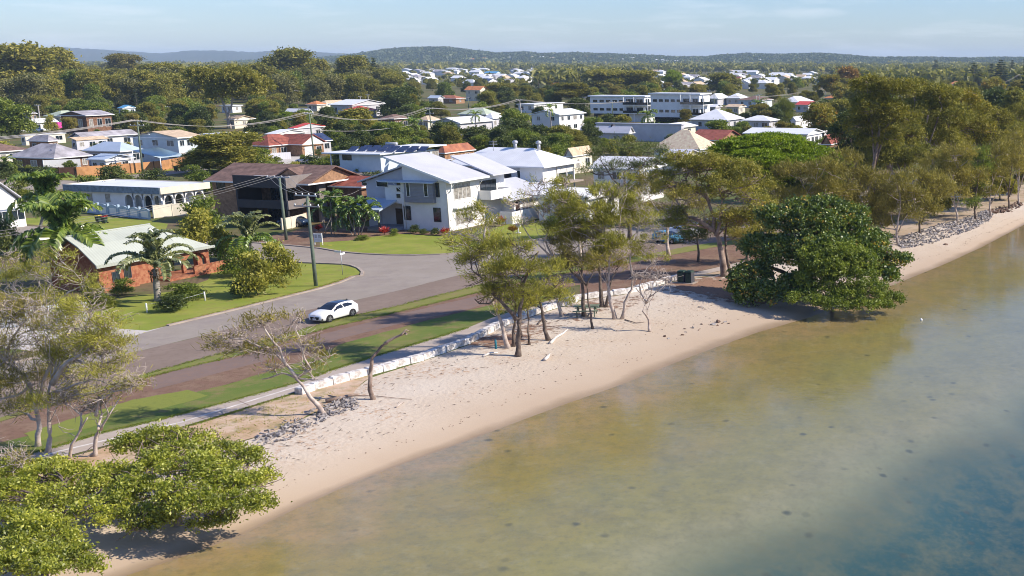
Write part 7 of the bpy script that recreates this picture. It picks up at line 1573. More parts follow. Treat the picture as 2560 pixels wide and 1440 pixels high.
tone = np.clip(np.repeat(0.5+0.2*rs.normal(size=n_), k)+0.1*rs.normal(size=n_*k), 0, 1)
o = link('far_wood', np_mesh('far_wood', V, np.arange(len(V)).reshape(-1,4), LM['gum'], tone))
tag(o, 'distant flat woodland stretching to the foot of the hills', 'woodland', None, 'stuff')
# tree cover on the hills, one mass
def hillwood(prof, Y, dy, n_, seed):
    r = np.random.RandomState(seed); x = r.uniform(prof[0][0], prof[-1][0], n_); f = r.rand(n_)
    y = np.interp(x, [p[0] for p in prof], [p[1] for p in prof]); u = (x-CX)/F
    v = (CY-y)/F; tt = Y/(cp+v*sp); X = u*tt; Z = CZ + (-sp+v*cp)*tt
    h = (Z-GZ)*(1-(1-f)**2); X = X*(1-(1-f)*dy/Y); Yp = Y-(1-f)*dy
    c = np.stack([X, Yp, GZ + h + 4], 1); k = 5; s = 6.5*Y/5200
    C = (c[:,None,:] + r.normal(size=(n_,k,3))*np.array([s,s,s*0.35])*0.8).reshape(-1,3)
    a = r.normal(size=C.shape); a /= np.linalg.norm(a,axis=1)[:,None]; b = np.cross(a, r.normal(size=C.shape)); b /= np.linalg.norm(b,axis=1)[:,None]
    S = s*(0.5+0.6*r.rand(len(C),1)); V = np.stack([C-a*S, C-b*S*.7, C+a*S, C+b*S*.7],1).reshape(-1,3)
    o = link('hill_wood', np_mesh('hill_wood', V, np.arange(len(V)).reshape(-1,4), LM['darkgreen'], np.clip(np.repeat(0.4+0.22*r.normal(size=n_),k),0,1)))
    tag(o, 'dark eucalypt forest covering the blue hills', 'woodland', None, 'stuff')
hillwood([(560,158),(700,152),(790,150),(900,138),(960,128),(1010,124),(1060,122),(1120,122),(1180,130),(1240,137),(1310,134),(1360,138),(1440,136),(1500,138),(1570,140),(1640,143),(1700,146),(1760,146),(1810,141),(1870,138),(1940,140),(2000,139),(2050,137),(2110,141),(2180,147),(2260,147),(2330,147),(2420,149),(2520,147),(2640,149),(2800,150)], 5200, 1300, 15000, 3)

# ------------------------------------------------------------------ the block wall: every block on its own
wall_px = [(745,992),(800,974),(925,940),(1040,908),(1110,884),(1170,862),(1240,824),(1340,788),(1450,752),(1560,737),(1620,722),(1690,702)]
wp = [U(x, y, 1.05) for x, y in wall_px]
M['block'] = mat('white washed sandstone block', (0.72,0.69,0.66), 0.9, 0.12, 1.8, 0.5, 7, col2=(0.42,0.38,0.35), contrast=(0.40,0.55))
br = random.Random(3)
cum = [0]
for i in range(len(wp)-1): cum.append(cum[-1] + (wp[i+1]-wp[i]).length)
def along(s):
    for i in range(len(cum)-1):
        if s <= cum[i+1]: return wp[i].lerp(wp[i+1], (s-cum[i])/(cum[i+1]-cum[i])), (wp[i+1]-wp[i]).normalized()
    return wp[-1], (wp[-1]-wp[-2]).normalized()
s = 0; i = 0
while s < cum[-1] - 0.8:
    L = br.uniform(1.15, 1.6); p, d = along(s + L/2)
    lab = 'white stone wall block in the curved row between path and sand'
    if i == 0: lab = 'end block nearest the leaning she-oak, first of the white stone row'
    h_ = br.uniform(0.56, 0.74)
    bm_ = MB(); x0, x1, y0, y1 = -L/2+.03, L/2-.03, -0.34+br.uniform(-.07,.07), 0.32+br.uniform(-.05,.05); c_ = 0.07
    j = lambda: br.uniform(-.035,.035)
    low = [(x0,y0,-.35),(x1,y0,-.35),(x1,y1,-.35),(x0,y1,-.35)]
    m1 = [(x0+j(),y0+j(),h_-c_),(x1+j(),y0+j(),h_-c_),(x1+j(),y1+j(),h_-c_),(x0+j(),y1+j(),h_-c_)]
    tp = [(x0+c_,y0+c_,h_+j()),(x1-c_,y0+c_,h_+j()),(x1-c_,y1-c_,h_+j()),(x0+c_,y1-c_,h_+j())]
    bm_.add(low+m1+tp, [(3,2,1,0)] + [(a,(a+1)%4,(a+1)%4+4,a+4) for a in range(4)] + [(a+4,(a+1)%4+4,(a+1)%4+8,a+8) for a in range(4)] + [(8,9,10,11)])
    o = bm_.build('stone_block', M['block'], None, (p.x, p.y, 1.05 - 0.02)); o.rotation_euler = (0, 0, math.atan2(d.y, d.x) + br.uniform(-.06,.06))
    tag(o, lab, 'stone block', 'white blocks of the low wall'); s += L; i += 1

# ------------------------------------------------------------------ rocks
def rock_vf(r, s, fl=0.65):
    n = 9; vs = []
    for k in range(n):
        v = Vector((r.gauss(0,1), r.gauss(0,1), r.gauss(0,1))).normalized() * r.uniform(.75,1.1); vs.append((v.x*s, v.y*s*r.uniform(.7,1), v.z*s*fl))
    import bmesh
    bm = bmesh.new(); [bm.verts.new(v) for v in vs]; bmesh.ops.convex_hull(bm, input=bm.verts); bm.verts.ensure_lookup_table()
    for q in [v for v in bm.verts if not v.link_faces]: bm.verts.remove(q)
    bm.verts.index_update()
    V = [tuple(v.co) for v in bm.verts]; Fc = [tuple(v.index for v in f.verts) for f in bm.faces]; bm.free(); return V, Fc
M['rockgrey'] = mat('grey basalt rock', (0.38,0.35,0.335), 0.9, 0.2, 1.5, 0.4, 6, col2=(0.20,0.175,0.165))
M['rockbrown'] = mat('brown rock', (0.22,0.14,0.10), 0.9, 0.2, 1.5, 0.4, 6, col2=(0.10,0.06,0.045))
RV = [rock_vf(random.Random(i), 1.0) for i in range(14)]
def rockbank(label, px_up, px_lo, n_, s0, s1, seed, m='rockgrey', zup=1.15, zlo=0.75):
    r = random.Random(seed); mb = MB()
    for i in range(n_):
        f = r.random(); g_ = r.random()
        def ev(px): 
            k = f*(len(px)-1); i0 = min(len(px)-2, int(k)); a, b_ = px[i0], px[i0+1]; return (a[0]+(b_[0]-a[0])*(k-i0), a[1]+(b_[1]-a[1])*(k-i0))
        a, b_ = ev(px_up), ev(px_lo); x = a[0]+(b_[0]-a[0])*g_; y = a[1]+(b_[1]-a[1])*g_; p = UB(x, y)
        s_ = r.uniform(s0, s1)*(1.0 if r.random() < .85 else 1.5); V, Fc = RV[r.randrange(14)]
        mt = Matrix.Translation(Vector((p.x,p.y,p.z+s_*0.25+0.25*(1-g_)*r.random()))) @ Matrix.Rotation(r.uniform(0,6.28),4,'Z') @ Matrix.Rotation(r.uniform(-.6,.6),4,'X') @ Matrix.Scale(s_,4)
        mb.add([mt @ Vector(v) for v in V], Fc)
    o = mb.build('rock_bank', M[m]); tag(o, label, 'rock bank', None, 'stuff')
rockbank('loose grey rocks spilling below the leaning she-oak', [(632,1100),(720,1058),(800,1020),(850,1000),(890,1000)], [(668,1118),(720,1100),(790,1062),(850,1035),(905,1018)], 330, 0.09, 0.19, 1)
rockbank('long grey rock bank along the beach at the right', [(2236,600),(2290,582),(2350,562),(2400,552),(2440,535),(2470,528)], [(2252,622),(2320,612),(2380,592),(2430,575),(2470,555),(2482,540)], 1300, 0.11, 0.24, 2)
rockbank('brown broken rocks under the rightmost she-oaks', [(2465,528),(2500,520),(2545,505)], [(2490,535),(2530,530),(2558,512)], 110, 0.15, 0.35, 3, 'rockbrown')
for i, (x, y, s_, lab) in enumerate([(1783,812,.30,'dark brown rock at the left of the small heap on open sand'),(1793,806,.34,'largest brown rock in the small heap on open sand'),(1803,808,.28,'brown rock right in the small heap on open sand'),(1812,805,.24,'small rock at the right end of the heap on open sand'),(1796,815,.22,'flat rock below the heap on open sand'),(1822,809,.14,'pebble-sized rock off the right of the heap'),
   (1735,820,.26,'grey rock halfway between heap and leafless tree'),(1747,826,.13,'tiny rock right of the halfway grey rock'),(1712,823,.18,'rock left of the halfway grey rock'),(1714,831,.15,'small dark rock below the halfway ones'),(1706,838,.22,'dark flat rock, lower left of the scattered ones'),(1662,843,.22,'brown angular rock nearest the leafless tree'),(1672,847,.16,'pale rock beside the angular one near the leafless tree'),(1755,811,.16,'lone small rock left of the heap'),
   (2364,612,.35,'brown stone cluster on sand below the right rock bank')]):
    V, Fc = RV[i % 14]; p = UB(x, y); o = MB().add([(a*s_, b_*s_, c_*s_) for a, b_, c_ in V], Fc).build('rock', M['rockbrown' if i % 3 else 'rockgrey'], None, p + Vector((0,0,s_*0.2)))
    tag(o, lab, 'rock')

# ------------------------------------------------------------------ driftwood, logs
def log(label, px, r0, m='barkpale', name='driftwood', lift=0.06):
    ps = [UB(x, y) for x, y in px]; b = ps[0]; k = len(ps)
    mb = MB(); mb.tube([p - b + Vector((0,0,r0*0.8+lift*(i % 2))) for i, p in enumerate(ps)], [r0*(1-.6*i/(k-1)) for i in range(k)], 7)
    o = mb.build(name, M[m], None, b); tag(o, label, 'driftwood'); return o
M['bleached'] = mat('bleached driftwood', (0.66,0.60,0.54), 0.9, 0.12, 2)
log('white bleached curved log right of the middle tree clump', [(1376,861),(1390,848),(1408,836),(1420,827)], 0.13, 'bleached')
log('short pale split log on open sand', [(1362,903),(1370,897),(1375,888)], 0.15, 'bleached')
log('pale stick lying left of the front she-oak', [(1208,893),(1228,886),(1245,884)], 0.10, 'bleached')
log('fallen pinkish log beside the top of the rock spill', [(815,1008),(845,1003),(870,994),(895,992)], 0.16, 'barkpaper')
log('thin fallen branch lying across the log by the rock spill', [(822,990),(850,998),(885,990),(935,993),(1030,1000)], 0.05, 'barkpaper')
log('dry branch lying on sand toward the water, below the dead trunk', [(990,1020),(1003,1012),(1012,1006)], 0.06, 'barkpale')
log('crooked twig pile root near the block wall gap', [(1345,812),(1356,800),(1368,806)], 0.08, 'bark')
log('curved fallen branch right of the picnic table', [(1562,800),(1590,810),(1610,806)], 0.05, 'bark')
log('small forked stick on sand left of the big fig shade', [(1745,768),(1758,770),(1766,775)], 0.05, 'barkpale')
# scattered twigs and litter on the dry sand
r = random.Random(12); mb = MB()
for i in range(420):
    x = r.uniform(640, 1860); 
    a = np.interp(x, [640,835,925,1240,1690,1860],[1120,1030,950,838,712,690]); b_ = np.interp(x, [640,940,1170,1560,1860],[1180,1110,1010,870,800])
    y = a + (b_-a)*r.random()**1.6; p = UB(x, y); L = r.uniform(.08,.55)*(0.6 if y > (a+b_)/2 else 1); t = r.uniform(0,6.28); dv = Vector((math.cos(t), math.sin(t), 0))*L/2; w = r.uniform(.006,.014)
    q = Vector((-dv.y, dv.x, 0)).normalized()*w; up = Vector((0,0,.035))
    mb.add([p-dv+up-q, p-dv+up+q, p+dv+up*1.3+q, p+dv+up*1.3-q, p+up*2.2], [(0,3,2,1),(0,1,4),(1,2,4),(2,3,4),(3,0,4)])
tag(mb.build('beach_litter', M['deadl'] if 'deadl' in M else M['bark']), 'thin twigs and dry litter scattered over the white sand', 'litter', None, 'stuff')
r = random.Random(21); mb = MB()
for i in range(520):
    t = r.uniform(40, 170); c = 0.20 + 0.025*math.sin(t*.31) + 0.02*math.sin(t*.13+1) + r.gauss(0,.016) + (0.16 if r.random() < .35 else 0)
    s_ = float(np.interp(t, St, Sn)); q_ = float(np.interp(t, Lt, Ln)); nn, z = zf_beach(s_, q_, c, t); p = TD*t + ND*nn + Vector((0,0,z+.015))
    L = r.uniform(.02,.11); a_ = r.uniform(0,6.28); dv = Vector((math.cos(a_), math.sin(a_), 0))*L; q = Vector((-dv.y, dv.x, 0))*.3
    mb.add([p-dv, p-q, p+dv, p+q, p+Vector((0,0,.03))], [(0,1,4),(1,2,4),(2,3,4),(3,0,4),(0,3,2,1)])
tag(mb.build('tide_wrack', M['rockbrown']), 'thin broken lines of dark weed left by the tide on smooth sand', 'wrack', None, 'stuff')
# grass tufts on verges break the clean edges
def tufts(label, polys, n_, seed, leafn, h=0.09, spread=1.0):
    r = np.random.RandomState(seed); C = []
    for _ in range(n_):
        a, b_ = polys[r.randint(len(polys))]; f = r.rand(); x = a[0]+(b_[0]-a[0])*f + r.randn()*2.0*spread; y = a[1]+(b_[1]-a[1])*f + r.randn()*1.0*spread
        p = U(x, y); 
        for _k in range(5): C.append((p.x+r.randn()*.12, p.y+r.randn()*.12, GZ+h*.4))
    A = np.tile(np.array([0,0,1.6]), (len(C),1)); V, Q = leaf_quads(np.array(C), h*1.3, 0.04, A, 0.7)
    tag(link('grass', np_mesh('grass', V, Q, LM[leafn], r.rand(len(Q)))), label, 'grass', None, 'stuff')
def segs(px): return [(px[i], px[i+1]) for i in range(len(px)-1)]
tufts('rough grass along the verges and path edges', segs(Bb[2:10])+segs(Cb[2:10])+segs(Pu[1:12])+segs([(450,1073),(738,985)])+segs([(420,812),(600,769),(700,744),(800,719),(880,692)]), 5200, 4, 'green')
tufts('tufty dry grass between the path and the left rocks', segs([(450,1085),(560,1060),(640,1040),(740,1010),(830,990)])+segs([(500,1110),(600,1080),(680,1050),(760,1025)]), 260, 5, 'sheoak', 0.08, 9)

# ------------------------------------------------------------------ picnic table, bins, posts
def picnic(label, base, yaw, m, z=None, s_=1.0):
    b = UB(*base); e = empty('picnic_table', b, yaw, label, 'picnic table'); e.scale = (s_,s_,s_)
    mb = MB()
    for i in range(5): mb.box(-0.95, 0.95, -0.38+i*.155, -0.38+i*.155+.14, 0.72, 0.765)
    mb.build('tabletop', M[m], e)
    for s in (-1, 1):
        q = MB(); q.box(-0.95,0.95, s*.62-.13 , s*.62-.005, .43,.47); q.box(-0.95,0.95, s*.62+.005, s*.62+.13, .43,.47); q.build('bench', M[m], e)
        for x in (-.65,.65):
            g = MB(); g.tube([(x, s*.62, 0),(x, s*.18, .715)], 0.045, 5); g.build('leg', M[m], e)
    for x in (-.65,.65): MB().box(x-.03,x+.03,-.74,.74,.36,.425).build('crossbar', M[m], e)
M['tablegreen'] = mat('faded green painted timber', (0.17,0.21,0.145), 0.8, 0.2, 2)
picnic('weathered green picnic table under the she-oaks on sand', (1467,788), R(8), 'tablegreen', s_=1.2)
picnic('white picnic table in dappled shade far along the right foreshore', (2376,500), R(10), 'trim', s_=1.6)
M['binbody'] = mat('dark green bin plastic', (0.025,0.05,0.035), 0.5, 0.2, 2)
M['binyellow'] = mat('yellow bin lid', (0.75,0.52,0.03), 0.5, 0.05, 2); M['binred'] = mat('red bin lid', (0.55,0.05,0.03), 0.5, 0.05, 2)
def wheelie(label, base, yaw, body, lid, s_=1.0):
    b = U(base[0], base[1]); e = empty('wheelie_bin', b, yaw, label, 'bin'); e.scale = (s_,s_,s_)
    lo = [(-.22,-.25,.08),(.22,-.25,.08),(.22,.22,.08),(-.22,.22,.08)]; hi = [(-.29,-.34,.95),(.29,-.34,.95),(.29,.33,.95),(-.29,.33,.95)]
    MB().hull(lo, hi).build('body', M[body], e)
    MB().hull([(-.31,-.38,.953),(.31,-.38,.953),(.31,.36,.953),(-.31,.36,.953)], [(-.27,-.33,1.03),(.27,-.33,1.03),(.27,.33,1.07),(-.27,.33,1.07)]).build('lid', M[lid], e)
    for s in (-1,1): MB().tube([(s*.24,.26,.1),(s*.31,.26,.1)], 0.1, 10).build('wheel', M['black'], e)
    MB().tube([(-.25,.40,1.0),(.25,.40,1.0)], 0.02, 6).build('handle', M[body], e)
wheelie('wheelie bin with yellow lid on the verge before the arched house', (247,556), R(-100), 'binbody', 'binyellow')
wheelie('wheelie bin with red lid beside the yellow-lidded one', (262,558), R(-100), 'binbody', 'binred')
wheelie('wheelie bin with yellow lid beside the far timber fence', (441,428), R(-100), 'binbody', 'binyellow', 1.1)
wheelie('wheelie bin with dark lid beside the far timber fence', (456,428), R(-100), 'binbody', 'darktrim', 1.1)
def park_bin(label, base):
    b = U(base[0], base[1]); e = empty('park_bin', b, R(-16), label, 'bin enclosure'); e.scale = (.85,.85,.9)
    for s in (-1,1):
        x = s*.52; q = MB()
        for x0_ in (x-.44, x+.36): q.box(x0_, x0_+.08, -.45, .45, 0, 1.25)
        q.build('frame', M['darktrim'], e); MB().box(x-.355, x+.355, -.42, .42, .05, 1.15).build('panel', M['binbody'], e)
        MB().hull([(x-.46,-.5,1.253),(x+.46,-.5,1.253),(x+.46,.5,1.253),(x-.46,.5,1.253)], [(x-.36,-.4,1.42),(x+.36,-.4,1.42),(x+.36,.4,1.42),(x-.36,.4,1.42)]).build('hood', M['binbody'], e)
    MB().box(-1.3,1.3,-.8,.8,-.05,.04).build('slab', M['concrete'], e)
park_bin('pair of dark green bin enclosures at the far end of the stone row', (1715,706))
M['tealpost'] = mat('teal painted post', (0.02,0.18,0.24), 0.6, 0.1, 2)
p = UB(1240,872); q = MB(); q.tube([(0,0,-.1),(0,0,.72),(0,0,.76)], [.085,.085,.06], 10); tag(q.build('marker_post', M['tealpost'], None, p), 'short teal marker post in the shade behind the front she-oak', 'post')
for i, (x, y, lab) in enumerate([(368,782,'white bollard of the chain fence, left of the triangle palm'),(513,752,'white bollard of the chain fence, right of the green bushes'),(860,690,'x'),(1134,632,'thin white stake on the lawn edge of the white house')]):
    if lab == 'x': continue
    b = U(x, y); e = empty('fence_post', b, 0, lab, 'post')
    MB().tube([(0,0,-.05),(0,0,.86),(0,0,.9)], [.075 if i < 2 else .03]*2+[.05 if i < 2 else .02], 8).build('post', M['trim'], e)
ca, cb = U(368,782)+Vector((0,0,.8)), U(513,752)+Vector((0,0,.8))
q = MB(); q.tube([ca.lerp(cb, i/8) - Vector((0,0,.18*math.sin(math.pi*i/8))) - ca for i in range(9)], .018, 4); tag(q.build('fence_chain', M['metal'], None, ca), 'sagging chain between the two white bollards', 'chain')
# street name sign
b = U(857,687); e = empty('street_sign', b, R(-12), 'white street name sign on a thin post at the road corner', 'street sign')
MB().tube([(0,0,-.05),(0,0,2.75)], .035, 8).build('post', M['metal'], e); MB().box(-.75,.02,-.02,.02,2.45,2.65).build('blade', M['trim'], e); MB().box(-.02,.02,-.12,.62,2.2,2.4).build('blade', M['trim'], e)
# sale board on the lawn
b = U(797,612); e = empty('notice_board', b, R(-14), 'white two-panel sale board standing on the corner lawn', 'sign board')
MB().box(-.62,.62,-.03,.03,.35,1.45).build('panel', M['trim'], e)
for x in (-.6,.56): MB().box(x,x+.05,-.05,.05,-.05,1.5).build('leg', M['trim'], e)
mb = MB(); mb.box(-.5,-.08,-.036,-.031,.85,1.3); mb.box(.05,.5,-.036,-.031,.85,1.3); mb.box(-.5,.5,-.036,-.031,.62,.66); mb.build('printed_panel', mat('pale grey print', (0.45,0.46,0.47), 0.6, 0.2, 6), e)
MB().tube([(.62,0,.2),(1.5,-.2,.02),(1.9,.1,.02)], .02, 5).build('yellow_strap', M['binyellow'], e)
# white garden chairs / letterbox near terrace
b = U(1296,583); e = empty('letterbox', b, 0, 'white pedestal letterbox right of the orange-leaved plant', 'letterbox')
MB().box(-.3,.3,-.2,.2,.0,.12).build('foot', M['trim'], e); MB().box(-.08,.08,-.08,.08,.12,.95).build('post', M['trim'], e); MB().hull([(-.35,-.25,.95),(.35,-.25,.95),(.35,.25,.95),(-.35,.25,.95)],[(-.35,-.25,1.25),(.35,-.25,1.25),(.35,.25,1.32),(-.35,.25,1.32)]).build('box', M['trim'], e)
p = U(2303,801,0); q = MB(); q.tube([(0,0,-.1),(0,0,.0),(0,0,.12),(0,0,.2)], [.05,.13,.12,.04], 10); tag(q.build('float', M['trim'], None, p), 'small white float drifting on the water off the big fig', 'float')

# ------------------------------------------------------------------ fences and walls
def fence(label, px, h, m, name='fence', post=2.4, pm=None, cat='fence', z=GZ, th=.05, gaps=None):
    ps = [U(x, y, z) for x, y in px]; e = empty(name, ps[0], 0, label, cat); pm = pm or m
    for i in range(len(ps)-1):
        a, b_ = ps[i]-ps[0], ps[i+1]-ps[0]; L = (b_-a).length; d = (b_-a).normalized(); n_ = Vector((-d.y, d.x, 0))*th/2
        mb = MB(); mb.hull([a-n_+Vector((0,0,.03)), b_-n_+Vector((0,0,.03)), b_+n_+Vector((0,0,.03)), a+n_+Vector((0,0,.03))], [a-n_+Vector((0,0,h)), b_-n_+Vector((0,0,h)), b_+n_+Vector((0,0,h)), a+n_+Vector((0,0,h))]); mb.build('panel', M[m], e)
        for j in range(int(L/post)+1):
            c_ = a + d*min(j*post, L-.06); t_ = .07; MB().box(c_.x-t_, c_.x+t_, c_.y-t_, c_.y+t_, -.05, h+.07).build('post', M[pm], e)
    return e
M['woodfence'] = mat('orange brown timber fence', (0.42,0.21,0.09), 0.8, 0.14, 0.25, 0.0, contrast=(0.45,0.55))
M['wooddark'] = mat('dark brown timber fence', (0.13,0.065,0.04), 0.8, 0.14, 0.5)
fence('long orange-brown timber fence along the back street', [(193,444),(260,439),(328,434),(405,427),(470,414)], 2.1, 'woodfence', post=5, pm='wooddark')
fence('dark brown timber fence section at the left of the back street', [(99,444),(150,445),(190,444)], 2.1, 'wooddark', post=6)
fence('dark green fence at the left end of the back street', [(15,441),(95,444)], 1.8, 'binbody', post=6)
fence('low white masonry wall top behind the dark fence', [(112,436),(205,432)], 2.9, 'white', post=9, cat='wall', name='garden_wall')
fence('pale cream garden wall beside the parked carport car', [(706,575),(730,571),(768,560)], 1.6, 'cream', post=8, cat='wall', name='garden_wall')
fence('cream boundary wall right of the blue panelled fence', [(385,546),(432,541),(470,538)], 1.9, 'cream', post=6, cat='wall', name='garden_wall')
fence('grey sheet fence before the brick house with the garage', [(664,402),(728,398)], 1.7, 'r_shale', post=6)
fence('thin brown panel fence by the she-oaks at the concrete path', [(1866,650),(1900,645)], 1.0, 'rockbrown', post=3)
# blue and white panelled fence with scalloped tops
ps = [U(222,532), U(378,549)]; e = empty('panel_fence', ps[0], 0, 'pale blue fence with scalloped white panels before the arched house', 'fence')
L = (ps[1]-ps[0]).length; d = (ps[1]-ps[0]).normalized(); e.rotation_euler = (0,0,math.atan2(d.y,d.x)); M['fenceblue'] = mat('blue painted masonry', (0.36,0.46,0.56), 0.8, 0.08, 1)
n_ = 6; w = L/n_
for i in range(n_):
    x = i*w; MB().box(x-.15,x+.15,-.15,.15,-.05,1.75).build('pier', M['fenceblue'], e)
    mb = MB(); k = 8; top = [(x+.153+(w-.306)*j/k, 1.35+.28*math.sin(math.pi*j/k)) for j in range(k+1)]
    mb.add([(a, -.08, 0) for a, _ in top]+[(a,-.08,z) for a, z in top]+[(a,.08,0) for a,_ in top]+[(a,.08,z) for a,z in top],
       [(j,j+1,j+10,j+9) for j in range(k)]+[(j+18,j+27,j+28,j+19) for j in range(k)]+[(j+9,j+10,j+28,j+27) for j in range(k)])
    f = mb.build('panel', M['fenceblue'], e); MB().box(x+.5,x+w-.5,-.10,-.085,.25,1.15).build('inset', M['white'], f)
# white picket fence at the left
ps = [U(-90,826), U(70,817), U(228,803)]
e = empty('picket_fence', ps[0], 0, 'white picket fence behind the wispy tree at the left', 'fence')
for i in range(len(ps)-1):
    a, b_ = ps[i]-ps[0], ps[i+1]-ps[0]; L = (b_-a).length; d = (b_-a).normalized(); ang = math.atan2(d.y,d.x); mt = Matrix.Translation(a) @ Matrix.Rotation(ang,4,'Z'); mb = MB()
    for j in range(int(L/.16)): mb.box(j*.16, j*.16+.10, -.015, .015, .08, 1.8, M=mt)
    mb.box(0,L,.018,.06,.35,.43,M=mt); mb.box(0,L,.018,.06,1.15,1.23,M=mt); mb.build('panel', M['trim'], e)
    MB().box(-.07,.07,-.07,.07,-.05,1.95,M=mt).build('post', M['trim'], e)
# pale blue shade sail
def P3(x, y, z): return U(x, y, GZ+z)
e = empty('shade_sail', U(395,425), 0, 'pale blue peaked shade sail on white posts beside the timber fence', 'shade sail'); b = Vector(e.location)
A_ = P3(330,376,3.6); B_ = P3(397,368,5.0); C_ = P3(468,389,3.2); D_ = P3(400,395,3.0); mb = MB(); k = 6; vs = []
for i in range(k+1):
    for j in range(k+1):
        u_, v_ = i/k, j/k; p = (A_*(1-u_)+B_*u_)*(1-v_) + (D_*(1-u_)+C_*u_)*v_; p = p - Vector((0,0,.5*math.sin(math.pi*u_)*math.sin(math.pi*v_))) - b; vs.append(p)
vs2 = [v - Vector((0,0,.03)) for v in vs]; fs = [(i*(k+1)+j, (i+1)*(k+1)+j, (i+1)*(k+1)+j+1, i*(k+1)+j+1) for i in range(k) for j in range(k)]; N0 = len(vs)
mb.add(vs+vs2, fs+[tuple(reversed([q+N0 for q in f])) for f in fs], 0, True); mb.build('cloth', M['shadecloth'], e)
for q in (A_, C_, D_): MB().tube([(q.x-b.x,q.y-b.y,-.1),(q.x-b.x,q.y-b.y,q.z-b.z)], .09, 8).build('post', M['trim'], e)
e2 = U(245,395)

# ------------------------------------------------------------------ poles and wires
M['polegreen'] = mat('green-grey treated timber pole', (0.17,0.22,0.165), 0.9, 0.2, 1.2, 0.3, 8, col2=(0.11,0.13,0.10))
M['polegrey'] = mat('pale grey concrete pole', (0.40,0.37,0.34), 0.9, 0.15, 1.0)
M['wire'] = mat('light grey cable', (0.42,0.39,0.36), 0.6, 0.05, 3)
POLES = {}
def pole(key, label, base, ytop, arms=((0,2.4),), m='polegreen', r0=.17, ang=-15, wpx=None, xt=None, lamp=False):
    b = U(base[0], base[1]); h = hgt(b, ytop); tp = Vector((0,0,h))
    if xt is not None: q = AtY(xt, ytop, b.y); tp = Vector((q.x-b.x, 0, q.z-b.z)); h = tp.z
    e = empty('utility_pole', b, 0, label, 'utility pole')
    MB().tube([(0,0,-.2), tp*.5, tp], [r0*1.15, r0, r0*.8], 10).build('pole', M[m], e); ends = []
    for dz, L in arms:
        mt = Matrix.Translation(tp*(1-dz/h)) @ Matrix.Rotation(R(ang),4,'Z')
        MB().box(-L/2, L/2, -.06-r0, -r0+.06, -.12, 0, M=mt).build('crossarm', M['metal'] if dz == 0 else M['polegrey'], e)
        for k in range(4):
            x = -L/2 + .12 + (L-.24)*k/3; c_ = mt @ Vector((x, -r0, 0)); MB().tube([c_, c_+Vector((0,0,.08)), c_+Vector((0,0,.2))], [.05,.075,.03], 6).build('insulator', M['trim'], e)
            ends.append(b + c_ + Vector((0,0,.2)))
    if lamp:
        d = Vector((math.cos(R(lamp)), math.sin(R(lamp)), 0)); a = tp*.72; MB().tube([a, a+d*1.2+Vector((0,0,.25)), a+d*2.4+Vector((0,0,.3))], .04, 6).build('lamp_arm', M['metal'], e); q = a+d*2.4+Vector((0,0,.3))
        MB().tube([q, q+d*.35, q+d*.75], [.06,.13,.07], 8).build('lamp_head', M['trim'], e)
    POLES[key] = ends; return e
pole('A','green utility pole with two crossarms on the corner lawn',(790,715),487,((0,2.6),(1.1,3.1)))
pole('B','green utility pole with wide crossarm at the brick driveway',(716,600),442,((0,3.6),),xt=698)
pole('C','green utility pole with street lamp behind the timber fence',(357,433),302,((0,2.6),(0.9,3.6)),lamp=-20,xt=343)
pole('D','pale leaning pole by the white carport roof at left',(103,325),263,((0,2.4),),'polegrey',.2,xt=95)
pole('E','grey utility pole rising beside the brick house garage',(785,392),283,((0,2.8),),xt=773)
pole('F','utility pole among palms left of the pale gable',(1081,352),271,((0,2.6),(1.4,3.0)),xt=1073)
pole('G','leaning utility pole behind the lime green tree row',(1308,318),250,((0,2.4),(3.0,3.0)),'polegrey',xt=1299)
pole('H','brown pole at the left end of the long apartment block',(1465,285),243,((0,2.0),),'polegrey',xt=1462)
pole('I','green pole standing in front of the long apartment block',(1533,306),254,((0,2.4),),xt=1530)
pole('J','thin pole between the two apartment blocks',(1673,300),237,((0,2.4),),'polegrey',xt=1669)
pole('K','pole with crossarm before the pyramid roof house',(1786,268),237,((0,3.6),),xt=1785)
pole('L','left of the twin brown poles near the cream shed',(1892,288),238,((0,2.4),),'polegrey')
pole('M_','right of the twin brown poles near the cream shed',(1900,286),236,((0,2.4),),'polegrey')
pole('N','brown pole beside the terracotta roof with many wires',(2064,245),219,((0,2.6),(1.0,2.6)),'polegrey')
pole('O','green pole in front of the crimson metal roof',(2016,257),229,((0,2.4),))
pole('P','pole at the edge of the golden gums under the wires',(2130,245),217,((0,2.4),),'polegrey')
pole('Q','tall green pole at the right picture edge',(2551,240),186,((0,2.4),),r0=.2)
pole('R_','pale pole in the wood beyond the blue roof',(312,258),233,((0,3.2),),'polegrey',.2,xt=309)
pole('S','pole with short arm among left garden palms',(428,308),267,((0,3.4),),'polegrey')
pole('T','left grey pole before the white hall',(904,278),242,((0,2.0),),'polegrey')
pole('U_','right grey pole before the white hall',(923,276),236,((0,2.0),),'polegrey')
pole('V','white-topped pole under the centre distance wires',(1098,246),228,((0,2.4),),'polegrey')
pole('W','green pole in shrubs below the terracotta villa',(1172,272),244,((0,2.4),))
pole('X','light pole with square top far beyond the apartments',(1647,186),152,((0,1.5),),'darktrim',.35)
pole('Y','pale pole beside the distant white poles at left centre',(790,250),220,((0,2.4),),'polegrey')
def wire(label, a, b_, sag, r_=.022, group=None, n_=14):
    a, b_ = Vector(a), Vector(b_); q = MB(); q.tube([a.lerp(b_, i/n_) - Vector((0,0,4*sag*(i/n_)*(1-i/n_))) - a for i in range(n_+1)], r_, 4)
    tag(q.build('power_line', M['wire'], None, a), label, 'power line', group)
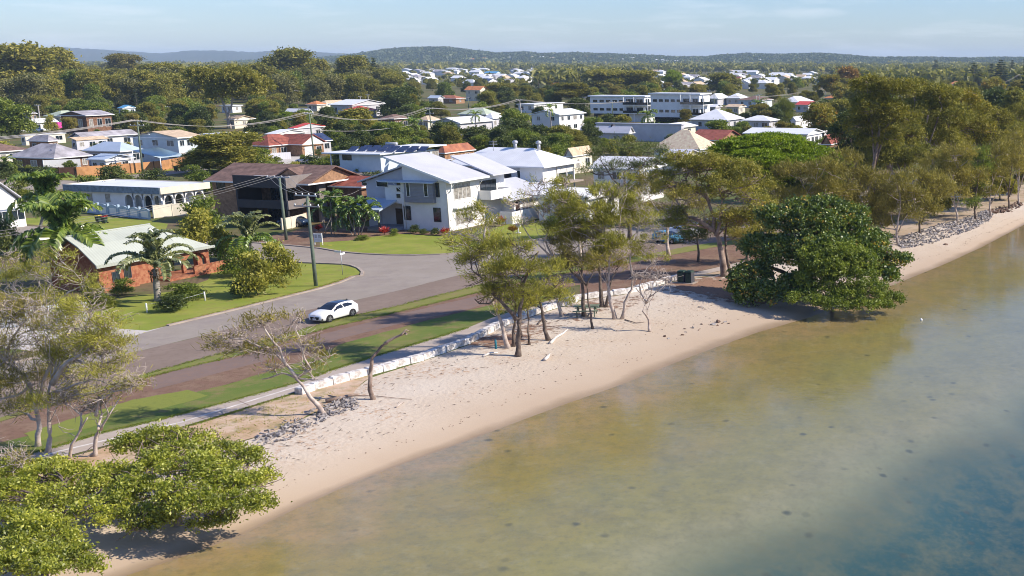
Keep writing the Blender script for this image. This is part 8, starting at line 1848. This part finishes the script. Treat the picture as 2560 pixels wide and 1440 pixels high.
def span(ka, kb, idx, sag, desc, r_=.022):
    g = 'wires strung ' + desc
    for i in idx: wire('thin power line strung ' + desc, POLES[ka][i], POLES[kb][i] if isinstance(kb, str) else kb + (POLES[ka][i]-POLES[ka][0]), sag, r_, g)
span('C','E',(0,1,3),2.2,'from the lamp pole to the garage pole',.035)
span('E','F',(0,1,3),2.6,'from the garage pole to the palm pole',.035)
span('F','G',(0,1,3),1.6,'from the palm pole to the leaning pole',.04)
span('G','J',(0,3),2.5,'from the leaning pole to the apartments',.05)
span('J','K',(0,3),1.5,'between the apartment pole and pyramid roof pole',.05)
span('O','N',(0,1,3),1.2,'from the crimson roof pole to the many-wired pole',.05)
span('N','P',(0,1,3),1.2,'from the many-wired pole to the golden gums',.05)
span('K','O',(0,3),2.0,'from the pyramid roof pole to the crimson roof pole',.05)
span('A','B',(0,1,2,3),.5,'between the two green corner poles',.02)
pC = POLES['C'][0]; dirL = (U(-200,470)+Vector((0,0,9.5)))
for i in range(3): wire('thin power line running left out of view from the lamp pole', POLES['C'][i], Vector((AtY(-150,352+i*4,pC.y-30))), .6, .045, 'wires left of the lamp pole')
for i in range(3): wire('thin cable sloping left from the driveway pole across the dark balcony', POLES['B'][i], AtY(-120,590+i*8,POLES['B'][0].y-22), 1.0, .014, 'cables left of the driveway pole')
wire('long sagging cable crossing the left wood', AtY(-60,238,500), POLES['R_'][1], 6, .12)
wire('cable running right from the wood pole', POLES['R_'][2], AtY(378,230,560), 1, .08)
wire('cable from the far pole toward the white hall', POLES['Y'][1], AtY(1000,226,600), 3, .08)
wire('cable from the far pole back into the wood', POLES['Y'][0], AtY(735,226,560), 1, .08)
for i in range(2): wire('sagging cable at the right edge pole', POLES['Q'][i], AtY(2420,220+i*3,POLES['Q'][0].y-40), 3, .05, 'cables of the right edge pole')
wire('pale thick cable low across the brick house trees', POLES['E'][3]-Vector((0,0,4.2)), AtY(1030,312,300), .8, .06)
wire('thin service cable down to the white corner house', POLES['A'][3], Vector(AtY(905,470,162)), .7, .014)

# ------------------------------------------------------------------ vehicles
M['paintwhite'] = mat('white car paint', (0.82,0.82,0.83), 0.25, 0.02, 0.5, spec=0.6)
M['paintblue'] = mat('light blue car paint', (0.10,0.30,0.45), 0.25, 0.02, 0.5, spec=0.6)
M['paintsilver'] = mat('silver car paint', (0.52,0.54,0.58), 0.3, 0.02, 0.5, spec=0.6, metal=0.3)
M['paintdark'] = mat('dark blue car paint', (0.02,0.04,0.08), 0.25, 0.05, 0.5, spec=0.6)
M['paintpink'] = mat('magenta cover', (0.65,0.05,0.30), 0.6, 0.05, 0.5)
M['carglass'] = mat('tinted car glass', (0.012,0.016,0.02), 0.05, 0.1, 1, spec=1.0)
M['panoroof'] = mat('black glass roof', (0.01,0.02,0.045), 0.12, 0.1, 1, spec=0.9)
M['headlamp'] = mat('headlamp lens', (0.35,0.37,0.40), 0.15, 0.1, 3, spec=0.9)
def car(name, label, base, yaw, paint, kind='hatch', black_roof=True, s_=1.0, z=GZ):
    """front towards local -X"""
    b = U(base[0], base[1], z) if base.__class__ is tuple else base
    e = empty(name, b, yaw, label, 'car'); e.scale = (s_,s_,s_)
    # stations along x: (x, sill z, belt z, roof z, half width sill, belt, roof)
    if kind == 'hatch':
        st = [(-2.16,.34,.62,.64,.62,.60,.30),(-2.06,.24,.74,.76,.78,.76,.45),(-1.75,.20,.83,.87,.87,.85,.6),(-1.2,.19,.92,.97,.90,.885,.66),(-.95,.19,.95,1.01,.90,.885,.68),(-.35,.19,.98,1.30,.90,.885,.64),(.05,.19,.99,1.43,.90,.885,.62),(.6,.19,1.0,1.46,.90,.885,.61),(1.2,.19,1.02,1.45,.90,.885,.61),(1.72,.20,1.05,1.38,.895,.87,.60),(1.93,.22,1.07,1.22,.88,.85,.60),(2.09,.26,1.0,1.04,.84,.82,.56),(2.16,.36,.72,.80,.70,.69,.45)]
    else:
        st = [(-2.35,.36,.62,.64,.62,.60,.30),(-2.25,.24,.74,.76,.78,.76,.45),(-1.8,.20,.85,.88,.87,.85,.6),(-1.1,.19,.93,.97,.90,.885,.66),(-.85,.19,.95,1.0,.90,.885,.68),(-.15,.19,.97,1.36,.90,.885,.62),(.3,.19,.98,1.44,.90,.885,.60),(.8,.19,.99,1.43,.90,.885,.59),(1.25,.19,1.0,1.28,.90,.885,.58),(1.65,.20,1.0,1.06,.895,.87,.6),(2.0,.22,.98,1.02,.87,.84,.6),(2.25,.26,.94,.97,.80,.79,.52),(2.35,.36,.72,.78,.70,.69,.45)]
    def sec(q):
        x, zs, zb, zr, ws, wb, wr = q; zm = zs*.45+zb*.55
        h = [(0,zs),(ws*.9,zs),(ws,zs+.08),(max(ws,wb)+.01,zm),(wb,zb),(wr+(wb-wr)*.12,zb+(zr-zb)*.82),(wr,zr),(wr*.55,zr+.025),(0,zr+.035)]
        return [(x,y_,z_) for y_, z_ in h]
    S = [sec(q) for q in st]; n_ = len(S); m_ = 9; mb = MB(); vs = []
    for s in (1, -1):
        for row in S: vs += [(p[0], p[1]*s, p[2]) for p in row]
    fs = []
    for s in (0, 1):
        o_ = s*n_*m_
        for i in range(n_-1):
            for j in range(m_-1):
                f = (o_+i*m_+j, o_+i*m_+j+1, o_+(i+1)*m_+j+1, o_+(i+1)*m_+j); fs.append(f if s == 0 else f[::-1])
        f = tuple(o_+j for j in range(m_)); fs.append(f[::-1] if s == 0 else f); f = tuple(o_+(n_-1)*m_+j for j in range(m_)); fs.append(f if s == 0 else f[::-1])
    mb.add(vs, fs, 0, True); bd = mb.build('body', M[paint], e)
    wx = (-1.34, 1.31) if kind == 'hatch' else (-1.42, 1.38)
    # glass: patches lifted off the surface
    def patch(pts, m, name, off=0.012):
        q = MB(); A_ = [Vector(p) for p in pts]; nn = (A_[1]-A_[0]).cross(A_[2]-A_[0]).normalized(); c_ = sum(A_, Vector())/len(A_)
        if nn.dot(c_-Vector((0,0,.7))) < 0: nn = -nn
        q.hull([a-nn*.02 for a in A_], [a+nn*off for a in A_]); return q.build(name, M[m], e)
    def lerp3(a, b_, t): return tuple(a[k]+(b_[k]-a[k])*t for k in range(3))
    ia, ib = 4, 6
    def pt(i, j, s=1): p = S[i][j]; return (p[0], p[1]*s, p[2])
    # windscreen, roof, rear glass built across both halves
    def across(i0, i1, m, name, w0=.92, w1=.92, off=.02):
        q = MB(); a = S[i0]; b_ = S[i1]; r0_ = [(a[6][0], a[6][1]*w0*s, a[6][2]) for s in (-1,)] + [(a[7][0],-a[7][1]*w0,a[7][2]),(a[8][0],0,a[8][2]),(a[7][0],a[7][1]*w0,a[7][2]),(a[6][0],a[6][1]*w0,a[6][2])]
        r1_ = [(b_[6][0],-b_[6][1]*w1,b_[6][2]),(b_[7][0],-b_[7][1]*w1,b_[7][2]),(b_[8][0],0,b_[8][2]),(b_[7][0],b_[7][1]*w1,b_[7][2]),(b_[6][0],b_[6][1]*w1,b_[6][2])]
        d = (Vector(b_[8])-Vector(a[8])); nn = Vector((-d.z,0,d.x)).normalized()
        if nn.z < 0: nn = -nn
        up = [tuple(Vector(p)+nn*off) for p in r0_+r1_]; q.add(up, [(j,j+1,j+6,j+5) for j in range(4)], 0, True)
        dn = [tuple(Vector(p)-nn*.02) for p in r0_+r1_]; q.add(up+dn, [(0,5,15,10),(4,14,19,9),(0,10,11,1),(1,11,12,2),(2,12,13,3),(3,13,14,4),(5,6,16,15),(6,7,17,16),(7,8,18,17),(8,9,19,18)])
        return q.build(name, M[m], e)
    across(4,5,'carglass','windscreen',1.12,1.0); across(5,6,'carglass','windscreen',1.0,.98)
    if black_roof:
        for i in (6,7,8): across(i,i+1,'panoroof','roof_panel',.93,.93)
    rb = (9,10) if kind == 'hatch' else (8,9)
    across(rb[0], rb[1], 'carglass', 'rear_window', .95, .95)
    for s in (1,-1):
        def sp(x, f):   # point on the side glass plane: x along, f 0 belt..1 roof rail
            xs = [q[0] for q in st]; zb = np.interp(x, xs, [q[2] for q in st]); zr = np.interp(x, xs, [q[3] for q in st]); wb = np.interp(x, xs, [q[5] for q in st]); wr = np.interp(x, xs, [q[6] for q in st])
            return (x, s*(wb*(1-f)+(wr+(wb-wr)*.12)*f+.004), zb+.03+(zr-zb-.03)*.80*f)
        if kind == 'hatch': W_ = [[(-.62,.05),(-.30,.85),(.28,.92),(.34,.05)],[(.44,.05),(.40,.92),(1.05,.9),(1.5,.35),(1.3,.05)]]
        else: W_ = [[(-.5,.05),(-.12,.85),(.4,.92),(.45,.05)],[(.55,.05),(.5,.92),(1.0,.85),(1.25,.1)]]
        for w_ in W_: patch([sp(a, f) for a, f in w_], 'carglass', 'side_window', .012)
        # wheels with arches
        for x in wx:
            ar = MB(); k = 14
            pts = [(x+.40*math.cos(math.pi*j/k), s*.915, .33+.40*math.sin(math.pi*j/k)) for j in range(k+1)]
            ar.add([(x, s*.918, .33)]+[(a,b_,c_) for a,b_,c_ in pts], [((0,j+1,j+2) if s<0 else (0,j+2,j+1)) for j in range(k)]); ar.box(x-.40,x+.40,min(s*.60,s*.917),max(s*.60,s*.917),.17,.33); ar.build('wheel_arch', M['black'], e)
            w = MB(); w.tube([(x,s*.72,.325),(x,s*.74,.325),(x,s*.915,.325),(x,s*.935,.325)], [.29,.325,.325,.29], 20); wo = w.build('wheel', M['black'], e)
            rm = MB(); rm.tube([(x,s*.93,.325),(x,s*.942,.325)], [.22,.21], 18)
            ro = rm.build('rim', M['darktrim'], wo); sk = MB()
            for j in range(5):
                t_ = 2*math.pi*j/5; u_ = Vector((math.cos(t_),0,math.sin(t_))); v_ = Vector((-u_.z,0,u_.x)); c_ = Vector((x,s*.945,.325)); yy = Vector((0,.012*s,0))
                sk.hull([c_-v_*.05, c_+u_*.225-v_*.03, c_+u_*.225+v_*.03, c_+v_*.05], [c_-v_*.05+yy, c_+u_*.225-v_*.03+yy, c_+u_*.225+v_*.03+yy, c_+v_*.05+yy])
            sk.tube([(x,s*.944,.325),(x,s*.956,.325)], [.07,.06], 10); sk.tube([(x,s*.940,.325),(x,s*.950,.325)], [.235,.225], 20) if False else None
            sk.build('spokes', M['steel'], wo)
        mr = MB(); x = -.66; mr.hull([(x-.08,s*.90,.96),(x+.08,s*.90,.96),(x+.08,s*1.06,.97),(x-.06,s*1.06,.97)], [(x-.08,s*.90,1.08),(x+.08,s*.90,1.10),(x+.08,s*1.06,1.10),(x-.06,s*1.06,1.08)]); mr.build('wing_mirror', M['black'], e)
        f0 = st[0][0]
        q = MB(); q.hull([(f0+.06,s*.52,.64),(f0+.14,s*.74,.66),(f0+.52,s*.87,.74),(f0+.30,s*.80,.66)],[(f0+.07,s*.50,.71),(f0+.16,s*.72,.745),(f0+.50,s*.865,.80),(f0+.28,s*.79,.765)]); q.build('headlight', M['headlamp'], e)
        q = MB(); q.hull([(f0+.0,s*.50,.30),(f0+.10,s*.80,.30),(f0+.16,s*.82,.30),(f0+.10,s*.5,.30)],[(f0+.0,s*.50,.44),(f0+.08,s*.78,.46),(f0+.16,s*.80,.46),(f0+.10,s*.5,.44)]); q.build('fog_lamp_bay', M['black'], e)
        r_x = st[-1][0]; q = MB(); q.hull([(r_x-.12,s*.50,.80),(r_x-.10,s*.62,.80),(r_x-.30,s*.80,.84),(r_x-.30,s*.6,.84)],[(r_x-.12,s*.50,.93),(r_x-.12,s*.60,.93),(r_x-.32,s*.79,.95),(r_x-.30,s*.6,.95)]); q.build('tail_light', M['r_brightred'], e)
    f0 = st[0][0]
    q = MB(); q.hull([(f0-.015,-.42,.33),(f0-.015,.42,.33),(f0+.08,.5,.33),(f0+.08,-.5,.33)],[(f0-.005,-.52,.60),(f0-.005,.52,.60),(f0+.10,.56,.60),(f0+.10,-.56,.60)]); g_ = q.build('grille', M['black'], e)
    MB().box(f0-.035,f0-.018,-.19,.19,.36,.46).build('number_plate', M['trim'], g_); MB().tube([(f0-.022,0,.55),(f0-.012,0,.55)], .07, 12).build('badge', M['steel'], g_)
    MB().box(st[-1][0]-.02, st[-1][0]+.02, -.35,.35,.42,.60).build('rear_bumper', M['black'], e)
    if kind == 'hatch': MB().hull([(1.55,-.02,1.43),(1.75,-.02,1.40),(1.75,.02,1.40),(1.55,.02,1.43)],[(1.66,-.01,1.52),(1.74,-.01,1.52),(1.74,.01,1.52),(1.66,.01,1.52)]).build('fin_aerial', M['black'], e)
    MB().box(-1.9,1.9,-.8,.8,.16,.24).build('underbody', M['black'], e)
    return e
wa, wb_ = U(825,806.5), U(884.5,790.5)
dcar = (wb_-wa).normalized(); yw = math.atan2(dcar.y, dcar.x); nrm = Vector((dcar.y,-dcar.x,0))
ctr = (wa+wb_)/2 - nrm*0.92
car('parked_car','white hatchback with black glass roof parked beside the grass strip', ctr + Vector((0,0,.006)), yw, 'paintwhite')
car('parked_car','silver sedan parked on the far driveway beside the brick garage',(766,408),R(-14),'paintsilver','sedan',False)
car('parked_car','dark car half hidden under the brown house balcony',(735,565),R(-14),'paintdark','sedan',False)
car('parked_car','light blue car under the she-oaks by the parking lane',(1672,606),R(150),'paintblue','hatch',False)
car('parked_car','white car with dark windows parked behind the light blue car',(1710,590),R(150),'paintwhite','sedan',False)
car('parked_car','white car seen between paperbark limbs further along the road',(1785,572),R(150),'paintwhite','sedan',False)
car('parked_car','white car before the open carport at the left distance',(90,330),R(-14),'paintwhite','sedan',False)
car('parked_car','small pale car parked in front of the taller apartment block',(1688,300),R(-14),'paintsilver','hatch',False)
b = U(140,324); e = empty('covered_boat', b, R(-15), 'magenta covered trailer inside the white carport', 'trailer')
MB().hull([(-2.6,-1,.5),(2.4,-1,.5),(2.4,1,.5),(-2.6,1,.5)],[(-1.8,-.7,2.6),(2.0,-.8,2.4),(2.0,.8,2.4),(-1.8,.7,2.6)]).build('cover', M['paintpink'], e)
for x in (-1.2,1.0):
    for s in (-1,1): MB().tube([(x,s*.8,.35),(x,s*1.02,.35)], .35, 12).build('wheel', M['black'], e)
# satellite dish on the lean-to roof
q = hb('low house with sweeping'); e = q.root
v = MB(); v.tube([(-6,2.2,4.0),(-6,2.2,4.9)], .05, 6); v.tube([(-6,2.2,4.9),(-5.95,2.1,4.95),(-5.8,1.9,5.1)], [.05,.45,.6], 12); v.build('satellite_dish', M['darktrim'], e)

# ------------------------------------------------------------------ the hazy air
hz = bpy.data.materials.new('pale haze'); hz.use_nodes = True
n, l = hz.node_tree.nodes, hz.node_tree.links
n.remove(n['Principled BSDF'])
pv = n.new('ShaderNodeVolumePrincipled'); pv.inputs['Color'].default_value = (0.62,0.79,1.0,1); pv.inputs['Density'].default_value = 0.00008; pv.inputs['Anisotropy'].default_value = 0.0
l.new(pv.outputs[0], n['Material Output'].inputs['Volume'])
o = MB().box(-15800, 8900, -1100, 15800, -9, 130).build('haze', hz); o['kind'] = 'stuff'
